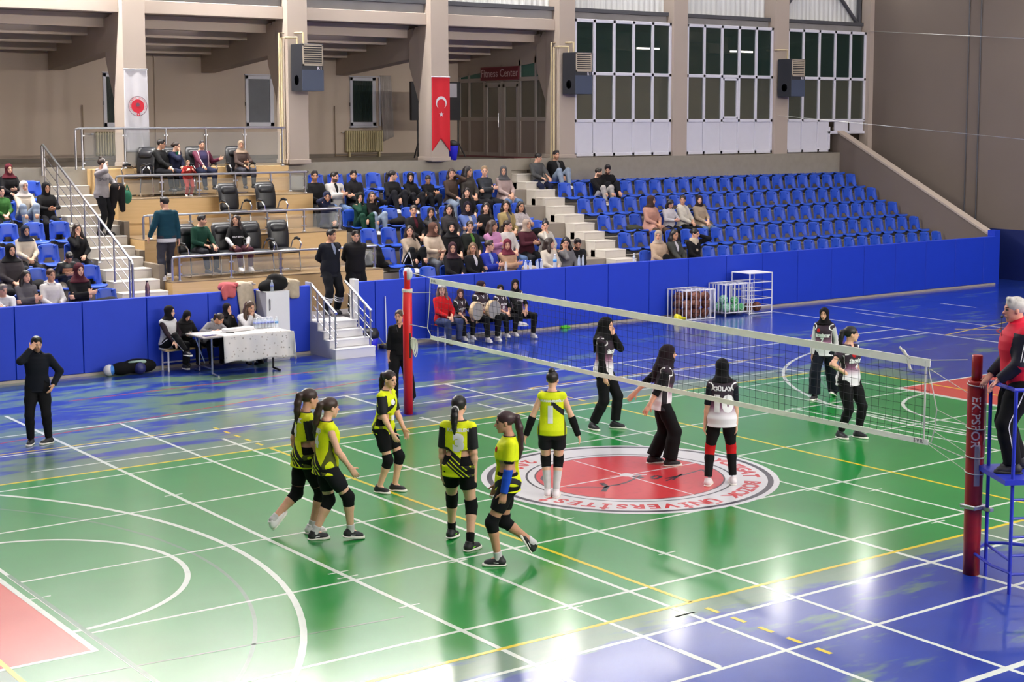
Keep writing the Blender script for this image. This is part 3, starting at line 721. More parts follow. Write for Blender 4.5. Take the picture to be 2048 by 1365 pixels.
# ------------------------------------------------------------------ stadium seats
SEATB = mt('seat_blue', (32, 76, 186), 0.42, 0.06, 3.0); SEATB2 = mt('seat_blue_faded', (44, 84, 210), 0.42, 0.08, 3.0)
def seat_mesh():
    prof = [(-0.40, 0.085), (-0.385, 0.115), (-0.33, 0.125), (-0.22, 0.112), (-0.12, 0.105), (-0.04, 0.11), (0.0, 0.135), (0.025, 0.18), (0.045, 0.24), (0.06, 0.31), (0.072, 0.38), (0.082, 0.44), (0.092, 0.49), (0.105, 0.515), (0.12, 0.52)]
    n = 12; vs = []; fs = []; m = len(prof)
    for j, (y, z) in enumerate(prof):
        t = j/(m-1); wd = 0.225-0.03*max(0, (t-0.5)/0.5)-(0.035 if j in (0, m-1) else 0)-(0.012 if j in (1, m-2) else 0)
        for i in range(n+1):
            u = -1+2*i/n; curl = 0.035*abs(u)**3
            yy = y-(curl*1.4 if z > 0.15 else 0); zz = z+(curl*0.9 if z < 0.2 else 0)-(0.03*abs(u)**4 if j >= m-2 else 0)
            vs.append((u*wd, yy, zz))
    for j in range(m-1):
        for i in range(n):
            if j == 6 and 3 <= i <= 8 or j == 7 and 4 <= i <= 7: continue        # hand hole low in the backrest
            a = j*(n+1)+i; fs.append((a, a+1, a+n+2, a+n+1))
    mb = MB().add(vs, fs); me_o = mb.build('seat', SEATB, None, True)
    bm = bmesh.new(); bm.from_mesh(me_o.data); bmesh.ops.solidify(bm, geom=bm.faces[:], thickness=0.012); bm.to_mesh(me_o.data); bm.free()
    me_o.data.shade_smooth(); return me_o
seat0 = seat_mesh()
ORD = 'first second third fourth fifth sixth seventh eighth ninth tenth eleventh twelfth thirteenth fourteenth fifteenth sixteenth seventeenth eighteenth nineteenth twentieth twenty-first twenty-second'.split()
ROWN = ['top', 'second', 'third', 'fourth', 'fifth', 'bottom']
SEAT_BR = mt('seat_bracket_grey', (70, 68, 66), 0.6)
br = MB().box(-0.15, 0.15, -0.30, -0.02, 0.0, 0.095)
seat0.name = 'stadium_seat'; br0 = br.build('bracket', SEAT_BR, seat0)
first_seat = [True]
def put_seat(x, k, label, group):
    y, z = RY[k]+0.40, RZ[k]
    if first_seat[0]: o = seat0; first_seat[0] = False
    else: o = dup(seat0)
    o.location = (x, y, z+(0.06 if x > 12.2 else 0.02)); o.rotation_euler = (0, 0, rnd.uniform(-0.02, 0.02)); tag(o, label, 'seat', group); return o
SX = 0.545
OCC = set()
for k in range(6):
    for i in range(22): put_seat(12.42+SX*i*(23.65-12.42)/(21*SX), k, 'blue shell seat, %s from the aisle in the %s row of the right-hand stand' % (ORD[i], ROWN[k]), 'blue seats of the right-hand stand')
    for i in range(10): put_seat(5.36+SX*i, k, 'blue shell seat, %s from the guest platform in the %s row of the middle stand' % (ORD[i], ROWN[k]), 'blue seats of the middle stand')
    if k == 1: put_seat(5.36-SX, k, 'blue shell seat right against the glass end of the top guest tier', 'blue seats of the middle stand')
    for i in range(5 if k < 3 else 6): put_seat(-1.66-SX*i, k, 'blue shell seat, %s from the handrail in the %s row of the left stand' % (ORD[i], ROWN[k]), 'blue seats of the left stand')
# ------------------------------------------------------------------ volleyball net and posts
REDP = mt('post_red', (214, 24, 30), 0.4, 0.05); REDD = mt('post_dark_red', (150, 22, 28), 0.45, 0.08); ROPE = mt('white_rope', (206, 204, 192), 0.8, 0.08); TAPE = mt('net_tape', (246, 242, 230), 0.8, 0.10, 9.0)
NETM = mt('black_net_cord', (34, 34, 40), 0.8)
t = thing('net_post', 'bright red net post with looped rope on the far sideline', 'net post', (0, 5.52, 0))
MB().lathe([(0.075, 0), (0.075, 2.02), (0.06, 2.03), (0.06, 2.03)], n=20).build('pole', REDP, t, True); MB().lathe([(0.05, 2.0), (0.05, 2.30), (0.045, 2.31)], n=16).build('inner_tube', REDP, t, True)
MB().lathe([(0.02, -0.03), (0.10, -0.028), (0.10, 0.028), (0.02, 0.03)], (0, -0.02, 2.27), 20, (1, 0, 0)).build('pulley', WPVC, t, True)
tp = MB(); 
for k in range(4): tp.tube([(0.08*math.cos(a), 0.08*math.sin(a), 1.985+0.012*k) for a in np.linspace(0, 2*math.pi, 17)[:-1]], 0.007, 6, closed=True)
tp.tube([(-0.082, 0, 1.98), (-0.085, 0.01, 1.7), (-0.08, 0, 1.62)], 0.006, 6); tp.build('rope_wrap', ROPE, t)
lp = MB()
for k in range(5): lp.tube([(0.03+0.014*k+0.035*math.sin(a)*(0.6+0.12*k), -0.085-0.010*(k % 3), 1.16-0.02*k+(0.09+0.014*k)*math.cos(a)) for a in np.linspace(0, 2*math.pi, 19)[:-1]], 0.008, 6, closed=True)
lp.build('rope_coil', ROPE, t)
MB().box(-0.015, 0.015, -0.085, -0.07, 0.92, 1.32).build('slot', BLK, t)
t = thing('net_post', 'dark red padded net post with white lettering beside the umpire stand', 'net post', (0, -5.52, 0))
MB().lathe([(0.085, 0), (0.085, 0.35), (0.088, 0.36), (0.09, 2.02), (0.085, 2.04), (0.06, 2.04)], n=20).build('padding', REDD, t, True); MB().lathe([(0.055, 2.0), (0.055, 2.30), (0.05, 2.305)], n=16).build('inner_tube', REDD, t, True)
lm = MB(); v0, f0 = text_mesh('EKIPSPOR', 0.125, 0.002)
ca = Vector((CAM[0], CAM[1]+5.52)).normalized(); th0 = math.atan2(ca.y, ca.x)
def on_pole(p, r): a = th0+p[0]/r; return (r*math.cos(a), r*math.sin(a), p[1])
lm.add([on_pole((p[1]+0.0, 1.62-p[0]), 0.0925) for p in v0], f0); lm.build('lettering', mt('pale_print', (206, 190, 190), 0.6), t)
MB().add([on_pole((x, z), 0.0925) for z in (0.95, 1.38) for x in (0.0, 0.02, 0.04, 0.06)], [(0, 1, 5, 4), (1, 2, 6, 5), (2, 3, 7, 6)]).build('label_strip', mt('grey_print', (150, 146, 150), 0.6), t)
rp = MB()
for z in (2.0, 1.55, 1.25, 1.08): rp.tube([(0.095*math.cos(a), 0.095*math.sin(a), z+0.01*math.sin(a)) for a in np.linspace(0, 2*math.pi, 17)[:-1]], 0.006, 6, closed=True)
rp.tube([(0.06, -0.075, 2.0), (0.075, -0.07, 1.5), (0.09, -0.04, 1.0)], 0.006, 6).tube([(0.05, -0.08, 1.52), (0.02, -0.095, 1.38)], 0.008, 6); rp.build('rope_wrap', ROPE, t)
MB().box(-0.10, 0.10, -0.10, 0.10, 0.70, 0.745, 0.01).build('clamp', STEEL, t)
yA, yB = 4.84, -4.92
def ztop(y): s = (y-yB)/(yA-yB); return 2.185+0.075*s-0.01*math.sin(math.pi*s)
def zbot(y): s = (y-yB)/(yA-yB); return 1.26+0.03*s-0.025*math.sin(math.pi*s)
net = thing('volleyball_net', 'black volleyball net with white tapes across the court', 'net', (0, 0, 0))
ys_ = np.linspace(yA, yB, 41)
def band(z0, z1, nm, thick=0.006):
    mb = MB(); vs = []
    for y in ys_:
        wob = 0.006*math.sin(y*3.1)+0.004*math.sin(y*7.7)
        for z, x in ((z0(y), -thick+wob), (z1(y), -thick+wob*0.5), (z1(y), thick+wob*0.5), (z0(y), thick+wob)): vs.append((x, y, z))
    fs = []
    for i in range(len(ys_)-1):
        for k in range(4): fs.append((4*i+k, 4*i+(k+1) % 4, 4*i+4+(k+1) % 4, 4*i+4+k))
    fs += [(0, 1, 2, 3), tuple(4*(len(ys_)-1)+k for k in (3, 2, 1, 0))]
    return mb.add(vs, fs).build(nm, TAPE, net)
band(lambda y: ztop(y)-0.085, ztop, 'top_tape'); band(zbot, lambda y: zbot(y)+0.06, 'bottom_tape')
mesh = MB(); N = 98
def sag(y, f): return 0.012*math.sin(y*2.3+f*4)+0.01*math.sin(f*math.pi)
for i in range(N+1):
    y = yA-0.02-(yA-yB-0.04)*i/N; dy = 0.03*math.sin(y*1.9+0.5)
    mesh.tube([(sag(y, f), y+dy*math.sin(math.pi*f), zbot(y)+0.05+(ztop(y)-0.08-zbot(y)-0.05)*f) for f in (0, 0.25, 0.5, 0.75, 1)], 0.0022, 4, False)
for j in range(1, 9):
    f = j/9; mesh.tube([(sag(y, f), y, zbot(y)+0.05+(ztop(y)-0.08-zbot(y)-0.05)*f) for y in np.linspace(yA, yB, 50)], 0.0022, 4, False)
mesh.build('mesh', NETM, net)
for pts, r_ in (([(0, 5.46, 2.30), (0, yA, ztop(yA)-0.005)], 0.006),
        ([(0, 5.45, 1.97), (0, yA, 2.03)], 0.006),
        ([(0, 5.45, 1.46), (0, 4.93, 1.46), (0, 4.87, zbot(yA)+0.1), (0, yA-0.03, zbot(yA)+0.03)], 0.006),
        ([(0, yA, ztop(yA)), (0, yA+0.03, 1.85), (0, 4.93, 1.46)], 0.007),
        ([(0, 5.45, 1.22), (0, yA-0.02, zbot(yA)+0.01)], 0.006),
        ([(0, yB, 2.175), (0, -5.40, 2.24)], 0.005),
        ([(0, yB+0.03, 2.11), (0, -5.02, 1.66), (0, -5.0, 1.45), (0, -4.95, 1.28)], 0.006),
        ([(0, -4.86, 2.16), (0, -4.86, 1.29)], 0.010),
        ([(0, yB, 2.08), (0, -5.45, 1.88)], 0.004),
        ([(0, -5.02, 1.66), (0, -5.45, 1.55)], 0.004),
        ([(0, -5.0, 1.42), (0, -5.45, 1.25)], 0.004),
        ([(0, yB, 1.29), (0, -5.45, 1.20)], 0.005),
        ([(0, yB, 1.27), (0, -5.45, 1.06)], 0.004)):
    MB().tube(pts, r_, 6).build('cord', ROPE, net)
kn = MB(); kn.tube([(0, -4.55, 2.25), (0.01, -4.60, 2.17), (-0.01, -4.66, 2.05), (0, -4.68, 2.04)], [0.012, 0.018, 0.014, 0.012], 6).tube([(0, -4.5, 2.27), (0, -4.58, 2.2), (0, -4.66, 2.16)], 0.012, 6); kn.build('tied_ribbon', ROPE, net)
for yy, s in ((yA-0.12, 1), (-4.9+0.1, -1)):
    v, fc = text_mesh('S V R', 0.055, 0.002); MB().add([(-0.022, yy-p[0], (ztop(yy) if s > 0 else zbot(yy)+0.075)-0.042+p[1]) for p in v], fc).build('lettering', mt('grey_ink', (96, 92, 90), 0.8), net)
# ------------------------------------------------------------------ umpire stand
BLUES = mt('stand_blue', (38, 52, 176), 0.4, 0.06)
t = thing('umpire_stand', 'blue steel umpire stand with ladder beside the near net post', 'umpire stand', (0, 0, 0))
L1, L2 = (0.05, -5.66), (-0.27, -6.19); ex = (L2[0]-L1[0], L2[1]-L1[1]); ln = math.hypot(*ex); ux, uy = ex[0]/ln, ex[1]/ln; bx_, by_ = -uy, ux
if bx_*0.8+by_*(-0.6) < 0: bx_, by_ = -bx_, -by_
def S(a, b, z): return (L1[0]+ux*a+bx_*b, L1[1]+uy*a+by_*b, z)
zp = 1.17
for a, b in ((0, 0), (ln, 0), (0, 0.62), (ln, 0.62)):
    MB().tube([S(a, b, 0), S(a, b, 1.02), S(a+(0.02 if a else -0.0), b, 2.05)], 0.019, 10).build('leg', BLUES, t)
pl = MB(); pl.prism([S(-0.06, -0.10, 0)[:2], S(ln+0.06, -0.10, 0)[:2], S(ln+0.06, 0.68, 0)[:2], S(-0.06, 0.68, 0)[:2]], zp-0.05, zp, 2); pl.build('platform', BLUES, t)
rl = MB(); rl.tube([S(0, 0, 2.04), S(ln, 0, 2.06), S(ln, 0.62, 2.06), S(0, 0.62, 2.04), S(0, 0, 2.04)], 0.021, 10); rl.build('guard_rail', BLUES, t)
for i in range(5): MB().rod(S(ln, 0, 0.2+0.19*i), S(ln, 0.62, 0.2+0.19*i), 0.013, 8).build('rung', BLUES, t)
bs = MB(); bs.tube([S(ln+0.02, 0.0, 0.22), S(0.3, -0.06, 0.20), S(-0.05, -0.12, 0.24), S(-0.12, 0.05, 0.32), S(-0.02, 0.2, 0.34), S(0.2, 0.62, 0.34)], 0.017, 8).tube([S(0, 0, 0.34), S(ln, 0.0, 0.34)], 0.015, 8); bs.build('base_hoop', BLUES, t)
MB().rod((0.02, -5.6, 0.72), S(0, 0, 0.70), 0.012).box(0.02, 0.08, -5.72, -5.6, 0.69, 0.73, 0.005).build('clamp_arm', STEEL, t)
# ------------------------------------------------------------------ white steps to the stand
st = thing('step_unit', 'white wooden steps with steel handrails up to the stand', 'steps', (0, 0, 0)); WLAM = mt('white_laminate', (222, 220, 222), 0.35, 0.03); GLAM = mt('grey_laminate', (158, 158, 170), 0.5, 0.04)
x0, x1 = 1.86, 2.78; tops = [0.2, 0.355, 0.51, 0.665]; fr = [11.20, 11.44, 11.68, 11.92]
for i, (z, y) in enumerate(zip(tops, fr)):
    MB().box(x0+0.012, x1-0.012, y, 12.5, z-0.15 if i else 0.0, z-0.018).build('riser', WLAM, st); MB().box(x0, x1, y-0.015, 12.5, z-0.018, z, 0.004).build('tread', WLAM, st)
MB().prism([(11.2, 0), (12.5, 0), (12.5, 0.65), (11.92, 0.65), (11.92, 0.49), (11.68, 0.49), (11.68, 0.335), (11.44, 0.335), (11.44, 0.18), (11.2, 0.18)], x0-0.004, x0+0.012, 0).build('side_panel', GLAM, st)
for xs_ in (x0+0.06, x1-0.06):
    s_ = 1 if xs_ > 2.3 else -1
    MB().tube([(xs_, 12.3, 1.42), (xs_, 11.30, 0.93), (xs_, 11.25, 0.91)], 0.026, 10).build('handrail', STEEL, st)
    for i, y in enumerate((11.30, 11.52, 11.76, 12.02)): MB().rod((xs_, y, tops[min(i, 3)]), (xs_, y, 0.93+(y-11.3)*0.49), 0.018, 10).build('post', STEEL, st)
    for d in (0.2, 0.4, 0.58): MB().rod((xs_, 12.2, 1.37-d), (xs_, 11.22, 0.89-d), 0.009, 6).build('side_bar', STEEL, st)
struct(MB().box(WX[1]-0.10, WX[1], YW-0.02, YW+0.2, 0.6, 1.45, 0.01).build('trim_gate_post', WLAM)); struct(MB().box(WX[0]-0.03, WX[0]+0.01, YW-0.01, YW+0.2, 0.0, 1.45, 0.005).build('trim_gate_edge', GLAM))
struct(MB().box(WX[0], 4.5, YW+0.27, 13.7, 0.5, 0.655).build('floor_walkway', mt('walkway', (92, 88, 92), 0.6)))
# ------------------------------------------------------------------ scorers' table
tb = thing('folding_table', 'grey folding table set up for the scorers by the blue wall', 'table', (0, 0, 0))
TX0, TX1, TY0, TY1 = -1.12, 0.60, 10.80, 11.60; TZ_ = 0.735; TGR = mt('table_grey', (140, 132, 130), 0.5)
MB().box(TX0, TX1, TY0, TY1, TZ_-0.03, TZ_, 0.006).build('table_top', TGR, tb)
for x in (TX0+0.22, TX1-0.25):
    for y in (TY0+0.12, TY1-0.12): MB().tube([(x, y, TZ_-0.03), (x, y, 0.1), (x, y, 0.03), (x-0.0, y-(0.28 if y < 11.2 else -0.2), 0.015)], 0.019, 8).build('leg', STEEL if x < 0 else BLK, tb)
MB().rod((TX0+0.22, TY0+0.12, 0.12), (TX0+0.22, TY1-0.12, 0.12), 0.016).rod((TX0+0.2, 11.2, 0.2), (TX0+0.02, 11.2, TZ_-0.04), 0.012).build('brace', STEEL, tb)
def cloth_pattern():
    M = Mat('spotted_tablecloth'); p = M.objc(); v = M.node('ShaderNodeTexVoronoi'); v.inputs['Scale'].default_value = 13.0; M.nt.links.new(p, v.inputs['Vector'])
    d = Ex(M.nt, v.outputs['Distance']).lt(0.22); base = M.mix(M.noise(p, 2.5, 2.0), lin((196, 196, 200)), lin((222, 214, 204)))
    c = M.mix(M.noise(p, 5.0, 1.0).ramp(0.35, 0.65), lin((112, 118, 112)), lin((150, 138, 128))); M.color(M.mix(d*0.8, base, c)); M.set(rough=0.7); return M.m
cx0, cx1, cy0, cy1 = TX0+0.38, TX1+0.03, TY0-0.03, TY1-0.06; mb = MB(); vs = []; nx, ny = 44, 36
for j in range(ny+1):
    for i in range(nx+1):
        u = -0.0+1.0*i/nx; v = j/ny; X = cx0+(cx1-cx0+0.42)*u; D = v*(cy1-cy0+0.50)
        ovx = max(0, X-cx1); x = min(X, cx1); y = cy1-D; ovy = max(0, cy0-y); y = max(y, cy0); z = TZ_+0.006-ovx-ovy
        if ovy > 0: y = cy0-0.012-0.025*math.sin(X*17)*min(1, ovy*3)-0.05*ovy; z += 0.03*math.sin(X*9)*ovy
        if ovx > 0: x = cx1+0.012+0.025*math.sin(D*17)*min(1, ovx*3)+0.04*ovx
        if ovx > 0 and ovy > 0: x += 0.05; y -= 0.05; z = TZ_-math.hypot(ovx, ovy)
        vs.append((x, y, max(z, 0.03)))
mb.add(vs, [(j*(nx+1)+i, j*(nx+1)+i+1, (j+1)*(nx+1)+i+1, (j+1)*(nx+1)+i) for j in range(ny) for i in range(nx)])
o = mb.build('tablecloth', cloth_pattern(), None, True); sm = o.modifiers.new('t', 'SOLIDIFY'); sm.thickness = 0.004; tag(o, 'pale spotted tablecloth hanging over the scorers table', 'tablecloth')
PAPER = mt('white_paper', (226, 224, 226), 0.8, 0.02)
def flat(nm, lab, cat, x, y, w, d, h, rz, m, z=TZ_+0.012, grp=None):
    o = MB().box(-w/2, w/2, -d/2, d/2, 0, h, min(0.003, h/3)).build(nm, m); o.location = (x, y, z); o.rotation_euler = (0, 0, rz); return tag(o, lab, cat, grp)
flat('paper_sheet', 'white sheet of paper lying on the bare end of the scorers table', 'paper', -0.86, 11.25, 0.42, 0.30, 0.004, 0.1, PAPER, TZ_+0.001)
flat('paper_sheet', 'second sheet in front of the girl writing at the scorers table', 'paper', -0.52, 11.30, 0.36, 0.26, 0.004, -0.15, PAPER)
flat('scoreboard', 'long white scoreboard lying on the scorers table', 'scoreboard', -0.22, 11.22, 0.62, 0.16, 0.06, 0.12, PAPER)
flat('folder', 'dark violet folder on the left edge of the scorers table', 'folder', -0.92, 10.98, 0.24, 0.12, 0.01, 0.2, mt('violet_folder', (58, 50, 104), 0.5), TZ_+0.001)
flat('mobile_phone', 'dark phone lying on the scorers table', 'phone', -0.46, 11.06, 0.08, 0.15, 0.009, 1.3, BLK)
def bottle(lab, p, h=0.22, r=0.033, wrap=(120, 170, 220), group=None, capc=(226, 226, 232), body=None):
    t = thing('water_bottle', lab, 'bottle', tuple(p), 0, group)
    MB().lathe([(r*0.9, 0), (r, 0.01), (r, h*0.28), (r*0.93, h*0.33), (r, h*0.38), (r, h*0.62), (r*0.75, h*0.76), (r*0.42, h*0.87), (r*0.40, h*0.92)], n=14).build('body', body or glass('bottle_plastic', (0.85, 0.92, 0.98), 0.35, 0.08), t, True)
    MB().lathe([(r*0.46, h*0.90), (r*0.46, h), (r*0.40, h)], n=12).build('cap', mt('cap_%d' % capc[0], capc, 0.5), t, True)
    if wrap: MB().lathe([(r*1.01, h*0.40), (r*1.01, h*0.60)], n=14).build('wrapper', mt('wrap_%d_%d' % (wrap[0], wrap[2]), wrap, 0.5), t, True)
    return t
for i in range(12):
    bottle('small water bottle in the shrink-wrapped pack on the scorers table', (0.20+0.068*(i % 6), 11.30+0.068*(i//6), TZ_+0.012), 0.20, 0.03, (150, 160, 214), 'bottles of the pack on the scorers table')
bottle('single water bottle beside the pack on the scorers table', (0.56, 11.16, TZ_+0.012), 0.22)
# locker
lk = thing('locker', 'tall white locker with a black handle beside the scorers table', 'locker', (0.66, 11.76, 0))
MB().box(0, 0.50, 0.02, 0.46, 0, 1.36, 0.004).build('body', GLAM, lk); MB().box(0, 0.50, 0, 0.02, 0.05, 1.36, 0.004).build('door', WLAM, lk); MB().tube([(0.06, -0.005, 1.02), (0.06, -0.025, 1.03), (0.06, -0.025, 1.22), (0.06, -0.005, 1.23)], 0.010, 8).build('handle', BLK, lk); MB().lathe([(0.012, 0), (0.012, 0.01)], (0.06, 0, 0.86), 10, (0, -1, 0)).build('lock', STEEL, lk)
MB().box(-0.005, 0.505, 0.0, 0.465, 1.36, 1.378, 0.004).build('top', WLAM, lk)
# bench of the black team, low bench at the table
def bench(lab, x0, x1, y, h=0.44):
    t = thing('bench', lab, 'bench', ((x0+x1)/2, y, 0)); L = (x1-x0)/2
    MB().box(-L, L, -0.16, 0.16, h-0.035, h, 0.006).build('seat', WOOD, t)
    for s in (-1, 1):
        MB().tube([(s*(L-0.06), -0.14, 0), (s*(L-0.06), -0.14, h-0.035), (s*(L-0.06), 0.14, h-0.035), (s*(L-0.06), 0.14, 0)], 0.018, 8).build('leg', WPVC, t)
    MB().rod((-(L-0.06), 0.14, 0.14), (L-0.06, 0.14, 0.14), 0.015).build('rail', WPVC, t); return t
bench('low wooden bench with white legs under the substitutes', 4.62, 6.32, 11.70); bench('low wooden bench behind the scorers table', -1.45, 0.45, 11.92, 0.42)
# ball cages and rack
WST = mt('white_steel', (226, 224, 230), 0.4, 0.03)
def cage(nm, lab, cat, c, ex, ey, h, nbx, nby, z0=0.0):
    t = thing(nm, lab, cat, (0, 0, 0)); P = lambda a, b, z: (c[0]+ex[0]*a+ey[0]*b, c[1]+ex[1]*a+ey[1]*b, z)
    fm = MB()
    for z in (z0+0.02, h):
        fm.tube([P(0, 0, z), P(1, 0, z), P(1, 1, z), P(0, 1, z)], 0.015, 6, closed=True)
    fm.build('frame', WST, t)
    for a, b in ((0, 0), (1, 0), (0, 1), (1, 1)): MB().rod(P(a, b, 0), P(a, b, h), 0.016, 6).build('post', WST, t)
    for i in range(1, nbx):
        for b in (0, 1): MB().rod(P(i/nbx, b, z0), P(i/nbx, b, h), 0.010, 6).build('bar', WST, t)
    for j in range(1, nby):
        for a in (0, 1): MB().rod(P(a, j/nby, z0), P(a, j/nby, h), 0.010, 6).build('bar', WST, t)
    lid = MB()
    for i in range(1, nbx): lid.rod(P(i/nbx, 0, h), P(i/nbx, 1, h), 0.008, 6)
    lid.build('top_grid', WST, t)
    MB().prism([P(0.02, 0.02, 0)[:2], P(0.98, 0.02, 0)[:2], P(0.98, 0.98, 0)[:2], P(0.02, 0.98, 0)[:2]], z0+0.01, z0+0.02, 2).build('base', GLAM, t)
    return t, P
g1 = at(1375.6, 641.7); g2 = at(1430, 637)
c1, P1 = cage('ball_cage', 'white barred cage full of worn brown basketballs', 'ball cage', (11.42, 11.50), (0.86, -0.05), (-0.0, 0.66), 0.70, 6, 5)
c2, P2 = cage('ball_cage', 'white barred cage holding green balls, middle of the three', 'ball cage', (12.72, 11.55), (0.82, -0.06), (0.02, 0.60), 0.76, 6, 5, 0.06)
rk = thing('ball_rack', 'tall open white rack, last of the three ball cages', 'rack', (0, 0, 0)); c = (13.40, 11.42); Pr = lambda a, b, z: (c[0]+0.70*a, c[1]-0.05*a+0.62*b, z)
for a, b in ((0, 0), (1, 0), (0, 1), (1, 1)): MB().rod(Pr(a, b, 0), Pr(a, b, 1.0), 0.016, 6).build('post', WST, rk)
for i, z in enumerate((0.03, 0.20, 0.38, 0.58, 0.78, 1.0)): MB().tube([Pr(0, 0, z), Pr(1, 0, z), Pr(1, 1, z), Pr(0, 1, z)], 0.013, 6, closed=True).build('shelf_rail', WST, rk)
MB().prism([Pr(0, 0, 0)[:2], Pr(1, 0, 0)[:2], Pr(1, 1, 0)[:2], Pr(0, 1, 0)[:2]], 0.995, 1.012, 2).build('top', WST, rk)
def ball_mesh(nm, c1, c2, r, seam=(40, 30, 28)):
    M = Mat(nm); p = M.objc(); x, y, z = M.xyz(p); k = r
    s = x.abs().lt(k*0.05).mx(z.abs().lt(k*0.05)).mx(((x*x+(y.abs()-k*1.0)*(y.abs()-k*1.0)).sqrt()-k*0.75).abs().lt(k*0.05))
    M.color(M.mix(s, M.mix(M.noise(p, 6.0, 3.0), lin(c1), lin(c2)), lin(seam))); M.set(rough=0.6)
    return sphere(MB(), (0, 0, 0), r, 20, 12).build('ball', M.m, None, True)
BB = ball_mesh('basketball_leather', (96, 54, 38), (140, 82, 62), 0.118); GB = ball_mesh('green_ball', (24, 150, 40), (120, 200, 150), 0.10, (200, 220, 200)); GB2 = ball_mesh('mint_ball', (100, 196, 150), (190, 220, 200), 0.11, (60, 150, 110))
bu = {0: False, 1: False, 2: False}
def place_ball(src, i, p, lab, grp):
    o = src if not bu[i] else dup(src); bu[i] = True; o.name = 'ball'; o.location = p; o.rotation_euler = (rnd.uniform(0, 6), rnd.uniform(0, 6), rnd.uniform(0, 6)); tag(o, lab, 'ball', grp)
for l in range(3):
    for j in range(2 if l < 2 else 2):
        for i in range(3):
            if l == 2 and i == 0 and j == 0: continue
            a = 0.17+0.32*i+rnd.uniform(-.035, .035); b = 0.25+0.46*j+rnd.uniform(-.05, .05); q = P1(a, b, 0.145+0.195*l+rnd.uniform(-.02, .03)*(l > 0)); place_ball(BB, 0, q, 'worn brown basketball inside the full white cage', 'basketballs in the cage')
for i, (a, b, l) in enumerate(((0.18, 0.25, 0), (0.18, 0.72, 0), (0.20, 0.45, 1))): place_ball(GB2, 2, P2(a, b, 0.19+0.19*l), 'mint green ball in the middle cage', 'mint balls in the middle cage')
for i, (a, b, l) in enumerate(((0.47, 0.22, 0), (0.74, 0.25, 0), (0.5, 0.70, 0), (0.62, 0.45, 0.85))): place_ball(GB, 1, P2(a, b, 0.18+0.18*l), 'bright green ball in the middle cage', 'green balls in the middle cage')
for a in (0.28, 0.64): place_ball(BB, 0, Pr(a, 0.4, 0.155), 'brown basketball on the floor of the open rack', 'basketballs in the open rack')
t = thing('traffic_cone', 'yellow plastic cone lying on its side beside the ball cage', 'cone', (11.00, 11.40, 0.105), -0.35); MB().lathe([(0.10, 0), (0.105, 0.02), (0.085, 0.10), (0.035, 0.16), (0.03, 0.26), (0.025, 0.26), (0.028, 0.16), (0.075, 0.10), (0.09, 0.02)], (0, 0, 0), 18, (0.9, 0.1, -0.05)).build('body', mt('cone_yellow', (206, 196, 20), 0.5), t, True)
p = at(1131, 657); t = thing('toy_block', 'bright lime green plastic piece on the floor by the blue wall', 'plastic piece', (p[0], p[1], 0)); MB().box(-0.12, 0.06, -0.04, 0.04, 0.0, 0.07, 0.02).box(0.03, 0.13, -0.03, 0.05, 0.0, 0.045, 0.015).build('body', mt('lime', (96, 214, 40), 0.5), t)
# volleyball and ball bag by the wall
def volley(nm, cs, r=0.108):
    M = Mat(nm); p = M.objc(); x, y, z = M.xyz(p); f = M.noise(p, 1.0, 1.0)
    s = (x+z*0.6)*9.0; a = s.sin().gt(0.45); b = ((y-z*0.7)*9.0).sin().lt(-0.55)
    M.color(M.mix(b, M.mix(a, lin(cs[0]), lin(cs[1])), lin(cs[2]))); M.set(rough=0.45); o = sphere(MB(), (0, 0, 0), r, 24, 14).build('volleyball', M.m, None, True); return o
o = volley('volleyball_white', ((226, 222, 220), (226, 222, 220), (58, 120, 200))); o.location = (-2.47, 11.98, 0.109); o.rotation_euler = (0.5, 0.2, 0.9); tag(o, 'white volleyball with blue panels on the floor by the blue wall', 'volleyball')
# broom, bin behind the steps
t = thing('broom', 'white-handled broom standing against the blue wall beside the steps', 'broom', (3.62, 12.12, 0)); MB().rod((0, 0.05, 0.03), (0.0, 0.09, 1.05), 0.013).build('handle', WST, t); MB().box(-0.16, 0.16, -0.05, 0.03, 0.0, 0.07, 0.01).build('head', mt('broom_yellow', (176, 150, 40), 0.7), t)
t = thing('dustpan', 'long-handled dustpan leaning behind the white steps', 'dustpan', (3.38, 12.02, 0)); MB().rod((0.12, 0, 0.04), (-0.45, 0.12, 0.78), 0.012).build('handle', STEEL, t); MB().box(0.0, 0.28, -0.12, 0.08, 0.0, 0.06, 0.01).build('pan', BLK, t)
t = thing('bucket', 'blue bucket with a black liner behind the white steps', 'bucket', (3.12, 11.95, 0)); MB().lathe([(0.12, 0), (0.15, 0.30), (0.145, 0.30)], n=16).build('body', mt('bin_blue', (42, 40, 214), 0.5), t, True); MB().lathe([(0.155, 0.25), (0.17, 0.34), (0.12, 0.44), (0.02, 0.46)], n=14).build('liner', BLK, t, True)
# bottles on the wall top, flask
WT = 1.387
for i, (px, lab, h, r, w) in enumerate(((1012, 'water bottle on the wall before the woman with the maroon scarf', 0.20, 0.032, None), (1051, 'leftmost of the water bottles before the draped pale coat', 0.2, 0.033, None), (1061, 'second water bottle before the draped pale coat', 0.2, 0.033, None), (1075, 'third water bottle before the draped pale coat', 0.2, 0.033, None), (1083, 'rightmost of the water bottles before the draped pale coat', 0.2, 0.033, None),
        (1110, 'large water bottle with a blue wrapper on the wall', 0.30, 0.043, (70, 160, 226)), (1158, 'left of two water bottles before the leaning bearded man', 0.23, 0.033, None), (1166, 'right of two water bottles before the leaning bearded man', 0.24, 0.033, None), (1268, 'water bottle on the wall below the right-hand stand', 0.20, 0.032, (214, 220, 226)), (638, '', 0, 0, None))):
    if h:
        p = at(px, 530, 1, YW+0.14); bottle(lab, (p[0], YW+0.14, WT), h, r, w)
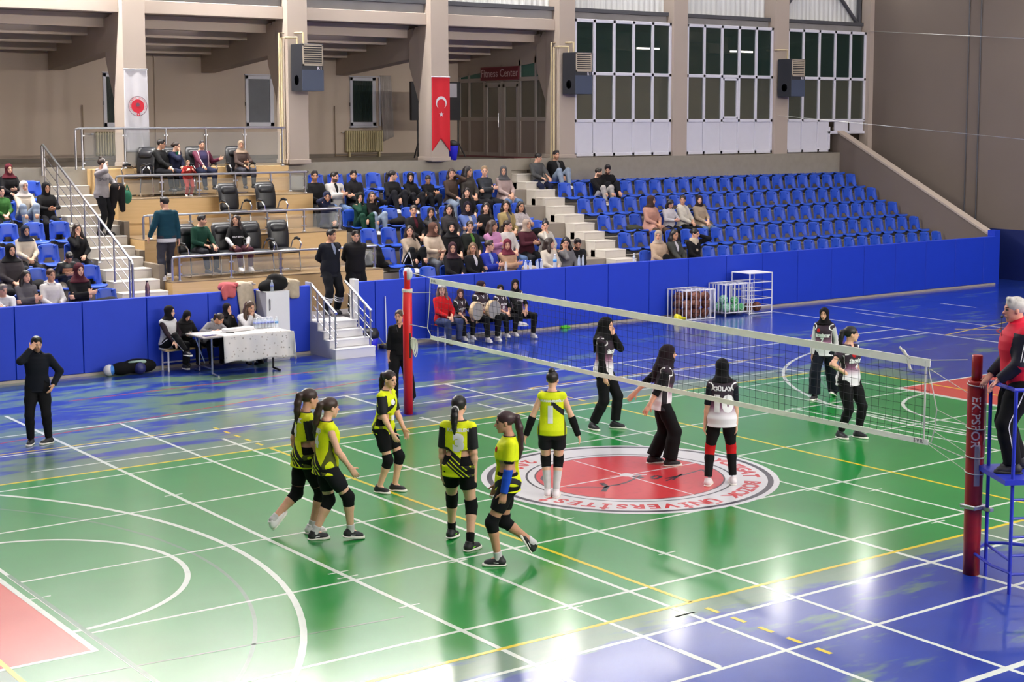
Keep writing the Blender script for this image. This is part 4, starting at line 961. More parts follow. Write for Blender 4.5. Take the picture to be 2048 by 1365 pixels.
p = at(295, 592, 1, YW+0.15); bottle('metallic mauve flask standing on the blue wall by the aisle', (p[0], YW+0.15, WT), 0.30, 0.042, None, None, (40, 34, 40), metal('flask_metal', (150, 118, 124), 0.4))
# ------------------------------------------------------------------ people: one continuous surface per body and per garment
f32 = np.float32
class Field:
    """collects rounded shapes, blends them and turns them into one closed surface"""
    def __init__(s): s.ops = []
    def _bb(s, pts, r): pts = np.asarray(pts, float); return pts.min(0)-r, pts.max(0)+r
    def cap(s, a, b, ra, rb, k=0.02, flat=None):
        a, b = np.asarray(a, float), np.asarray(b, float); R = max(ra, rb)
        def fn(P):
            d = b-a; L = max(float(d@d), 1e-9); t = np.clip((P-a)@d/L, 0, 1); q = P-a-t[..., None]*d
            if flat is not None:
                n, fl = flat; q = q+(q@n)[..., None]*n*(1.0/fl-1.0)
            return np.sqrt((q*q).sum(-1))-(ra+(rb-ra)*t)
        s.ops.append(('u', *s._bb([a, b], R), fn, k)); return s
    def chain(s, pts, rs, k=0.02, flat=None):
        for i in range(len(pts)-1): s.cap(pts[i], pts[i+1], rs[i], rs[i+1], k, flat)
        return s
    def _ellfn(s, c, R, r):
        c = np.asarray(c, float); r = np.asarray(r, float)
        def fn(P):
            q = (P-c)@R.T; k0 = np.sqrt(((q/r)**2).sum(-1)); k1 = np.sqrt(((q/(r*r))**2).sum(-1)); return k0*(k0-1)/np.maximum(k1, 1e-6)
        m = float(r.max()); return s._bb([c], m), fn
    def ell(s, c, R, r, k=0.02): bb, fn = s._ellfn(c, R, r); s.ops.append(('u', *bb, fn, k)); return s
    def sub_ell(s, c, R, r, k=0.01): bb, fn = s._ellfn(c, R, r); s.ops.append(('s', *bb, fn, k)); return s
    def loft(s, o, R, prof, k=0.03, grow=0.0):
        """elliptic sections (z, a, b, ycentre) along the local z axis"""
        o = np.asarray(o, float); pr = np.array(prof, float); z = pr[:, 0]
        mx = max(pr[:, 1].max(), pr[:, 2].max())+grow; z0, z1 = z[0], z[-1]
        ends = np.array([o+R.T@np.array([0, 0, t]) for t in (z0, z1)])
        def fn(P):
            q = (P-o)@R.T; t = np.clip(q[..., 2], z0, z1)
            a = np.interp(t, z, pr[:, 1])+grow; b = np.interp(t, z, pr[:, 2])+grow; yc = np.interp(t, z, pr[:, 3])
            u = np.sqrt((q[..., 0]/a)**2+((q[..., 1]-yc)/b)**2); m = np.minimum(a, b)
            return np.maximum((u-1)*m, np.maximum(z0-q[..., 2], q[..., 2]-z1))
        s.ops.append(('u', *s._bb(ends, mx+0.03), fn, k)); return s
    def cutbox(s, lo, hi):
        """remove the inside of a box"""
        lo, hi = np.asarray(lo, float), np.asarray(hi, float); s.ops.append(('s', lo, hi, lambda P: np.maximum(lo-P, P-hi).max(-1), 0.0)); return s
    def cut(s, p, n, c=None, rad=None):
        """remove what lies on the side n of the plane through p (only within rad of c, when given)"""
        p, n = np.asarray(p, float), np.asarray(n, float); n = n/np.linalg.norm(n)
        if c is None: lo, hi = np.full(3, -1e3), np.full(3, 1e3)
        else: lo, hi = s._bb([c], rad)
        s.ops.append(('c', lo, hi, lambda P: (P-p)@n, 0.0)); return s
    def mesh(s, h):
        us = [o for o in s.ops if o[0] == 'u']; pad = 3*h
        lo = np.min([o[1] for o in us], 0)-pad; hi = np.max([o[2] for o in us], 0)+pad
        n = np.ceil((hi-lo)/h).astype(int)+1; V = np.full(n, 0.5, f32); ax = [lo[i]+h*np.arange(n[i]) for i in range(3)]
        for kind, a, b, fn, k in s.ops:
            i0 = np.clip(np.floor((a-k-2*h-lo)/h).astype(int), 0, n); i1 = np.clip(np.ceil((b+k+2*h-lo)/h).astype(int)+1, 0, n)
            if (i1 <= i0).any(): continue
            sl = tuple(slice(i0[j], i1[j]) for j in range(3))
            P = np.stack(np.meshgrid(*[ax[j][sl[j]] for j in range(3)], indexing='ij'), -1); d = fn(P).astype(f32); v = V[sl]
            if kind == 'u':
                if k > 0: q = np.maximum(k-np.abs(v-d), 0)/k; V[sl] = np.minimum(v, d)-q*q*k*0.25
                else: V[sl] = np.minimum(v, d)
            elif kind == 's': V[sl] = np.maximum(v, -d)
            else: V[sl] = np.maximum(v, d)
        return surface(V, lo, h)
def surface(V, lo, h):
    ins = V < 0; n = np.array(V.shape)
    c = np.zeros(n-1, np.int8)
    for dx in (0, 1):
        for dy in (0, 1):
            for dz in (0, 1): c += ins[dx:n[0]-1+dx, dy:n[1]-1+dy, dz:n[2]-1+dz]
    act = (c > 0) & (c < 8); idx = np.argwhere(act)
    if len(idx) == 0: return np.zeros((0, 3)), np.zeros((0, 4), int)
    ID = np.full(act.shape, -1, np.int32); ID[act] = np.arange(len(idx))
    acc = np.zeros((len(idx), 3), f32); cnt = np.zeros(len(idx), f32)
    cor = [(a, b, d) for a in (0, 1) for b in (0, 1) for d in (0, 1)]; cv = {q: V[idx[:, 0]+q[0], idx[:, 1]+q[1], idx[:, 2]+q[2]] for q in cor}
    for q in cor:
        for ax in range(3):
            if q[ax]: continue
            r = list(q); r[ax] = 1; a, b = cv[q], cv[tuple(r)]; m = (a < 0) != (b < 0)
            t = np.where(m, a/np.where(a == b, 1, a-b), 0); p = np.array(q, f32)[None]+np.eye(3, dtype=f32)[ax][None]*t[:, None]
            acc += p*m[:, None]; cnt += m
    vs = lo+h*(idx+acc/cnt[:, None]); quads = []
    for ax in range(3):
        sl0 = [slice(None)]*3; sl1 = [slice(None)]*3; sl0[ax] = slice(0, -1); sl1[ax] = slice(1, None)
        A, B = ins[tuple(sl0)], ins[tuple(sl1)]; e = np.argwhere(A != B); u, w = (ax+1) % 3, (ax+2) % 3
        ok = (e[:, u] > 0) & (e[:, w] > 0) & (e[:, u] < n[u]-1) & (e[:, w] < n[w]-1); e = e[ok]
        f = A[tuple(e.T)]
        def g(du, dw): q = e.copy(); q[:, u] += du; q[:, w] += dw; return ID[tuple(q.T)]
        Q = np.stack([g(-1, -1), g(0, -1), g(0, 0), g(-1, 0)], 1); Q[~f] = Q[~f][:, ::-1]; quads.append(Q)
    return vs, np.concatenate(quads)
def mk(name, vq, mat, parent, attrs=None, M=None):
    vs, q = vq; me = bpy.data.meshes.new(name)
    nv, nf = len(vs), len(q); me.vertices.add(nv); me.vertices.foreach_set('co', np.asarray(vs, f32).ravel())
    me.loops.add(nf*4); me.loops.foreach_set('vertex_index', np.asarray(q, np.int32).ravel())
    me.polygons.add(nf); me.polygons.foreach_set('loop_start', np.arange(nf, dtype=np.int32)*4)
    try: me.polygons.foreach_set('loop_total', np.full(nf, 4, np.int32))
    except Exception: pass
    me.update(calc_edges=True); me.shade_smooth()
    for k, v in (attrs or {}).items():
        a = me.attributes.new(k, 'FLOAT_VECTOR', 'POINT'); a.data.foreach_set('vector', np.asarray(v, f32).ravel())
    for m in (mat if isinstance(mat, list) else [mat]): me.materials.append(m)
    return link(name, me, parent)
# ---- skin with a face drawn in head coordinates (they move with the head)
def skin_mat(tone, beard=0, lip=(150, 80, 76), brow=(40, 28, 24), key=''):
    nm = 'skin_%02x%02x%02x_%d' % (*tone, beard)
    if nm in MC: return MC[nm]
    M = Mat(nm); x, y, z = M.xyz(M.attr('hp')); ax = x.abs(); t = lin(tone)
    front = y.gt(0.035)
    e = lambda cx, cz, rx, rz: (((ax-cx)/rx)*((ax-cx)/rx)+((z-cz)/rz)*((z-cz)/rz)).lt(1.0)*front
    n = M.noise(M.attr('hp'), 40.0, 2.0)
    c = M.mix(n, tuple(v*0.93 for v in t), tuple(min(1, v*1.07) for v in t))
    blush = (((ax-0.042)/0.025)*((ax-0.042)/0.025)+((z+0.03)/0.025)*((z+0.03)/0.025))
    c = M.mix((blush*-1.0+1.0).sat()*front*0.25, c, tuple(a*b for a, b in zip(t, (1.0, 0.72, 0.68))))
    if beard: 
        bd = z.lt(-0.038)*y.gt(-0.02)*ax.lt(0.078)*z.gt(-0.125)
        bd = bd*(e(0.0, -0.058, 0.022, 0.010)*-1.0+1.0)
        c = M.mix(bd*(0.45 if beard == 1 else 0.85), c, lin((34, 26, 24)))
    c = M.mix(e(0.031, 0.027, 0.021, 0.0055)*0.9, c, lin(brow)); c = M.mix(e(0.031, 0.004, 0.0155, 0.0085), c, lin((60, 40, 36)))
    c = M.mix(e(0.031, 0.003, 0.0115, 0.0044), c, lin((186, 178, 172))); c = M.mix(e(0.031, 0.003, 0.0062, 0.0066), c, lin((30, 20, 18)))
    c = M.mix(e(0.0, -0.058, 0.021, 0.0085)*0.8, c, lin(lip)); c = M.mix(e(0.007, -0.031, 0.004, 0.003)*0.6, c, lin((90, 50, 44)))
    M.color(c); M.set(rough=0.55, spec=0.3); MC[nm] = M.m; return M.m
def pattern_mat(kind):
    if kind in MC: return MC[kind]
    M = Mat(kind); x, y, z = M.xyz(M.attr('tp')); n = M.noise(M.attr('tp'), 60.0, 1.0); sl = M.xyz(M.attr('sl'))[0].gt(0.5)
    if kind == 'lime_jersey_plain':
        Y = M.mix(n, lin((206, 218, 10)), lin((222, 230, 24))); B = lin((30, 30, 34)); d = z+x.abs()*-0.6
        c = M.mix(d.lt(-0.02)*d.gt(-0.09), Y, B); c = M.mix(z.gt(0.505), c, B)
    elif kind == 'lime_jersey':
        Y = M.mix(n, lin((206, 218, 10)), lin((222, 230, 24))); B = lin((30, 30, 34))
        dx = x+y*0.35; d = z+dx*0.85
        band = d.gt(0.055)*d.lt(0.115)+d.gt(0.0)*d.lt(0.04)+d.gt(-0.05)*d.lt(-0.015)+d.gt(-0.09)*d.lt(-0.065)
        band = band.mn(1.0)*x.abs().lt(0.17)*z.lt(0.22)*z.gt(-0.10)
        up = (z-x*0.9).gt(0.365)*(z-x*0.9).lt(0.415)*x.gt(-0.02)*0.0
        side = x.abs().gt(0.162)*x.abs().lt(0.19)*z.lt(0.30)
        c = M.mix(band, Y, B); c = M.mix(side*0.9, c, B); c = M.mix(z.lt(-0.105), c, lin((200, 212, 10)))
        c = M.mix(z.gt(0.505), c, B); c = M.mix(sl, c, B)
    elif kind == 'lime_jersey_diag':
        Y = M.mix(n, lin((206, 218, 10)), lin((222, 230, 24))); B = lin((30, 30, 34)); d = z+x*0.9
        band = d.gt(0.33)*d.lt(0.41)*x.gt(-0.01); band = band*z.lt(0.47)*x.abs().lt(0.17)
        c = M.mix(band, Y, B); c = M.mix(x.abs().gt(0.160)*x.abs().lt(0.185)*z.lt(0.30)*0.85, c, B); c = M.mix(z.gt(0.505), c, B); c = M.mix(sl, c, B)
    elif kind == 'plum_jersey':
        g = z.ramp(0.05, 0.27); c = M.mix(g.ramp(0.0, 0.5), lin((228, 222, 230)), lin((140, 92, 122))); c = M.mix(g.ramp(0.45, 1.0), c, lin((52, 40, 52)))
        c = M.mix(x.abs().gt(0.10)*y.abs().lt(0.048)*z.lt(0.36)*0.9, c, lin((226, 224, 226))); c = M.mix(x.abs().gt(0.10)*y.abs().lt(0.038)*z.lt(0.37), c, lin((34, 28, 36)))
        arm = (((x.abs()-0.172)*(x.abs()-0.172)+(z-0.425)*(z-0.425)).sqrt()-0.052).abs().lt(0.008)*x.abs().lt(0.18); c = M.mix(arm, c, lin((226, 224, 226)))
    elif kind == 'track_jacket':
        c = M.mix(x.abs().gt(0.10), lin((46, 40, 74)), lin((92, 34, 56))); c = M.mix(x.abs().gt(0.13)*x.abs().lt(0.15), c, lin((200, 190, 196)))
    elif kind == 'side_stripe_trousers':
        c = M.mix(n, lin((20, 20, 24)), lin((30, 30, 34)))
    elif kind == 'red_track_top':
        R_ = lin((200, 22, 52)); N_ = lin((28, 26, 40)); dd = y
        c = M.mix(sl, R_, N_); c = M.mix(z.lt(-0.08)*y.gt(0.0), c, N_)
    M.color(c); M.set(rough=0.7, spec=0.25); MC[kind] = M.m; return M.m
def hair_mat(c):
    nm = 'hair_%02x%02x%02x' % tuple(c)
    if nm in MC: return MC[nm]
    M = Mat(nm); f = M.noise(M.attr('hp'), 30.0, 4.0, (3, 3, 0.4)); M.color(M.mix(f, tuple(v*0.6 for v in lin(c)), tuple(v*1.5 for v in lin(c)))); M.set(rough=0.42, spec=0.4); MC[nm] = M.m; return M.m
def rotx(a): c, s = math.cos(a), math.sin(a); return np.array([[1, 0, 0], [0, c, -s], [0, s, c]])
def roty(a): c, s = math.cos(a), math.sin(a); return np.array([[c, 0, s], [0, 1, 0], [-s, 0, c]])
def rotz(a): c, s = math.cos(a), math.sin(a); return np.array([[c, -s, 0], [s, c, 0], [0, 0, 1]])
def unit(v): v = np.asarray(v, float); return v/np.linalg.norm(v)
def ik(a, t, l1, l2, hint):
    """elbow or knee between a and the target t, bent towards hint"""
    a, t = np.asarray(a, float), np.asarray(t, float); d = t-a; L = np.linalg.norm(d); mxl = (l1+l2)*0.995
    if L > mxl: t = a+d/L*mxl; d = t-a; L = mxl
    L = max(L, abs(l1-l2)+0.01); u = d/np.linalg.norm(d); x = (l1*l1-l2*l2+L*L)/(2*L); hh = math.sqrt(max(l1*l1-x*x, 0)); hv = np.asarray(hint, float); hv = hv-u*(hv@u)
    hv = hv/max(np.linalg.norm(hv), 1e-6); return a+u*x+hv*hh, t
PROF_F = [(-.11, .105, .085, -.005), (-.06, .158, .112, -.012), (.01, .170, .120, -.014), (.09, .150, .104, -.004), (.18, .126, .090, .0), (.29, .140, .106, .010), (.37, .150, .112, .010), (.43, .152, .094, 0), (.465, .134, .072, -.006), (.49, .104, .062, -.008), (.512, .074, .056, -.010), (.535, .054, .050, -.010)]
PROF_M = [(-.11, .105, .085, -.005), (-.06, .155, .110, -.008), (.01, .162, .116, -.008), (.09, .156, .110, .0), (.18, .150, .105, .004), (.29, .162, .114, .008), (.37, .174, .116, .006), (.43, .180, .100, 0), (.465, .160, .078, -.006), (.49, .122, .066, -.008), (.512, .084, .060, -.010), (.535, .062, .056, -.010)]
HEADSHAPE = [('ell', (0, -.012, .032), (.073, .093, .083), 0.0), ('ell', (0, .020, -.030), (.059, .070, .076), .03), ('cap', (0, .03, -.06), (0, .060, -.098), .037, .021, .03),
             ('cap', (0, .084, .002), (0, .104, -.029), .008, .0125, .012), ('cap', (-.028, .078, .024), (.028, .078, .024), .010, .010, .015), ('cap', (-.016, .085, -.058), (.016, .085, -.058), .009, .009, .010)]
def shoe_shapes(h):
    up = Field(); up.cap((0, -.042, -.036), (0, .125, -.050), .043, .033, 0, (np.array([0, 0, 1.0]), .95)); up.cap((0, -.012, .015), (0, -.020, -.04), .044, .046, .02); up.cap((0, .03, -.02), (0, .10, -.045), .036, .034, .03)
    up.cut((0, 0, -.068), (0, 0, -1)).cut((0, 0, .018), (0, .25, 1))
    so = Field(); so.cap((0, -.045, -.07), (0, .135, -.07), .047, .043, 0); so.cap((0.006, .06, -.07), (.006, .10, -.07), .047, .046, .02); so.cut((0, 0, -.060), (0, -0.06, 1)).cut((0, 0, -.082), (0, 0, -1))
    return up.mesh(h), so.mesh(h)
_SH = {}
def fine_mesh(v, f, mx):
    bm = bmesh.new(); vs = [bm.verts.new(p) for p in v]
    for q in f:
        try: bm.faces.new([vs[i] for i in q])
        except ValueError: pass
    bmesh.ops.triangulate(bm, faces=bm.faces[:])
    for _ in range(4):
        e = [e for e in bm.edges if e.calc_length() > mx]
        if not e: break
        bmesh.ops.subdivide_edges(bm, edges=e, cuts=1); bmesh.ops.triangulate(bm, faces=[q for q in bm.faces if len(q.verts) > 3])
    bm.verts.ensure_lookup_table(); bm.verts.index_update(); out = [tuple(p.co) for p in bm.verts], [tuple(p.index for p in q.verts) for q in bm.faces]; bm.free(); return out
class Person:
    def __init__(s, label, loc, rz, h=1.68, male=False, hip=.90, lean=0, side=0, twist=0, head=(0, 0, 0), armL='hang', armR='hang', footL=None, footR=None, kneeL=(.1, 1, 0), kneeR=(.1, 1, 0), seated=False,
                 vox=.0115, skin=(205, 160, 136), beard=0, wide=1.0, palmL=None, palmR=None, curl=0.35, group=None, cat='person', name='person', pel=0):
        s.sc = h/1.7; s.vox = vox/s.sc; s.male = male; s.root = thing(name, label, cat, tuple(loc), rz, group); s.wide = wide; s.seated = seated
        d = math.radians; s.prof = [(z, a*wide, b*wide, y) for z, a, b, y in (PROF_M if male else PROF_F)]
        s.H = np.array([0, 0, hip]); s.Rt = (rotz(d(twist))@rotx(d(-lean))@roty(d(side))).T      # rows are the torso axes
        s.T = lambda p: s.H+s.Rt.T@np.asarray(p, float)
        yaw, pitch, roll = head; s.neck0 = s.T((0, -.010, .50)); nb = s.T((0, .012, .565)); s.Rh = (rotz(d(twist*0.5-yaw))@rotx(d(-pitch-lean*0.35))@roty(d(roll))).T
        s.HC = nb+s.Rh.T@np.array([0, .022, .092]); s.Hd = lambda p: s.HC+s.Rh.T@np.asarray(p, float)
        sw = .172 if male else .146; s.sw = sw*(0.5+0.5*wide)
        s.arm = {}
        for sd, spec, palm in ((-1, armL, palmL), (1, armR, palmR)):
            S = s.T((sd*s.sw, -.008, .435)); l1, l2 = .275, .245
            E, W, pn = s._arm(sd, spec, S, l1, l2); s.arm[sd] = (S, E, W, np.array(palm if palm is not None else pn, float))
        s.curl = curl
        s.leg = {}
        Rp = rotz(d(pel))
        for sd, ft, kn in ((-1, footL, kneeL), (1, footR, kneeR)):
            Hj = s.H+Rp@np.array([sd*.088*wide, 0, -.03]); dy, dp = 0, 0
            if ft is None: ft = (sd*.10, .02, 0.0)
            ft = tuple(ft); fx, fy, fz = ft[:3]
            if len(ft) > 3: dy = ft[3]
            if len(ft) > 4: dp = ft[4]
            if len(ft) <= 3: dy = sd*8
            Rf = rotz(d(-dy))@rotx(d(-dp)); A = np.array([fx, fy, fz])+np.array([0, 0, .082]) + (Rf@np.array([0, -.10, 0])-np.array([0, -.10, 0]) if dp else 0)
            K, A = ik(Hj, A, .425, .405, (sd*kn[0], kn[1], kn[2])); s.leg[sd] = (Hj, K, A, Rf)
        s.skin = skin_mat(skin, beard)
    def _arm(s, sd, spec, S, l1, l2):
        T = s.T
        if spec == 'hang': spec = ('d', (sd*.16, .0, -1), (sd*.05, .16, -1))
        ins = np.array([-sd, 0, 0.0])
        if spec == 'lap': spec = ('t', s.H+np.array([sd*.05, .27, .10]), (sd*.9, -.5, -.3), (0, -.5, -1))
        elif spec == 'knee': spec = ('t', s.H+np.array([sd*.12, .40, .08]), (sd*.8, -.5, -.4), (0, 0, -1))
        elif spec == 'cross': spec = ('t', T((-sd*.10, .19+.02*sd, .22+.025*sd)), (sd*.9, .1, -.5), (0, -1, 0))
        elif spec == 'chin': spec = ('t', s.Hd((sd*.025, .105, -.135)), (sd*.45, .3, -1), (0, -.6, .6))
        elif spec == 'temple': spec = ('t', s.Hd((sd*.085, .055, -.03)), (sd*.9, .3, -.8), (-sd, 0, 0))
        elif spec == 'phone': spec = ('t', s.H+np.array([sd*.045, .27, .19]), (sd*.9, -.4, -.4), (-sd*.5, -.6, .6))
        elif spec == 'clap': spec = ('t', s.H+np.array([sd*.035, .30, .26]), (sd*.9, -.2, -.7), (-sd, 0, 0))
        elif spec == 'hip': spec = ('t', s.H+np.array([sd*.165, .06, .10]), (sd*1, -.55, .1), (-sd*.6, -.3, -.4))
        elif spec == 'back': spec = ('t', s.H+np.array([-sd*.03, -.16, .06]), (sd*1, -.6, 0), (0, 1, 0))
        if spec[0] == 'd':
            E = S+l1*(s.Rt.T@unit(spec[1])); W = E+l2*(s.Rt.T@unit(spec[2])); pn = spec[3] if len(spec) > 3 else ins
        else:
            t = np.asarray(spec[1], float); E, W = ik(S, t, l1, l2, spec[2]); pn = spec[3] if len(spec) > 3 else ins
        return E, W, pn
    def _head(s, F):
        for o in HEADSHAPE:
            if o[0] == 'ell': F.ell(s.Hd(o[1]), s.Rh, o[2], o[3])
            else: F.cap(s.Hd(o[1]), s.Hd(o[2]), *o[3:])
        for sd in (-1, 1):
            F.sub_ell(s.Hd((sd*.031, .101, .003)), s.Rh, (.017, .016, .011)); F.ell(s.Hd((sd*.073, -.006, -.010)), s.Rh, (.011, .018, .030), .01)
        F.cap(s.neck0, s.Hd((0, -.028, -.065)), .054 if s.male else .047, .052 if s.male else .045, .03)
    def _hand(s, F, sd, fine=True):
        S, E, W, pn = s.arm[sd]; d = unit(W-E); n = pn-d*(pn@d)
        n = unit(n) if np.linalg.norm(n) > .05 else unit(np.cross(d, [0, 1, .1])); b = np.cross(n, d); ref = np.array([0.0, 1, .6]) if abs(d[2]) > .5 else np.array([-sd*.4, .2, 1.0])
        if b@ref < 0: b = -b
        F.cap(W-.01*d, W+.075*d, .030, .037, .02, (n, .50)); r = max(.0082, s.vox*.85)
        for o, L, c in ((-.029, .058, .15), (-.0095, .072, .05), (.0105, .080, .0), (.0295, .070, -.05)):
            p = W+.080*d+b*o; cu = s.curl+c*.6; d1 = unit(d+n*math.tan(min(cu, 1.3))*.8+b*o*2.2); d2 = unit(d1+n*math.tan(min(cu, 1.2))*1.2)
            F.cap(p-d*.02, p+d1*L*.55, r*1.05, r, .006); F.cap(p+d1*L*.55, p+d1*L*.55+d2*L*.5, r, r*.85, .005)
        p = W+.018*d+b*.022; d1 = unit(d*.62+b*.75+n*.35); q = p+d1*.048; F.cap(p, q, .0135, r*1.15, .012); F.cap(q, q+unit(d1+d*.5)*.032, r*1.15, r*.9, .006)
    def body(s, legs=None, arms=True):
        F = Field(); g = -.006
        F.loft(s.H, s.Rt, s.prof, .0, g); s._head(F)
        for sd in (-1, 1):
            S, E, W, pn = s.arm[sd]; F.chain([S, E, E+(W-E)*.30, W], [.045+.006*s.male, .036+.005*s.male, .037+.005*s.male, .025+.003*s.male], .025); s._hand(F, sd)
            if legs:
                Hj, K, A, Rf = s.leg[sd]; w = s.wide
                F.chain([Hj, Hj+(K-Hj)*.45, K, K+(A-K)*.30, A], [.088*w, .075*w, .052*w, .052*w, .035], .03); F.cap(A, A+Rf@np.array([0, .11, -.05]), .036, .028, .02)
        vq = F.mesh(s.vox); hp = (vq[0]-s.HC)@s.Rh.T
        s._add('body', vq, s.skin, {'hp': hp}); return s
    def _add(s, name, vq, mat, attrs=None, parent=None):
        o = mk(name, (np.asarray(vq[0])*s.sc, vq[1]), mat, parent or s.root, attrs); s.last = (vq[0]*s.sc, vq[1]); s.lasto = o; return o
    def _along(s, pts, f):
        L = [np.linalg.norm(pts[i+1]-pts[i]) for i in range(len(pts)-1)]; t = f*sum(L)
        for i, l in enumerate(L):
            if t <= l or i == len(L)-1: return i, pts[i]+(pts[i+1]-pts[i])*min(t/l, 1.0), unit(pts[i+1]-pts[i])
            t -= l
    def _tube(s, F, pts, rs, f0, f1, k=.02, cut=True):
        """tapered tube over the part f0..f1 of a limb, with flat ends"""
        i0, p0, d0 = s._along(pts, f0); i1, p1, d1 = s._along(pts, f1)
        L = np.cumsum([0]+[np.linalg.norm(pts[i+1]-pts[i]) for i in range(len(pts)-1)]); L = L/L[-1]; R = lambda f: float(np.interp(f, L, rs))
        P = [p0]+[pts[i] for i in range(i0+1, i1+1) if np.linalg.norm(pts[i]-p0) > 1e-4 and np.linalg.norm(pts[i]-p1) > 1e-4]+[p1+d1*.02*(f1 < 1.0 or cut)]
        r = [R(f0)]+[R(L[i]) for i in range(i0+1, i1+1) if np.linalg.norm(pts[i]-p0) > 1e-4 and np.linalg.norm(pts[i]-p1) > 1e-4]+[R(f1)]
        F.chain(P, r, k)
        if cut: F.cut(p1, d1, p1+d1*.04, R(f1)+.05)
        return p0, d0, p1, d1
    def top(s, mat, sleeve=1.0, hem=-.09, g=.014, sg=None, name='shirt', neck=None, flare=0.0, smooth=.03, high=False, hp=False):
        F = Field(); sg = g if sg is None else sg; pr = [(z, a, b, y) for z, a, b, y in s.prof if z > hem+.01 and z < (.54 if high else .525)]
        ab = lambda z: tuple(np.interp(z, [p[0] for p in s.prof], [p[i] for p in s.prof]) for i in (1, 2, 3))
        lo = ab(max(hem, -.05)); wl = max(lo[0], .168*s.wide)+.010; pr = [(hem, wl+flare, max(lo[1], .120*s.wide)+.012+flare, lo[2])]+[(z, max(a, .142*s.wide if z < .3 else a)+(.010 if z < .13 else 0)+flare*(1-min(1, max(0, (z-hem)/.3))), b+(.012 if z < .3 else 0)+flare*(1-min(1, max(0, (z-hem)/.3))), y) for z, a, b, y in pr]
        F.loft(s.H, s.Rt, pr, 0, g)
        for sd in (-1, 1):
            S, E, W, pn = s.arm[sd]; pts = [S, E, W]; q = .006*s.male
            if sleeve > 0: s._tube(F, pts, [.048+q+sg, .038+q+sg*.9, .030+q+sg*.6], 0.0, min(sleeve, .985), smooth)
            else: F.ell(s.T((sd*(s.sw-.012), -.008, .445)), s.Rt, (.044+g, .048+g, .044+g), .03)
        if high: F.cap(s.T((0, -.01, .50)), s.T((0, .005, .575)), .068, .066, .02); F.cut(s.T((0, 0, .575)), s.Rt.T@np.array([0, .3, 1.0]), s.T((0, 0, .6)), .14)
        if neck == 'v': F.sub_ell(s.T((0, .10, .53)), s.Rt, (.055, .07, .085))
        elif neck == 'open': F.sub_ell(s.T((0, .12, .42)), s.Rt, (.040, .09, .16))
        if hem < -.14 and s.seated:
            for sd in (-1, 1): Hj, K, A, Rf = s.leg[sd]; F.cap(Hj, Hj+(K-Hj)*.55, .105*s.wide+g, .090*s.wide+g, .05)
        vq = F.mesh(s.vox*1.05); tp = (vq[0]-s.H)@s.Rt.T; slv = np.zeros((len(tp), 3), f32)
        if sleeve > 0:
            for sd in (-1, 1):
                S, E, W, pn = s.arm[sd]; d = unit(E-S); q = vq[0]-S; u = q@d; r = np.linalg.norm(q-u[:, None]*d, axis=1); slv[(u > .0) & (u < (.30 if sleeve > .5 else .515*sleeve+.012)) & (r < (.100 if s.wide > 1.2 else .074)+sg*.3) & (tp[:, 0]*sd > s.sw-.030), 0] = 1
                if sleeve < .5: continue
                d = unit(W-E); q = vq[0]-E; u = q@d; r = np.linalg.norm(q-u[:, None]*d, axis=1); slv[(u > 0) & (r < .07) & (tp[:, 0]*sd > -.05), 0] = 1
        at_ = {'tp': tp, 'sl': slv}
        s.topo = s._add(name, vq, mat, at_); s.topv = s.last; return s
    def hood(s, mat, up=False):
        F = Field()
        if up:
            F.ell(s.Hd((0, -.020, .028)), s.Rh, (.096, .116, .112), 0); F.cap(s.Hd((0, -.01, -.07)), s.T((0, -.01, .50)), .085, .10, .04); F.sub_ell(s.Hd((0, .10, -.012)), s.Rh, (.060, .075, .090))
        else:
            F.ell(s.T((0, -.075, .515)), s.Rt, (.105, .055, .050), 0); F.cap(s.T((-.07, -.03, .52)), s.T((-.055, .06, .49)), .03, .022, .03); F.cap(s.T((.07, -.03, .52)), s.T((.055, .06, .49)), .03, .022, .03); F.sub_ell(s.HC-np.array([0, 0, .02]), s.Rh, (.07, .095, .12))
        s._add('hood', F.mesh(s.vox), mat); return s
    def bottom(s, mat, length=.985, g=.012, wideleg=0.0, name='trousers', waist=.12, ankle=.044, knee=.058):
        F = Field(); w = s.wide; pr = [(z, a, b, y) for z, a, b, y in s.prof if z < waist]; z = waist
        pr.append((z, *[float(np.interp(z, [p[0] for p in s.prof], [p[i] for p in s.prof])) for i in (1, 2, 3)])); F.loft(s.H, s.Rt, pr, 0, g)
        for sd in (-1, 1):
            Hj, K, A, Rf = s.leg[sd]; F.ell(s.H+np.array([sd*.072*w, -.040, -.03]), np.eye(3), (.080*w+g, .080*w+g, .085+g), .04)
            pts = [Hj, Hj+(K-Hj)*.45, K, K+(A-K)*.3, A]; rs = [.090*w+g, .078*w+g+wideleg*.2, knee*(.6+.4*w)+g*.8+wideleg*.7, (knee-.002)*(.6+.4*w)+g*.8+wideleg*.85, ankle+g*.7+wideleg]
            s._tube(F, pts, rs, 0.0, length, .03)
        s._add(name, F.mesh(s.vox*1.05), mat); s.botv = s.last; s.boto = s.lasto; return s
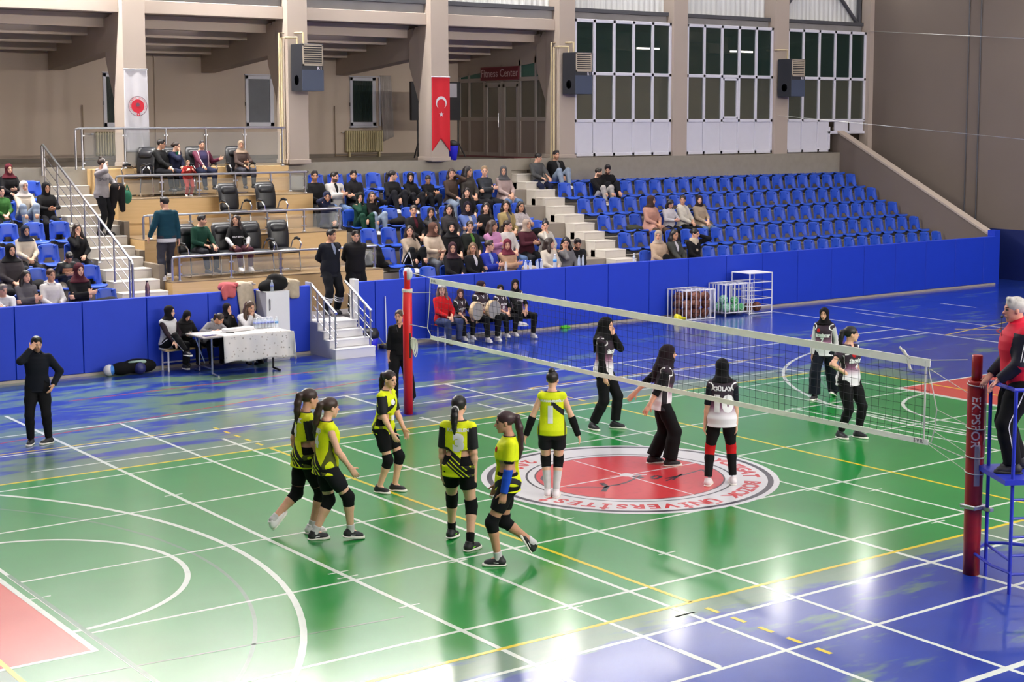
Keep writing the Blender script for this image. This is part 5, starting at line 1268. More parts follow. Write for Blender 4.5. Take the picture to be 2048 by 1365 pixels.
    def leg_stripe(s, mat, off=.013):
        """a pale stripe sewn down the outside of each leg"""
        for sd in (-1, 1):
            Hj, K, A, Rf = s.leg[sd]; v = []; 
            for f in np.linspace(.05, .97, 16):
                i, p, d = s._along([Hj, K, A], f); v.append((p, d))
            bv = BVHTree.FromPolygons([tuple(q) for q in s.botv[0]], [tuple(q) for q in s.botv[1]]); mb = MB(); pts = []
            for p, d in v:
                o = unit(np.cross(d, [0, 1, 0.3]))*1.0; o = o if o[0]*sd > 0 else -o
                for e in (-off, off):
                    q = unit(o+np.array([0, 1, 0])*e/.09); h = bv.ray_cast(Vector((p+q*.25)*s.sc), Vector(-q))
                    pts.append(tuple(np.array(h[0])+q*.003) if h[0] is not None else tuple((p+q*.1)*s.sc))
            mb.add(pts, [(2*i, 2*i+1, 2*i+3, 2*i+2) for i in range(len(v)-1)]); mb.build('leg_stripe', mat, s.boto, True)
        return s
    def knees(s, mat):
        for sd in (-1, 1):
            Hj, K, A, Rf = s.leg[sd]; F = Field(); w = .6+.4*s.wide; s._tube(F, [K+unit(Hj-K)*.10, K, K+unit(A-K)*.10], [.074*w, .066*w, .064*w], 0.0, 1.0, .02); d = unit(Hj-K); F.cut(K+d*.085, d, K+d*.12, .12); F.ell(K+np.array([0, .02, 0]), np.eye(3), (.055, .055, .075), .02)
            s._add('knee_pad', F.mesh(s.vox), mat)
        return s
    def socks(s, mat, f=.75):
        for sd in (-1, 1):
            Hj, K, A, Rf = s.leg[sd]; F = Field(); s._tube(F, [K+(A-K)*f, A, A+Rf@np.array([0, .03, -.04])], [float(np.interp(f, (0, .3, 1), (.058, .060, .042))), .043, .042], 0.0, 1.0, .01); d = unit(K-A); p = K+(A-K)*f; F.cut(p, d, p+d*.04, .1); s._add('sock', F.mesh(s.vox), mat)
        return s
    def arm_sleeves(s, mat, f0, f1, sides=(-1, 1), name='arm_sleeve'):
        for sd in sides:
            S, E, W, pn = s.arm[sd]; F = Field(); Wx = W+unit(W-E)*.04; p0, d0, p1, d1 = s._tube(F, [S, E, E+(W-E)*.35, Wx], [.060+.006*s.male, .050+.006*s.male, .050+.006*s.male, .038], f0, f1, .01); F.cut(p0, -d0, p0-d0*.04, .1); s._add(name, F.mesh(s.vox), mat)
        return s
    def shoes(s, mat, sole=None, accent=None):
        key = round(min(s.vox, .012), 3)
        if key not in _SH: _SH[key] = shoe_shapes(key)
        up, so = _SH[key]
        for sd in (-1, 1):
            Hj, K, A, Rf = s.leg[sd]; o = s._add('shoe', (up[0]@Rf.T+A, up[1]), mat)
            if sole: s._add('sole', (so[0]@Rf.T+A, so[1]), sole, parent=o)
            if accent:
                mb = MB()
                for k in (-1, 1): mb.add([tuple((A+Rf@np.array(p))*s.sc) for p in ((k*.0465, -.03, -.035), (k*.0470, .0, -.046), (k*.0455, .05, -.040), (k*.0440, .052, -.033), (k*.046, .0, -.037))], [(0, 1, 2, 3, 4)])
                mb.build('shoe_mark', accent, o)
        return s
    def hair(s, style='short', c=(34, 26, 24), tail=.30, sway=0.0, tie=None):
        F = Field(); H = s.Hd; m = hair_mat(c); big = 1.0 if style != 'buzz' else .93
        F.ell(H((0, -.018, .036)), s.Rh, (.081*big, .101*big, .089*big), 0)
        if style in ('short', 'buzz', 'bowl'): F.cap(H((-.03, .040, .100)), H((.03, .045, .100)), .026*big, .024, .02) if style != 'buzz' else None
        cutp = -.028 if style in ('short', 'buzz') else -.045
        F.sub_ell(H((0, .112, -.040)), s.Rh, (.068, .078, .118)); F.cut(H((0, 0, cutp)), s.Rh.T@np.array([0, .62, -1.0]))
        if style in ('pony', 'ponylow', 'braid'):
            z0 = .055 if style != 'ponylow' else -.01; n = np.array([math.sin(sway), 0, 0]); pts = [H((0, -.105, z0)), H((0, -.135, z0-.02))]; L = tail
            dn = np.array([0, 0, -1.0]); bk = s.Rh.T@np.array([0, -1.0, 0]); q = pts[1]
            for i in range(4): q = q+L/4*unit(dn+bk*(.25-.12*i)+n); pts.append(q)
            F.chain(pts, [.024, .036, .040, .034, .026, .012], .02)
            if style == 'braid':
                for i in range(10): f = i/10; F.ell(pts[1]+(pts[-1]-pts[1])*f, s.Rh, (.036*(1-.4*f), .030*(1-.4*f), .020), .008)
        elif style == 'bun': F.ell(H((0, -.050, .125)), s.Rh, (.045, .043, .040), .015)
        elif style == 'lowbun': F.ell(H((0, -.115, .02)), s.Rh, (.045, .04, .042), .015)
        elif style in ('long', 'bob', 'curly'):
            L = {'long': .30, 'bob': .12, 'curly': .24}[style]*tail/.30
            for sd in (-1, 1):
                b0 = H((sd*.068, -.025, .02)); b1 = H((sd*.088, -.02, -.09)); b2 = b1+np.array([0, 0, -L])*.5+s.Rt.T@np.array([sd*.012, .01, 0]); b3 = b1+np.array([0, 0, -L])+s.Rt.T@np.array([0, .02, 0])
                F.chain([b0, b1, b2, b3], [.034, .036, .038, .020], .03)
            bk0 = H((0, -.075, 0)); F.chain([bk0, bk0+np.array([0, 0, -.12])+s.Rt.T@np.array([0, -.035, 0]), bk0+np.array([0, 0, -.10-L])+s.Rt.T@np.array([0, -.055, 0])], [.065, .075, .05], .04)
            if style == 'curly':
                r_ = random.Random(3)
                for i in range(26):
                    a = r_.uniform(.6, 5.7); z = r_.uniform(-.26, .09); F.ell(H((.095*math.sin(a), -.02-.085*math.cos(a)*-1 if math.cos(a) < 0 else -.02-.085*math.cos(a), z)), s.Rh, (.03, .03, .03), .012)
        vq = F.mesh(s.vox); o = s._add('hair', vq, m, {'hp': (vq[0]-s.HC)@s.Rh.T})
        if tie is not None:
            z0 = .055 if style != 'ponylow' else -.01; mb = MB(); mb.tube([tuple(H((.034*math.cos(a), -.128, z0-.015+.034*math.sin(a)))*s.sc) for a in np.linspace(0, 2*math.pi, 13)[:-1]], .012*s.sc, 8, closed=True); mb.build('hair_tie', tie, o, True)
        return s
    def hijab(s, mat, drape=1.0, tailback=False, loose=0.0):
        F = Field(); H = s.Hd; l = loose
        F.ell(H((0, -.014, .030)), s.Rh, (.088+l, .108+l, .100+l), 0); F.ell(H((0, .012, -.075)), s.Rh, (.072+l, .080+l, .065), .03); F.cap(H((0, -.02, -.06)), s.T((0, -.005, .50)), .080+l, .092, .04)
        if drape > 0: F.loft(s.H, s.Rt, [(.535-.17*drape, .150*s.wide, .118, .0), (.45, .172*(.6+.4*s.wide), .112, 0), (.50, .125, .088, -.005), (.545, .075, .075, 0)], .03, .022)
        if tailback: F.chain([H((0, -.10, 0)), s.T((0, -.125, .42)), s.T((0, -.15, .26))], [.06, .07, .03], .04, (s.Rt.T@np.array([0, 1.0, 0]), .6))
        F.sub_ell(H((0, .088, -.012)), s.Rh, (.055, .060, .080))
        vq = F.mesh(s.vox); s._add('headscarf', vq, mat, {'hp': (vq[0]-s.HC)@s.Rh.T}); return s
    def scarf(s, mat):
        F = Field(); F.loft(s.H, s.Rt, [(.44, .10, .09, .02), (.50, .105, .095, .01), (.56, .075, .085, .005)], 0, .012); F.cap(s.T((.03, .09, .48)), s.T((.02, .13, .28)), .045, .04, .03, (s.Rt.T@np.array([0, 1., 0]), .5)); s._add('scarf', F.mesh(s.vox), mat); return s
    def decal(s, txt, size, z, back, mat, x=0.0, name='lettering', bold=0.01, sx=1.0):
        """printed letters laid onto the shirt surface"""
        bv = BVHTree.FromPolygons([tuple(q) for q in s.topv[0]], [tuple(q) for q in s.topv[1]]); v, fc = fine_mesh(*text_mesh(txt, size, bold), .022); out = []; sg = -1 if back else 1
        for p in v:
            q = s.T((x+p[0]*sx*(-sg), sg*.40, z+p[1])); d = s.Rt.T@np.array([0, -sg, 0.0]); h = bv.ray_cast(Vector(q*s.sc), Vector(d))
            out.append(tuple(np.array(h[0])-d*.004) if h[0] is not None else tuple(s.T((x+p[0]*sx*(-sg), sg*.1, z+p[1]))*s.sc))
        MB().add(out, fc).build(name, mat, s.topo); return s
    def held(s, name, label, cat, sd, size, mat, off=(0, .05, 0), rz=0):
        """a thing held in the hand: it stays an object of its own"""
        S, E, W, pn = s.arm[sd]; p = (W+unit(W-E)*.075)*s.sc; R = rotz(s.root.rotation_euler.z); q = np.array(s.root.location)+R@(p+np.array(off))
        o = MB().box(-size[0]/2, size[0]/2, -size[1]/2, size[1]/2, -size[2]/2, size[2]/2, min(size)*.3).build(name, mat); o.location = q; o.rotation_euler = (0.4, 0, s.root.rotation_euler.z+rz); tag(o, label, cat); return o
# ------------------------------------------------------------------ people on the court
def gh(fx, fy, top):
    """ground point under a pixel and the height of someone whose crown reaches pixel row top there"""
    P = at(fx, fy); D = math.hypot(P[0]-CAM[0], P[1]-CAM[1]); q = at(fx, top, 2, 0.0 if top > 700 else 6.0) if False else None
    d = AX.T @ np.array([(fx-1024-PCX)/FPX, -(top-682.5-PCY)/FPX, 1.0]); z = CAM[2]+D*d[2]/math.hypot(d[0], d[1]); return P, z*1.7/1.68
face = lambda a: math.radians(143.7+a)
BLACK = cloth((26, 26, 30)); BLACK2 = cloth((36, 36, 42)); WHITE = cloth((226, 222, 226)); SHOEB = mt('black_shoe', (30, 30, 36), 0.6, 0.2, 20.0); SHOEW = mt('white_shoe', (224, 218, 222), 0.55); SOLEW = mt('white_sole', (226, 222, 214), 0.6)
PRINTW = mt('white_print', (228, 226, 230), 0.7); PRINTK = mt('dark_print', (40, 40, 44), 0.7); REDK = cloth((206, 30, 34)); BLUEK = cloth((34, 84, 206)); LIME = pattern_mat('lime_jersey'); LIME2 = pattern_mat('lime_jersey_diag'); PLUM = pattern_mat('plum_jersey')
GREENA = mt('neon_green', (130, 230, 40), 0.5); SKL = (222, 172, 146); SKM = (206, 156, 130); SKD = (190, 140, 112)
VC = .0075
def crest(p, x, z, r, m, back=False):
    p.decal('●', r, z, back, m, x, 'crest', 0.0)
TEAM_Y, TEAM_P = 'players in lime green and black', 'players in plum and white'
# the two walking together on the left
P, h = gh(612, 1066, 771); p = Person('player in lime green with a dark braid, farther of the pair walking at left', P, face(118), 1.70, vox=VC, head=(-4, 6, 0), armL=('d', (-.10, -.25, -1), (-.03, .2, -1)), armR=('d', (.15, .18, -1), (0, .5, -1)), footR=(.06, .05, 0, 6), footL=(-.08, -.40, .17, 0, -48), skin=SKM, group=TEAM_Y, lean=3)
p.body(True).top(LIME, .44, hem=-.12, g=.014).bottom(BLACK, .40, g=.010, name='shorts').knees(BLACK).socks(WHITE, .82).shoes(SHOEW, SOLEW).hair('braid', (52, 38, 34), .36)
p.decal('4', .17, .29, True, PRINTW, -.01, 'number', .012); p.decal('SELÇUK', .045, .42, True, PRINTW)
P, h = gh(655, 1082, 806); p = Person('player in lime green with a long dark ponytail, nearer of the pair walking at left', P, face(112), 1.66, vox=VC, wide=1.06, head=(-12, 4, 0), armL=('d', (-.15, -.15, -1), (0, .15, -1)), armR=('d', (.22, .35, -1), (.02, .75, -1)), footR=(.07, .26, .012, 4, 8), footL=(-.10, -.12, 0, 6), skin=SKL, group=TEAM_Y, lean=2)
p.body(True).top(LIME, .0, hem=-.10, g=.015).bottom(BLACK2, .36, g=.010, name='shorts').knees(BLACK).socks(WHITE, .80).shoes(SHOEB, SOLEW, PRINTW).hair('braid', (58, 42, 36), .46, -.25)
p.decal('4', .17, .27, True, PRINTW, .03, 'number', .012); p.decal('ATEŞ', .05, .40, True, PRINTW, .03)
# beside the far post
P, h = gh(770, 984, 739); p = Person('player in lime green standing nearest the bright red post, facing right', P, face(66), h, vox=VC, head=(14, 4, 0), armL=('d', (-.12, .35, -1), (.05, .65, -1)), armR=('d', (.10, .30, -1), (-.10, .7, -1)), footL=(-.10, .10, 0, -4), footR=(.08, -.04, 0, 8), skin=SKL, group=TEAM_Y, lean=6)
p.body(True).top(LIME2, .46, hem=-.08, g=.014, neck='v').bottom(BLACK, .36, g=.010, name='shorts').knees(BLACK).shoes(SHOEB, SOLEW).hair('pony', (44, 32, 30), .30)
p.decal('SERVİS', .075, .14, False, PRINTW); crest(p, .05, .36, .10, PRINTW)
# number 3 and the girl with the blue sleeve
P, h = gh(918, 1093, 792); p = Person('player in lime green number 3 walking away, hair in a white scrunchie', P, face(168), 1.72, vox=VC, head=(6, 2, 0), armL=('d', (-.14, .05, -1), (-.02, .12, -1)), armR=('d', (.12, -.05, -1), (.02, .1, -1)), footL=(-.14, .28, 0, 10, 6), footR=(.16, -.14, 0, 28), skin=SKL, group=TEAM_Y, pel=-8)
p.body(True).top(LIME, .46, hem=-.10, g=.016).bottom(BLACK, .26, g=.010, name='shorts').knees(BLACK).socks(BLACK, .72).shoes(SHOEB, SOLEW, GREENA).hair('ponylow', (24, 22, 24), .26, 0, WHITE)
p.decal('3', .24, .27, True, PRINTW, .03, 'number', .02); p.decal('KARDELEN', .048, .415, True, PRINTW, .02, 'lettering', .002)
P, h = gh(1014, 1128, 817); p = Person('player in lime green with a royal blue arm sleeve walking left', P, face(276), 1.68, vox=VC, head=(0, 6, 0), armL=('d', (-.10, .05, -1), (-.02, .16, -1)), armR=('d', (.12, .1, -1), (.02, .3, -1)), footL=(-.07, .10, 0, 4), footR=(.07, -.34, .20, 0, -58), skin=SKD, group=TEAM_Y, lean=-2)
p.body(True).top(pattern_mat('lime_jersey_plain'), .34, hem=-.08, g=.014, sg=.012).bottom(BLACK, .34, g=.010, name='shorts').knees(BLACK).socks(WHITE, .80).shoes(SHOEB, SOLEW, PRINTW).hair('pony', (54, 34, 36), .46).arm_sleeves(BLUEK, .47, .93, (-1,)).arm_sleeves(BLACK, .30, .36)
crest(p, -.05, .36, .08, REDK)
# number 1
P, h = gh(1104, 994, 738); p = Person('player in lime green number 1 seen from behind, hair in a bun', P, face(178), h*.985, vox=VC, head=(14, 2, 0), armL=('d', (-.42, -.02, -1), (-.34, .05, -1)), armR=('d', (.42, -.02, -1), (.36, .05, -1)), footL=(-.055, .02, 0, 8), footR=(.055, .0, 0, 8), skin=SKL, group=TEAM_Y)
p.body(True).top(LIME2, 0, hem=-.06, g=.016).bottom(BLACK2, .28, g=.012, name='shorts').knees(BLACK).socks(WHITE, .22).shoes(SHOEW, SOLEW).hair('bun', (34, 28, 30)).arm_sleeves(BLACK, .50, .985)
p.decal('1', .28, .21, True, PRINTW, -.02, 'number', .02); p.decal('MUHAMMEDOĞLU', .036, .395, True, PRINTW, 0, 'lettering', .002)
# plum team beyond the net
P, h = gh(1208, 858, 634); p = Person('player in plum and white with a black headscarf, hand at her chin beyond the net', P, face(70), h, vox=VC, head=(8, 2, 0), armL='chin', armR=('d', (.12, .08, -1), (.0, .20, -1)), footR=(.12, -.14, 0, 40), footL=(-.10, .14, 0, 0), skin=SKL, group=TEAM_P)
p.body().top(PLUM, 0, hem=-.10, g=.018).bottom(BLACK, .95, wideleg=.012, ankle=.05).shoes(SHOEB, SOLEW).hijab(BLACK, .5, True).arm_sleeves(BLACK, .04, .95)
p.decal('İLAHİYAT', .055, .27, False, PRINTW); p.decal('3', .10, .19, False, PRINTW, 0, 'number', .008)
P, h = gh(1322, 930, 689); p = Person('player in plum and white with a dark headscarf, both arms held back', P, face(96), h, vox=VC, head=(4, -2, 0), armL=('d', (-.30, -.85, -1), (-.25, -.75, -1)), armR=('d', (.12, -.35, -1), (.05, -.45, -1)), footR=(.09, .10, 0, 4), footL=(-.10, -.10, 0, 0), skin=SKL, group=TEAM_P, lean=6, curl=.2)
p.body().top(PLUM, 0, hem=-.12, g=.020).bottom(BLACK, .97, wideleg=.034, ankle=.06).shoes(SHOEB, SOLEW).hijab(cloth((48, 34, 44)), .4, True).arm_sleeves(BLACK, .04, .66)
P, h = gh(1442, 972, 718); p = Person('player in plum and white number 10 seen from behind, red knee pads', P, face(176), h, vox=VC, head=(-16, 0, 0), armL=('d', (-.14, -.02, -1), (-.12, .10, -1)), armR=('d', (.10, -.02, -1), (.06, .14, -1)), footL=(-.17, .0, 0, 14), footR=(.16, .10, 0, -6), skin=SKL, group=TEAM_P)
p.body().top(PLUM, 0, hem=-.10, g=.022).bottom(BLACK, .955, g=.006, name='leggings').knees(REDK).shoes(SHOEW, SOLEW).hijab(BLACK, .3).arm_sleeves(cloth((30, 32, 48)), .02, .47)
p.decal('10', .28, .20, True, PRINTW, 0, 'number', .02); p.decal('GÜLAY', .075, .40, True, PRINTW, 0, 'lettering', .004)
P, h = gh(1646, 797, 615); p = Person('player in plum with white sleeves and a black headscarf, striding at the far right', P, face(332), h, vox=VC, head=(-6, 2, 0), armL=('d', (-.18, -.30, -1), (-.02, .1, -1)), armR=('d', (.14, .12, -1), (.02, .3, -1)), footR=(.10, .20, 0, 6), footL=(-.12, -.30, .02, 0, -20), skin=SKM, group=TEAM_P)
p.body().top(PLUM, 0, hem=-.10, g=.018).bottom(cloth((22, 28, 44)), .98, wideleg=.040, ankle=.06).shoes(SHOEB, SOLEW).hijab(cloth((30, 26, 32)), .35).arm_sleeves(WHITE, .03, .95)
p.decal('İLAHİYAT', .055, .27, False, PRINTW); p.decal('7', .10, .19, False, PRINTW, 0, 'number', .008); crest(p, .07, .36, .09, REDK)
P, h = gh(1695, 876, 652); p = Person('player in plum and white with a black ponytail, hand on her hip beyond the net', P, face(42), h, vox=VC, wide=1.12, head=(-46, -2, 0), armR='hip', armL=('d', (-.12, .02, -1), (.0, .2, -1)), footR=(.10, -.06, 0, 14), footL=(-.12, .10, 0, -2), skin=SKL, group=TEAM_P)
p.body().top(PLUM, .28, hem=-.10, g=.018, neck='v').bottom(BLACK, .95, g=.010, ankle=.04).shoes(SHOEB, SOLEW).hair('pony', (24, 22, 26), .24)
p.decal('İLAHİYAT', .055, .27, False, PRINTW); p.decal('4', .10, .19, False, PRINTW, 0, 'number', .008); crest(p, .07, .36, .09, REDK)
# officials
P, h = gh(801, 806, 619); p = Person('second referee in black with a whistle behind the bright red post', P, face(4), h, vox=VC, head=(18, 2, 0), armL=('d', (-.16, .02, -1), (-.04, .16, -1)), armR=('d', (.16, .02, -1), (.04, .14, -1)), footR=(.14, .02, 0, 16), footL=(-.18, .0, 0, 24), skin=SKM)
p.body().top(BLACK, .74, hem=-.03, g=.012, neck='v').bottom(BLACK, .975, wideleg=.036, ankle=.06).shoes(SHOEB, SOLEW).hair('lowbun', (56, 40, 34))
wp = p.Hd((0, .105, -.062))*p.sc; MB().lathe([(.009, -.012), (.013, 0), (.009, .012)], tuple(wp), 10, (1, 0, 0)).tube([tuple(wp), tuple(p.Hd((.03, .09, -.14))*p.sc), tuple(p.T((.04, .12, .40))*p.sc), tuple(p.T((.0, .125, .34))*p.sc)], .003, 5).build('whistle', BLK, p.root)
P, h = gh(79, 888, 671); p = Person('coach in a dark zip jumper standing at the left, hand over his face', P, face(12), h, True, vox=VC, head=(-24, 10, 0), armR=('t', (.06, .17, 1.50), (.8, .1, -1), (-.2, -.9, .1)), armL=('t', (-.24, .10, .92), (-.8, -.5, .1), (1, 0, 0)), footR=(.12, .05, 0, 8), footL=(-.14, .0, 0, 44), skin=SKM, beard=1)
p.body().top(cloth((30, 34, 46)), 1.0, hem=-.08, g=.016, sg=.014, high=True).bottom(BLACK, .97, g=.014).shoes(SHOEB, SOLEW).hair('short', (30, 24, 24))
q = S(0.26, 0.20, zp); p = Person('umpire with grey hair in a red and navy tracksuit top standing on the blue stand', (q[0], q[1], zp), face(268), 1.80, True, vox=VC, wide=1.28, head=(0, 2, 0), lean=4, armL=('t', (-.14, .24, .90), (-.6, -.8, -.2), (0, .3, -1)), armR=('t', (.16, .24, .90), (.6, -.8, -.2), (0, .3, -1)), footL=(-.13, .08, 0, 6), footR=(.13, -.05, 0, 8), skin=(210, 150, 130))
p.body().top(pattern_mat('red_track_top'), 1.0, hem=-.12, g=.026, sg=.022, high=True).bottom(BLACK, .975, wideleg=.018, g=.016, ankle=.055).shoes(SHOEB, SHOEB).hair('short', (176, 172, 166)).leg_stripe(PRINTW, .004)
wp = p.Hd((0, .118, -.062))*p.sc; MB().lathe([(.010, -.014), (.015, 0), (.010, .014)], tuple(wp), 10, (1, 0, 0)).tube([tuple(wp), tuple(p.Hd((.0, .13, -.16))*p.sc), tuple(p.T((.0, .16, .38))*p.sc)], .003, 5).build('whistle', BLK, p.root)
for sd in (-1,):
    mb = MB(); Sh, E, W, pn = p.arm[sd]
    for o in (-.012, .012):
        pts = []
        for f in np.linspace(0.0, .5, 8):
            c = Sh+(E-Sh)*f*1.9; pts.append(tuple((c+np.array([sd*.078, o, .03*(1-f)]))*p.sc))
        mb.tube(pts, .0045, 5)
    mb.build('sleeve_stripe', PRINTW, p.root)
# ------------------------------------------------------------------ people in the stands
JEANS = cloth((96, 120, 160)); JEANL = cloth((150, 164, 186)); BEIGE = cloth((206, 180, 150)); CREAMC = cloth((224, 208, 190)); GREYC_ = cloth((120, 120, 124)); DGREY = cloth((66, 64, 68)); NAVY = cloth((36, 40, 66)); BROWN = cloth((84, 66, 56)); MAROON = cloth((88, 30, 44)); DGREEN = cloth((28, 66, 52)); TROU = cloth((40, 40, 46)); LGREY = cloth((176, 174, 178))
TONES = [SKL, SKM, SKD, (214, 162, 138), (198, 150, 124)]; HAIRC = [(32, 25, 24), (44, 32, 28), (26, 22, 24), (60, 42, 34)]
def look(x, y, rz, tx=-1.0, ty=0.0):
    """head turn that points at the middle of the court"""
    a = math.atan2(-(tx-x), ty-y); d = (a-rz+math.pi) % (2*math.pi)-math.pi; return -math.degrees(d)
NP = [0]
def sit(px, py, k, label, top, hd, arms=('lap', 'lap'), bot=None, inner=None, male=False, beard=0, yaw=None, pitch=4, lean=-4, knees=0, turn=0, shoe=None, high=False, wide=1.0, vox=.0118, skin=None, hood=None, scarf=None, base=None, group='spectators in the stands', fy=None, feet=None, side=0, curl=.5, dy=0.0, sleeve=1.0, hem=-.10, cat='person', tail=.30):
    i = NP[0]; NP[0] += 1; skin = skin or TONES[i % 5]
    if base is None: y = RY[k]+.28+dy; z = RZ[k]+.12; drop = .51
    else: y, z, drop = base
    P = at(px, py, 1, y); rz = math.pi+math.radians(turn); cl = math.cos(math.radians(abs(lean)))
    zh = P[2]-z; s = min(1.12, max(.84, zh/(.085+.565*cl+.105))); x = P[0]
    # the head leads the hips when the trunk leans
    fwd = .58*s*math.sin(math.radians(lean))+.02; hx, hy = x-(-math.sin(rz))*fwd-math.cos(rz)*.5*s*math.sin(math.radians(side)), y-math.cos(rz)*fwd
    yw = look(hx, hy, rz) if yaw is None else yaw
    fz = -drop/s
    if feet: fL, fR = feet
    elif knees: fL, fR = (-.11, .40, fz+.36, 0), (.12, .42, fz+.36, 0)
    else: fL, fR = (-.13, (fy or .40), fz, 8), (.13, (fy or .40)+.03, fz, 8)
    p = Person(label, (hx, hy, z), rz, 1.7*s, male, hip=.085, lean=lean, side=side, head=(yw, pitch, 0), armL=arms[0], armR=arms[1], footL=fL, footR=fR, kneeL=(.12, .35, 1.0), kneeR=(.12, .35, 1.0), seated=True, vox=vox, skin=skin, beard=beard, wide=wide, curl=curl, group=group, cat=cat)
    p.body()
    if inner is not None: p.top(inner, 0, hem=-.04, g=.010, name='shirt'); p.top(top, sleeve, hem=hem, g=.026, sg=.020, neck='open', name='jacket')
    else: p.top(top, sleeve, hem=hem, g=.020, sg=.015, high=high, name='sweater')
    p.bottom(bot or TROU, .97, g=.014).shoes(shoe or SHOEB, SOLEW if shoe is not None else None)
    if hd[0] == 'hijab': p.hijab(cloth(hd[1]), hd[2] if len(hd) > 2 else .6)
    elif hd[0] == 'hood': p.hair('short', HAIRC[i % 4]); p.hood(cloth(hd[1]), True)
    elif hd[0] == 'cap':
        p.hair('long', hd[1]); F = Field(); F.ell(p.Hd((0, -.015, .05)), p.Rh, (.092, .112, .086), 0); F.cut(p.Hd((0, 0, .035)), p.Rh.T@np.array([0, .25, -1.])); p._add('cap', F.mesh(p.vox), cloth(hd[2]))
    else: p.hair(hd[0], hd[1] if len(hd) > 1 else HAIRC[i % 4], tail)
    if hood: p.hood(cloth(hood))
    if scarf: p.scarf(cloth(scarf))
    return p
H1, H2, H3 = (30, 24, 24), (46, 34, 30), (70, 50, 40)
K = (34, 32, 36)
# left stand
sit(17, 337, 0, 'woman in a maroon headscarf and black coat in the top row of the left stand', cloth(K), ('hijab', (92, 30, 42)), ('phone', 'lap'))
sit(47, 372, 1, 'woman in a white headscarf and cream cardigan with pale jeans drawn up', CREAMC, ('hijab', (216, 206, 200)), ('knee', 'knee'), JEANL, knees=1, shoe=SHOEW)
sit(92, 375, 1, 'woman in a black hooded top beside the left handrail, second row', cloth(K), ('hood', (30, 30, 34)), ('phone', 'phone'))
sit(2, 382, 1, 'person in a green top cut off by the left edge of the photo', cloth((60, 110, 52)), ('short', H1), ('lap', 'lap'))
sit(50, 461, 3, 'woman in a dark blue headscarf and white sweater in the left stand', CREAMC, ('hijab', (34, 40, 62)), ('lap', 'lap'))
sit(154, 457, 3, 'woman in a black sweater with a hand over her mouth beside the left handrail', cloth(K), ('bob', H2), ('lap', 'chin'))
sit(20, 499, 4, 'woman in a black headscarf and dark grey coat in the left stand', cloth((70, 64, 68)), ('hijab', (28, 26, 30)), ('lap', 'lap'), wide=1.1, hem=-.2)
sit(136, 509, 4, 'person in a shiny black jacket bending over a phone in the left stand', mt('shiny_black_jacket', (26, 28, 30), 0.3, 0.4, 14), ('short', H1), ('phone', 'phone'), cloth((170, 158, 144)), pitch=38, lean=22, yaw=0)
sit(51, 552, 5, 'dark-haired woman in a grey polo-neck in the front row of the left stand', cloth((92, 88, 94)), ('long', H1), ('cross', 'cross'), high=True)
sit(101, 549, 5, 'woman in a white hooded sweater with clasped hands, front row of the left stand', cloth((222, 216, 214)), ('lowbun', (70, 44, 36)), ('lap', 'lap'), cloth((190, 176, 164)), hood=(222, 216, 214))
sit(157, 538, 5, 'woman in a maroon headscarf with folded arms in the front row of the left stand', cloth(K), ('hijab', (80, 32, 44)), ('cross', 'cross'))
sit(4, 578, 5, 'grey-haired man in a white hooded top leaning over the wall at the left edge', cloth((216, 214, 218)), ('short', (120, 112, 104)), (('t', (-.10, .50, .36), (-.6, .2, -1)), ('t', (-.16, .62, .34), (.8, .4, -1))), male=True, base=(13.15, RZ[5]+.1, .5), lean=20, turn=-30)
# middle stand, second row
sit(629, 351, 1, 'man in a black sweater at the glass end of the top guest tier', cloth(K), ('short', H1), ('lap', 'lap'), male=True, beard=1)
sit(668, 353, 1, 'bearded man in a white hooded jacket with folded arms', cloth((214, 208, 204)), ('short', H1), ('cross', 'cross'), JEANS, inner=cloth(K), male=True, beard=2, yaw=-20)
sit(707, 350, 1, 'bearded man in a black jacket with folded arms beside the man in white', cloth((38, 36, 40)), ('short', H1), ('cross', 'lap'), male=True, beard=2, high=True)
sit(784, 350, 1, 'woman with tied dark hair and a black sweater, face in profile', cloth(K), ('pony', H1), ('lap', 'lap'), yaw=-50, shoe=SHOEW, knees=1)
sit(821, 354, 1, 'woman in a black hood with pale shoes up on the seat ahead', cloth((34, 32, 36)), ('hood', (28, 26, 30)), ('lap', 'knee'), knees=1, shoe=SHOEW)
sit(856, 357, 1, 'dark-haired woman in black looking down, pale shoes up on the seat ahead', cloth(K), ('lowbun', H1), ('cross', 'cross'), pitch=28, knees=1, shoe=SHOEW)
sit(903, 346, 1, 'long-haired woman in a brown jacket with a hand at her temple', cloth((74, 58, 50)), ('long', H2), ('temple', 'lap'), JEANL)
sit(934, 341, 1, 'woman with long dark hair in a brown-grey sweater, second row', cloth((72, 66, 62)), ('long', H1), ('lap', 'lap'), yaw=-30)
sit(969, 341, 1, 'fair-haired person in a dark grey jacket with folded arms', cloth((60, 62, 68)), ('short', (150, 126, 98)), ('cross', 'cross'))
sit(1007, 341, 1, 'woman in a grey headscarf and pale pink coat beside the aisle', cloth((188, 164, 160)), ('hijab', (92, 90, 94)), ('lap', 'lap'), JEANS, hem=-.2)
# third row
sit(654, 393, 2, 'boy in a navy hood with a hand on his head beside the glass railing', NAVY, ('hood', (36, 42, 72)), ('lap', 'temple'))
sit(720, 394, 2, 'person in a dark green hooded top with a hand over the face', DGREEN, ('hood', (26, 40, 36)), ('lap', 'chin'), DGREEN, knees=1, shoe=cloth((140, 132, 124)))
sit(744, 392, 2, 'smiling long-haired woman in black with pale jeans drawn up', cloth(K), ('long', H2), ('temple', 'knee'), JEANL, knees=1, shoe=SHOEW)
sit(934, 384, 2, 'dark-haired woman in black in the third row of the middle stand', cloth(K), ('bob', H1), ('lap', 'lap'))
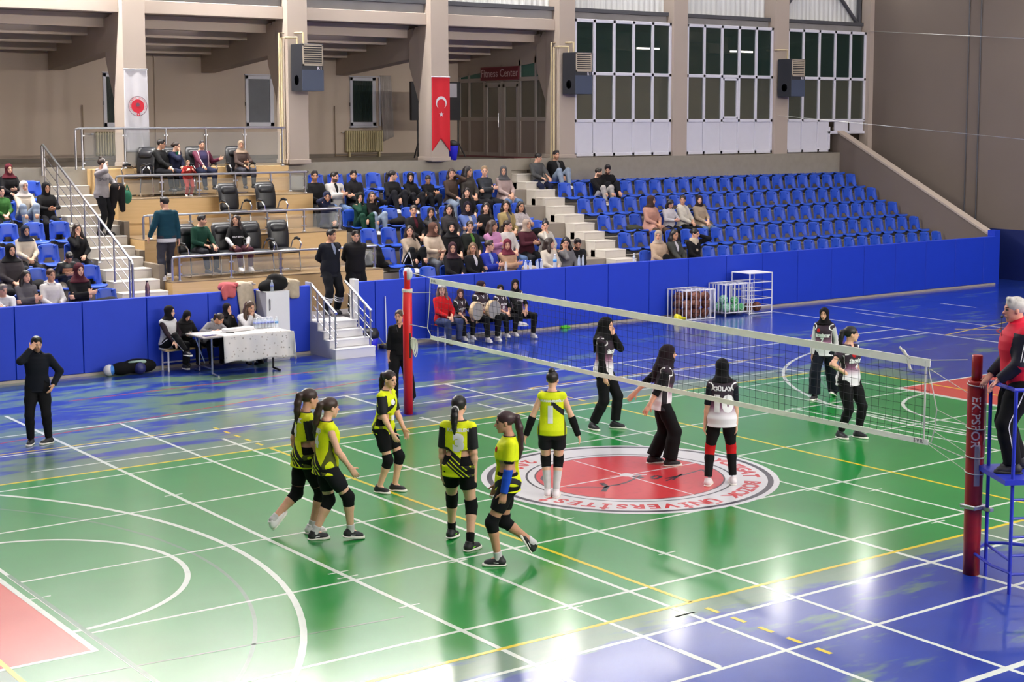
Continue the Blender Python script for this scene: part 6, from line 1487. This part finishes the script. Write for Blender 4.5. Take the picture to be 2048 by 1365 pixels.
# fourth row
sit(827, 420, 3, 'woman with tied hair in a maroon top and open black jacket', cloth(K), ('pony', H2), ('lap', 'lap'), inner=MAROON)
sit(862, 424, 3, 'woman in a grey coat and dark headscarf, hand at her chin', cloth((86, 82, 82)), ('hijab', (48, 46, 52), .4), ('lap', 'chin'))
sit(898, 418, 3, 'woman with loose dark hair in a dark grey jacket, fourth row', cloth((66, 62, 64)), ('long', H1), ('lap', 'lap'), high=True)
sit(935, 410, 3, 'woman in a black headscarf and open light blue shirt, arms folded', cloth((110, 130, 196)), ('hijab', (40, 30, 46), .3), ('cross', 'cross'), inner=cloth((226, 222, 226)))
sit(972, 414, 3, 'dark-haired woman in a black round-neck top, fourth row', cloth(K), ('long', H1), ('lap', 'lap'))
sit(1012, 409, 3, 'long-haired woman in a straw yellow jacket', cloth((172, 150, 104)), ('long', H1), ('lap', 'lap'), inner=cloth((120, 110, 110)), tail=.4)
sit(1041, 412, 3, 'long-haired woman in a patterned white shirt beside the aisle', mt('patterned_shirt', (170, 160, 160), 0.85, 0.5, 30), ('long', H1), ('clap', 'clap'), yaw=10, tail=.36)
# fifth row
sit(819, 461, 4, 'long-haired woman in a beige sweater with white-striped black trousers', cloth((176, 156, 138)), ('long', H2), ('knee', 'knee'), BLACK, knees=1, shoe=SHOEW).leg_stripe(PRINTW)
sit(865, 455, 4, 'woman in a brown headscarf and cream sweater reading a phone', cloth((218, 196, 174)), ('hijab', (104, 72, 62), .3), ('lap', 'phone'), cloth((120, 122, 130)), yaw=-20)
sit(903, 452, 4, 'woman in a black headscarf and black coat, fifth row', cloth(K), ('hijab', (30, 28, 32)), ('lap', 'lap'))
sit(940, 450, 4, 'woman with tied hair in a dark jacket with a green collar', cloth((42, 46, 44)), ('lowbun', H2), ('lap', 'lap'), inner=cloth((90, 140, 60)))
sit(984, 449, 4, 'short-haired woman in a pink shirt looking aside', cloth((210, 146, 190)), ('bob', (60, 44, 38)), ('cross', 'cross'), yaw=-42, side=6)
sit(1014, 450, 4, 'woman with tied-back hair in a white long-sleeved top', cloth((220, 212, 208)), ('ponylow', H2), ('lap', 'lap'), JEANS, yaw=-24)
sit(1053, 448, 4, 'woman in a beige headscarf and burgundy sweater clapping', cloth((78, 34, 46)), ('hijab', (176, 154, 140), .2), ('clap', 'clap'), yaw=0, wide=1.1)
sit(1091, 449, 4, 'woman with a topknot and white sweater, hand at her chin', cloth((214, 206, 196)), ('bun', H1), ('lap', 'chin'), pitch=10)
# front row
sit(905, 495, 5, 'woman in a dark maroon headscarf and black top in the front row', cloth(K), ('hijab', (62, 38, 46)), ('lap', 'lap'))
sit(946, 495, 5, 'woman with long fair hair in a black blazer over white', cloth(K), ('long', (104, 80, 60)), ('lap', 'lap'), inner=cloth((224, 220, 224)), tail=.4)
sit(977, 485, 5, 'woman with cropped hair in a royal blue cardigan', cloth((44, 60, 170)), ('short', H2), ('cross', 'cross'), yaw=-34, inner=cloth((150, 170, 220)))
sit(1015, 488, 5, 'woman in a maroon headscarf and glasses with a camel cardigan', cloth((200, 160, 128)), ('hijab', (110, 40, 56)), ('cross', 'cross'), pitch=8)
sit(1098, 485, 5, 'woman with straight dark hair in a cream sweater, face in profile', cloth((216, 204, 188)), ('bob', H2), ('lap', 'lap'), yaw=-55, tail=.34)
sit(1132, 483, 5, 'dark-haired woman in a grey jacket with a hand at her mouth', cloth((124, 122, 124)), ('bob', H1), ('lap', 'chin'), NAVY, pitch=16, tail=.26)
sit(1155, 475, 5, 'bearded man in a black jacket leaning over the wall by the aisle', cloth((40, 40, 42)), ('short', H1), (('t', (-.02, .52, .06), (-.7, .2, -1)), ('t', (.10, .50, .10), (.8, .2, -1))), male=True, beard=2, lean=26, turn=-14, pitch=10, yaw=14)
# right-hand stand
sit(1074, 314, 0, 'man in a grey jacket sitting at the top of the right aisle', cloth((82, 82, 84)), ('short', H1), ('knee', 'lap'), male=True, pitch=16, yaw=-40, bot=NAVY)
sit(1112, 309, 0, 'man in a black jacket and pale jeans with trainers up on the seat ahead', cloth((36, 36, 38)), ('short', H1), ('lap', 'back'), JEANL, inner=cloth((110, 110, 112)), male=True, beard=1, knees=1, shoe=SHOEW, yaw=10, fy=.5)
sit(1195, 343, 1, 'bearded man in black with pale trousers drawn up, leaning on his neighbour', cloth(K), ('short', H1), ('knee', 'knee'), cloth((190, 184, 180)), male=True, beard=2, knees=1, shoe=cloth((196, 176, 160)), yaw=-34, pitch=16, side=8)
sit(1216, 336, 1, 'bearded man in a black sweater looking down beside his friend in pale trousers', cloth((32, 30, 34)), ('short', H1), ('knee', 'knee'), male=True, beard=2, pitch=24, lean=8, knees=1)
sit(1301, 400, 3, 'woman in a brown headscarf and dusty pink coat in the right-hand stand', cloth((196, 146, 130)), ('hijab', (70, 50, 46), .2), ('lap', 'lap'), BROWN, yaw=-36, wide=1.12, hem=-.22)
sit(1338, 405, 3, 'dark-haired woman in white looking down at her phone', cloth((214, 208, 214)), ('long', H1), ('phone', 'phone'), pitch=34, yaw=0)
sit(1366, 399, 3, 'woman with tied hair in a white hooded coat', cloth((226, 216, 202)), ('ponylow', H2), ('lap', 'lap'), BLACK, inner=cloth((210, 200, 190)), hood=(226, 216, 202), turn=12)
sit(1399, 399, 3, 'woman in a dark brown headscarf and beige coat looking to her right', cloth((186, 164, 142)), ('hijab', (60, 44, 44), .2), ('lap', 'lap'), JEANS, yaw=34, hem=-.22)
sit(1317, 467, 5, 'woman in a beige headscarf and beige coat with a small black bag', cloth((200, 172, 146)), ('hijab', (190, 170, 150), .3), ('hip', 'lap'), BEIGE, wide=1.15, hem=-.22)
sit(1348, 466, 5, 'long-haired woman in a grey-green cardigan over a white top', cloth((74, 76, 72)), ('long', H1), ('lap', 'knee'), inner=cloth((226, 220, 226)), yaw=0, tail=.36)
sit(1388, 466, 5, 'woman in a black coat with a cream scarf, front of the right-hand stand', cloth((32, 30, 34)), ('lowbun', H1), ('temple', 'lap'), scarf=(214, 196, 172), pitch=12, yaw=-14)
# ------------------------------------------------------------------ armchairs on the guest tiers
LEATH = mt('black_leather', (28, 28, 32), 0.38, 0.2, 9.0); CHROME = metal('chrome', (214, 214, 218), 0.15)
def slab(mb, pts, w, th, nw=7, crown=.02):
    """padded slab following a side profile"""
    vs = []; m = len(pts)
    for j, (y, z) in enumerate(pts):
        a, b = pts[max(j-1, 0)], pts[min(j+1, m-1)]; t = unit([b[0]-a[0], b[1]-a[1]]); n = (-t[1], t[0]); wj = w*(1-.12*(abs(j/(m-1)-.4))**2)*(0.86 if j in (0, m-1) else 1)
        for s_ in (1, -1):
            for i in range(nw):
                u = -1+2*i/(nw-1); o = th*.5*(1-.75*abs(u)**4)*(0.45 if j in (0, m-1) else 1); vs.append((u*wj, y+n[0]*o*s_, z+n[1]*o*s_))
    g = lambda j, s_, i: j*2*nw+(0 if s_ else nw)+i; fs = []
    for j in range(m-1):
        for i in range(nw-1): fs += [(g(j, 1, i), g(j, 1, i+1), g(j+1, 1, i+1), g(j+1, 1, i)), (g(j, 0, i), g(j+1, 0, i), g(j+1, 0, i+1), g(j, 0, i+1))]
        for i in (0, nw-1): fs.append((g(j, 1, i), g(j+1, 1, i), g(j+1, 0, i), g(j, 0, i)))
    for j in (0, m-1):
        for i in range(nw-1): fs.append((g(j, 1, i), g(j, 1, i+1), g(j, 0, i+1), g(j, 0, i)))
    return mb.add(vs, fs)
ch0 = thing('armchair', '', 'armchair', (0, 0, 0), math.pi, 'black leather armchairs on the guest tiers')
slab(MB(), [(-.24, .45), (-.18, .47), (0, .46), (.18, .47), (.27, .455), (.29, .42)], .26, .10).build('seat', LEATH, ch0, True)
slab(MB(), [(-.22, .46), (-.25, .58), (-.26, .72), (-.28, .86), (-.33, 1.02), (-.36, 1.10)], .25, .10).build('backrest', LEATH, ch0, True)
slab(MB(), [(-.235, .86), (-.245, .92), (-.262, .99), (-.285, 1.04)], .19, .07).build('headrest', LEATH, ch0, True)
for s_ in (-1, 1):
    MB().tube([(s_*.27, -.20, .50), (s_*.30, -.16, .66), (s_*.31, -.02, .70), (s_*.31, .12, .68), (s_*.30, .22, .60), (s_*.27, .20, .46)], .016, 8).build('arm', CHROME, ch0); MB().tube([(s_*.31, -.10, .705), (s_*.315, 0, .72), (s_*.31, .14, .70)], [.024, .03, .022], 8).build('armrest', LEATH, ch0)
    MB().tube([(s_*.25, .22, .42), (s_*.26, .26, .10), (s_*.26, .24, .02), (s_*.26, -.26, .015)], .014, 8).build('leg', CHROME, ch0)
MB().rod((-.26, -.26, .015), (.26, -.26, .015), .014).build('stretcher', CHROME, ch0)
cu = [False]
def chair(x, y, z, turn, label):
    o = ch0 if not cu[0] else dup(ch0); cu[0] = True; o.location = (x, y, z); o.rotation_euler = (0, 0, math.pi+math.radians(turn)); o['label'] = label; return o
xc = lambda px, py, y: at(px, py, 1, y)[0]
YT = [17.88, 16.42, 14.98]
for px, py, t, turn, lab in ((470, 400, 1, 6, 'empty black leather armchair, left one on the middle guest tier'), (543, 400, 1, 2, 'empty black leather armchair, right one on the middle guest tier'), (388, 460, 2, 10, 'black leather armchair under the man in the dark green sweater'), (455, 460, 2, -4, 'black leather armchair under the woman with the printed black T-shirt'),
        (514, 470, 2, 4, 'empty black leather armchair, left one on the lowest guest tier'), (568, 466, 2, 0, 'empty black leather armchair, right one on the lowest guest tier'), (276, 320, 0, -62, 'black leather armchair with chrome arms turned sideways at the left of the top tier'),
        (312, 310, 0, 10, 'black leather armchair under the man in glasses on the top tier'), (357, 310, 0, 6, 'black leather armchair under the woman with the green top'), (402, 308, 0, 0, 'black leather armchair under the man in the striped track jacket'), (480, 306, 0, -6, 'black leather armchair under the woman in the beige headscarf on the top tier')):
    chair(xc(px, py, YT[t]), YT[t], TZ[t], turn, lab)
def guest(px, py, t, label, top, hd, **kw):
    kw.setdefault('feet', ((-.13, .44, -.44/1.0, 6), (.13, .46, -.44, 6)))
    return sit(px, py, 0, label, top, hd, base=(YT[t]-.02, TZ[t]+.50, .50), group='guests on the oak platform', **kw)
guest(321, 287, 0, 'man in glasses and a black jacket on the top guest tier', cloth((38, 38, 40)), ('short', H1), male=True, turn=34, lean=6, yaw=-20, arms=('lap', 'knee'))
guest(351, 292, 0, 'woman in a navy coat and green top, cheek on her hand', NAVY, ('lowbun', H2), turn=20, arms=('lap', 'chin'), inner=cloth((24, 110, 80)), bot=NAVY, yaw=-30, lean=4)
guest(403, 289, 0, 'man in a maroon and navy striped track jacket holding the railing post', pattern_mat('track_jacket'), ('short', (70, 66, 66)), male=True, wide=1.15, arms=(('t', (-.46, .10, .36), (-.4, -.5, -1)), 'knee'), bot=NAVY, beard=1, yaw=4)
guest(482, 289, 0, 'woman in a beige headscarf and brown coat on the top guest tier', cloth((88, 72, 68)), ('hijab', (176, 150, 130), .7), arms=('phone', 'lap'), yaw=22, bot=cloth((60, 58, 66)))
guest(402, 439, 2, 'man in a dark green sweater seated on the lowest guest tier', DGREEN, ('short', H1), male=True, turn=14, yaw=-44, lean=8, arms=('knee', 'lap'), beard=1)
p = guest(472, 439, 2, 'curly-haired woman in a black T-shirt with white print over white sleeves', cloth(K), ('curly', H2), yaw=36, sleeve=.48, arms=(('t', (-.16, .26, .16), (-.9, -.3, -.3)), ('t', (.22, .24, .14), (.9, -.3, -.3))), bot=cloth((70, 32, 46)), shoe=SHOEW, hem=-.08)
p.decal('SELF SERVICE', .05, .25, False, PRINTW, 0, 'print', .002); p.arm_sleeves(WHITE, .44, .94, name='undershirt_sleeve')
def stand_p(fx, fy, top, z, y, label, **kw):
    P = at(fx, fy, 1, y); q = at(fx, top, 1, y); h = (q[2]-P[2])*1.7/1.68; return (P[0], y, z), h+(P[2]-z)
# child at the railing
P, h = stand_p(377, 395, 322, 3.0, 17.32, ''); p = Person('small child in red with fair hair standing behind the top railing', P, math.pi, .86, vox=.011, hip=.84, head=(0, 6, 0), armL=('t', (-.16, .26, 1.16), (-.8, -.3, -1)), armR=('t', (.16, .26, 1.16), (.8, -.3, -1)), skin=(226, 182, 160), wide=1.18, group='guests on the oak platform', cat='child', name='child')
p.body().top(cloth((156, 118, 96)), 1.0, hem=-.06, g=.03, inner=None) if False else p.body().top(cloth((150, 44, 40)), 1.0, hem=-.10, g=.03).bottom(cloth((172, 56, 50)), .96, g=.02).shoes(SHOEW, SOLEW).hair('short', (150, 116, 86))
# standing people
P, h = stand_p(207, 474, 316, 2.26, 16.66, ''); p = Person('young woman in a grey printed hooded sweater on the aisle steps, phone at her ear', P, math.radians(216), h, vox=.0105, head=(-24, 2, 0), armR='temple', armL=('t', (-.22, .24, 1.06), (-.9, -.4, -.3)), footL=(-.10, .06, 0, 0), footR=(.10, -.02, 0, 10), skin=SKL)
p.body().top(cloth((158, 152, 154)), 1.0, hem=-.08, g=.026, sg=.022).hood(cloth((158, 152, 154))).bottom(BLACK, .97).shoes(SHOEB, SHOEB).hair('bun', H2); p.decal('CALIFORNIA', .075, .32, False, mt('grey_text', (92, 88, 94), .8), 0, 'print', .004)
p.held('mobile_phone', 'white mobile phone at the ear of the young woman on the aisle steps', 'phone', 1, (.012, .07, .14), SHOEW, (.02, .0, .03))
S_, E_, W_2, pn_ = p.arm[-1]; wl = Matrix.Rotation(p.root.rotation_euler.z, 3, 'Z') @ Vector(W_2*p.sc)+p.root.location
F = Field(); F.ell((0, 0, -.02), np.eye(3), (.14, .09, .10), 0); F.cap((-.06, 0, -.05), (-.10, .02, -.42), .10, .07, .04); F.cap((.07, 0, -.05), (.10, -.02, -.50), .10, .06, .04)
o = mk('jacket', F.mesh(.012), cloth((38, 34, 36)), None); o.location = wl; tag(o, 'dark jacket hanging over the forearm of the young woman on the aisle steps', 'jacket')
F = Field(); F.ell((0, 0, 0), np.eye(3), (.10, .06, .15), 0); F.cap((-.05, 0, .12), (0, 0, .26), .012, .012, .01); F.cap((.05, 0, .12), (0, 0, .26), .012, .012, .01)
o = mk('shoulder_bag', F.mesh(.011), cloth((52, 116, 90)), None); o.location = wl+Vector((.26, .10, -.24)); tag(o, 'green bag held with the jacket on the aisle steps', 'bag')
P, h = stand_p(335, 551, 393, 1.42, 14.75, ''); p = Person('man in a teal sweater walking away along the lowest guest tier', P, math.radians(-10), h, True, vox=.0105, head=(-36, 8, 0), armL=('d', (-.35, -.05, -1), (-.25, .5, -.9)), armR=('d', (.16, -.1, -1), (.1, .1, -1)), footL=(-.10, -.10, 0, 6), footR=(.12, .30, .02, 30), skin=SKM)
p.body().top(cloth((26, 66, 82)), 1.0, hem=-.09, g=.022, sg=.016).bottom(cloth((62, 62, 72)), .97, g=.016, wideleg=.010).shoes(SHOEW, SOLEW).hair('short', H1)
F = Field(); F.loft(p.H, p.Rt, [(-.135, .182, .150, -.01), (-.06, .185, .150, -.01)], 0, .012); p._add('undershirt', F.mesh(.012), WHITE)
for i, (fx, fy, top, male, lab) in enumerate(((662, 615, 458, 1, 'security guard with white-banded trouser legs, left one atop the white steps'), (712, 617, 460, 1, 'security guard in a long dark jacket, right one atop the white steps'))):
    y = 13.05; P, h = stand_p(fx, fy, top, .66, y, ''); p = Person(lab, P, math.radians(176 if i else 188), min(h, 1.86), True, vox=.0105, wide=1.08, head=(-14 if i == 0 else 14, 4, 0), armL='back', armR='back', footL=(-.13, .02, 0, 10), footR=(.13, .02, 0, 10), skin=SKM if i else SKD)
    p.body()
    if i == 0:
        p.top(cloth((150, 160, 186)), 0, hem=-.02, g=.010); p.top(cloth((34, 36, 46)), 1.0, hem=-.16, g=.030, sg=.022, neck='open', name='jacket'); p.bottom(cloth((34, 36, 42)), .97, wideleg=.014).shoes(SHOEB, SHOEB).hair('short', H1)
        for sd in (-1, 1):
            Hj, K_, A, Rf = p.leg[sd]
            for f in (.30, .40, .50):
                F = Field(); p._tube(F, [K_, A], [.096, .090], f, f+.055, .0); d = unit(K_-A); q = K_+(A-K_)*f; F.cut(q, d, q+d*.04, .15); p._add('reflective_band', F.mesh(.0105), PRINTW)
        p.decal('■', .05, .36, False, PRINTW, -.11, 'badge', 0)
    else: p.top(cloth((32, 30, 32)), 1.0, hem=-.26, g=.034, sg=.026, high=True, name='jacket').bottom(BLACK, .97, wideleg=.012).shoes(SHOEB, SHOEB).hair('short', H1)
# ------------------------------------------------------------------ scorers behind their table and the plum bench
def benchp(px, py, label, top, hd, y=11.92, zs=.43, **kw):
    kw.setdefault('vox', .0095); g = kw.pop('group', 'people at the scorers table'); kw.setdefault('feet', ((-.13, .42, -.40, 8), (.13, .44, -.40, 8)))
    return sit(px, py, 0, label, top, hd, base=(y, zs, .42), group=g, **kw)
p = benchp(337, 622, 'girl in a black headscarf and white vest with striped black trousers, legs crossed', WHITE, ('hijab', (34, 28, 36), .2), feet=((-.12, .40, -.40, 10), (-.02, .62, -.10, 0)), bot=BLACK, yaw=-36, sleeve=0, arms=('lap', 'knee'), shoe=SHOEB, lean=2, turn=10)
p.arm_sleeves(cloth((50, 34, 46)), .02, .94, name='sleeve'); p.leg_stripe(PRINTW)
p = benchp(371, 628, 'girl in a black headscarf looking down at her phone beside the scorers table', cloth(K), ('hijab', (28, 26, 30), .5), pitch=36, yaw=-6, arms=('phone', 'phone'), lean=6); p.held('mobile_phone', 'dark phone in the hands of the girl beside the scorers table', 'phone', 1, (.07, .012, .13), BLK, (0, 0, .02))
p = benchp(434, 632, 'girl in a grey hooded sweater bending to write at the scorers table', cloth((136, 134, 138)), ('ponylow', H2), y=11.62, pitch=30, lean=30, yaw=-24, side=-10, arms=(('t', (-.10, .46, .36), (-.9, -.2, -.3), (0, 0, -1)), ('t', (.10, .48, .36), (.9, -.2, -.3), (0, 0, -1))), hood=(136, 134, 138))
p = benchp(453, 616, 'girl in a black headscarf behind the writing girl, hand at her chin', cloth((32, 34, 36)), ('hijab', (36, 30, 40), .4), y=12.0, zs=.46, yaw=-24, arms=('lap', 'chin'))
p = benchp(498, 612, 'long-haired scorer in a white top with a green band leaning on her hand', WHITE, ('long', H3), y=11.68, lean=22, yaw=-14, pitch=4, arms=(('t', (-.22, .44, .36), (-.9, 0, -.4), (0, 0, -1)), 'chin'), tail=.36); p.arm_sleeves(cloth((24, 90, 66)), .58, .70, (-1,), name='green_band')
SB = 'substitutes on the plum bench'
benchp(884, 578, 'woman in a red sweater and white cap at the left end of the substitutes', cloth((206, 26, 34)), ('cap', (110, 86, 76), (216, 212, 206)), y=11.72, bot=cloth((56, 66, 104)), arms=('lap', ('t', (.20, .26, .34), (.9, -.2, -.6))), scarf=None, group=SB, turn=6).scarf(WHITE) if False else benchp(884, 578, 'woman in a red sweater and white cap at the left end of the substitutes', cloth((206, 26, 34)), ('cap', (110, 86, 76), (216, 212, 206)), y=11.72, bot=cloth((56, 66, 104)), arms=('lap', 'lap'), group=SB, inner=None, high=False)
for px, py, num, hj, lab, kw in ((921, 586, '7', (66, 40, 44), 'substitute number 7 in a brown headscarf, hands clasped', dict(lean=6, arms=('knee', 'knee'))), (961, 572, '6', (58, 34, 46), 'substitute number 6 between the two frame drums', dict(arms=('lap', 'lap'), yaw=-24)),
        (1001, 578, '8', (34, 28, 34), 'substitute number 8 behind the second frame drum', dict(arms=('lap', 'lap'))), (1031, 568, '17', (30, 26, 32), 'substitute number 17 with a leg crossed at the right end of the bench', dict(arms=('lap', 'knee'), feet=((-.14, .40, -.42, 6), (.20, .40, -.14, -50)), side=4))):
    p = benchp(px, py, lab, PLUM, ('hijab', hj, .15), y=11.72, group=SB, sleeve=0, bot=BLACK, shoe=SHOEW, hem=-.06, yaw=kw.pop('yaw', None), **kw); p.decal('İLAHİYAT', .06, .28, False, PRINTW, 0, 'lettering', .004); p.decal(num, .10, .20, False, PRINTW, 0, 'number', .01); p.arm_sleeves(BLACK, .03, .62, name='sleeve')
    p.decal('V', .11, .425, False, PRINTW, 0, 'collar_trim', .0)
def drum(px, py, y, z, r, yaw, lab):
    x = xc(px, py, y); t = thing('frame_drum', lab, 'drum', (x, y, z), 0); R = Matrix.Rotation(math.radians(yaw), 4, 'Z') @ Matrix.Rotation(math.radians(90), 4, 'X')
    MB().lathe([(r-.012, -.05), (r, -.05), (r, .05), (r-.012, .05)], n=28).xf(R).build('hoop', mt('drum_hoop', (196, 168, 132), 0.5), t, True); MB().lathe([(.001, .048), (r-.01, .048), (r-.01, .051), (.001, .051)], n=28).xf(R).build('skin', mt('drum_skin', (150, 146, 140), 0.5), t)
drum(952, 610, 11.36, .70, .20, 22, 'grey frame drum held upright between substitutes 7 and 6'); drum(986, 614, 11.36, .70, .20, 14, 'thin frame drum held between substitutes 6 and 8')
for i, px in enumerate((1008, 936, 944, 930)):
    p = at(px, 684, 2, 0); bottle(['large clear water bottle standing on the floor before substitute number 8', 'water bottle on the floor under the bench, middle of three', 'water bottle on the floor under the bench, right of three', 'water bottle on the floor under the bench, left of three'][i], (p[0], 11.42 if i == 0 else 11.62, 0), .30 if i == 0 else .22, .04 if i == 0 else .033, None)
p = at(1053, 668); bottle('water bottle with a pale cap on the floor at the right end of the bench', (p[0], 11.75, 0), .24, .035, (200, 204, 226))
# ------------------------------------------------------------------ coats and bags
def heap(nm, lab, cat, c, col, blobs, vox=.014, m=None):
    F = Field()
    for b in blobs: F.ell(b[:3], rotz(b[6] if len(b) > 6 else 0)@roty(b[7] if len(b) > 7 else 0), b[3:6], .05)
    o = mk(nm, F.mesh(vox), m or cloth(col), None); o.location = c; return tag(o, lab, cat)
def drape(nm, lab, cat, x, y, z, w, d, fall, col, seed, side=0):
    """a coat thrown over an edge: part lies on top, part hangs down the front"""
    r = random.Random(seed); F = Field()
    F.ell((0, .05, .06), np.eye(3), (w, .16, .09), 0); F.ell((-w*.4, .02, .10), np.eye(3), (w*.5, .12, .07), .05); F.cap((-w*.7, -.10, .02), (-w*.75+side, -.15, -fall), .07, .05, .05, (np.array([0, 1., 0]), .5)); F.cap((w*.3, -.10, .03), (w*.35+side, -.14, -fall*.6), .09, .06, .05, (np.array([0, 1., 0]), .5)); F.cap((0, -.08, .03), (0, -.13, -d), .12, .08, .05, (np.array([0, 1., 0]), .5))
    for i in range(5): F.ell((r.uniform(-w, w), r.uniform(-.08, .12), r.uniform(.08, .15)), rotz(r.uniform(0, 3)), (r.uniform(.06, .14), .03, .03), .03)
    F.cutbox((-.9, -.10, -.9), (.9, .30, .005)); o = mk(nm, F.mesh(.012), cloth(col), None); o.location = (x, y, z); return tag(o, lab, cat)
heap('coat', 'black coat heaped on top of the white locker', 'coat', (.93, 11.98, 1.38), (30, 28, 30), [(0, 0, .10, .30, .17, .13), (.10, .02, .17, .20, .14, .12), (-.16, 0, .06, .16, .15, .10), (.02, .02, .24, .14, .10, .08)])
drape('jacket', 'cream jacket with dark trim draped over the wall left of the locker', 'jacket', .46, 12.33, 1.39, .20, .20, .62, (206, 190, 170), 2, .06); drape('scarf', 'pink cardigan lying on the wall beside the cream jacket', 'cardigan', .10, 12.33, 1.39, .16, .04, .12, (206, 104, 110), 5)
drape('coat', 'beige fleece coat draped over the wall right of the locker', 'coat', 1.46, 12.33, 1.39, .26, .16, .30, (200, 184, 158), 8)
bottle('clear bottle standing on the locker before the black coat', (.80, 11.80, 1.378), .22, .034, (120, 130, 190))
def on_row(px, py, k, off=.24): P = at(px, py, 1, RY[k]+off); return (P[0], RY[k]+off, RZ[k]+.13)
heap('coat', 'black coat piled on a seat behind the guards', 'coat', on_row(749, 461, 4), (26, 24, 26), [(0, 0, .18, .24, .16, .20), (.06, .04, .36, .14, .12, .14), (-.14, -.04, .06, .18, .16, .10), (.2, -.05, .05, .12, .12, .08)])
heap('coat', 'pale coat spread over the front seat behind the small bottles', 'coat', on_row(1063, 515, 5, .20), (196, 180, 164), [(0, 0, .14, .22, .12, .16), (-.14, .04, .20, .10, .10, .12), (.14, -.04, .10, .12, .12, .12)])
heap('coat', 'olive coat folded on a seat left of the woman in pink', 'coat', on_row(1270, 440, 3, .2), (64, 64, 50), [(0, 0, .08, .26, .16, .09), (-.14, .03, .13, .12, .10, .06)]); heap('bag', 'black bag lying on the seat left of the bent phone reader', 'bag', on_row(70, 515, 4, .2), (34, 32, 36), [(0, 0, .08, .22, .15, .10), (.08, .03, .12, .12, .10, .08)])
heap('coat', 'black padded coat on the front seat beside the left aisle', 'coat', on_row(208, 560, 5, .2), (30, 30, 32), [(0, 0, .12, .30, .16, .13), (.14, 0, .16, .16, .14, .10), (-.16, .02, .08, .16, .14, .10)]); heap('bag', 'grey bag at the foot of the left handrail', 'bag', on_row(208, 590, 5, .0), (104, 104, 112), [(0, 0, .0, .22, .12, .10)])
heap('coat', 'black coat on a seat with white sneakers beside it in the middle stand', 'coat', on_row(795, 415, 2, .18), (44, 38, 36), [(0, 0, .08, .22, .14, .10), (.12, .02, .14, .10, .10, .08)]); heap('coat', 'dark coat bundled by the aisle behind the woman with the topknot', 'coat', on_row(1072, 425, 3, .2), (30, 28, 30), [(0, 0, .10, .18, .15, .12), (.08, .0, .16, .12, .10, .08)])
heap('bag', 'black backpack on the front seat right of the bearded man leaning', 'bag', on_row(860, 512, 5, .16), (30, 28, 30), [(0, 0, .10, .20, .12, .12)]); heap('bag', 'black handbag on the lap of the woman in the beige coat', 'handbag', tuple(np.array(on_row(1326, 500, 5, .02))+np.array([0, -.12, .30])), (34, 34, 38), [(0, 0, 0, .12, .04, .09)], .01)
# ball bag by the wall
heap('ball_bag', 'black net bag of volleyballs lying by the blue wall', 'ball bag', (-2.02, 11.98, .12), (24, 24, 26), [(-.22, 0, 0, .20, .15, .12), (.02, 0, .02, .22, .16, .13), (.26, 0, .01, .20, .16, .12), (.10, .0, .08, .2, .12, .07)], .012)
o = volley('volleyball_yellow', ((38, 40, 96), (216, 176, 30), (38, 40, 96)), .11); o.location = (-1.93, 11.84, .112); o.rotation_euler = (.3, .6, .2); tag(o, 'yellow and navy volleyball bulging from the net bag by the wall', 'volleyball')
o = heap('towel', 'white and green towel lying over the ball bag', 'towel', (-1.98, 11.90, .235), (180, 206, 190), [(0, 0, 0, .16, .05, .025), (.14, 0, -.02, .06, .05, .03)], .01)
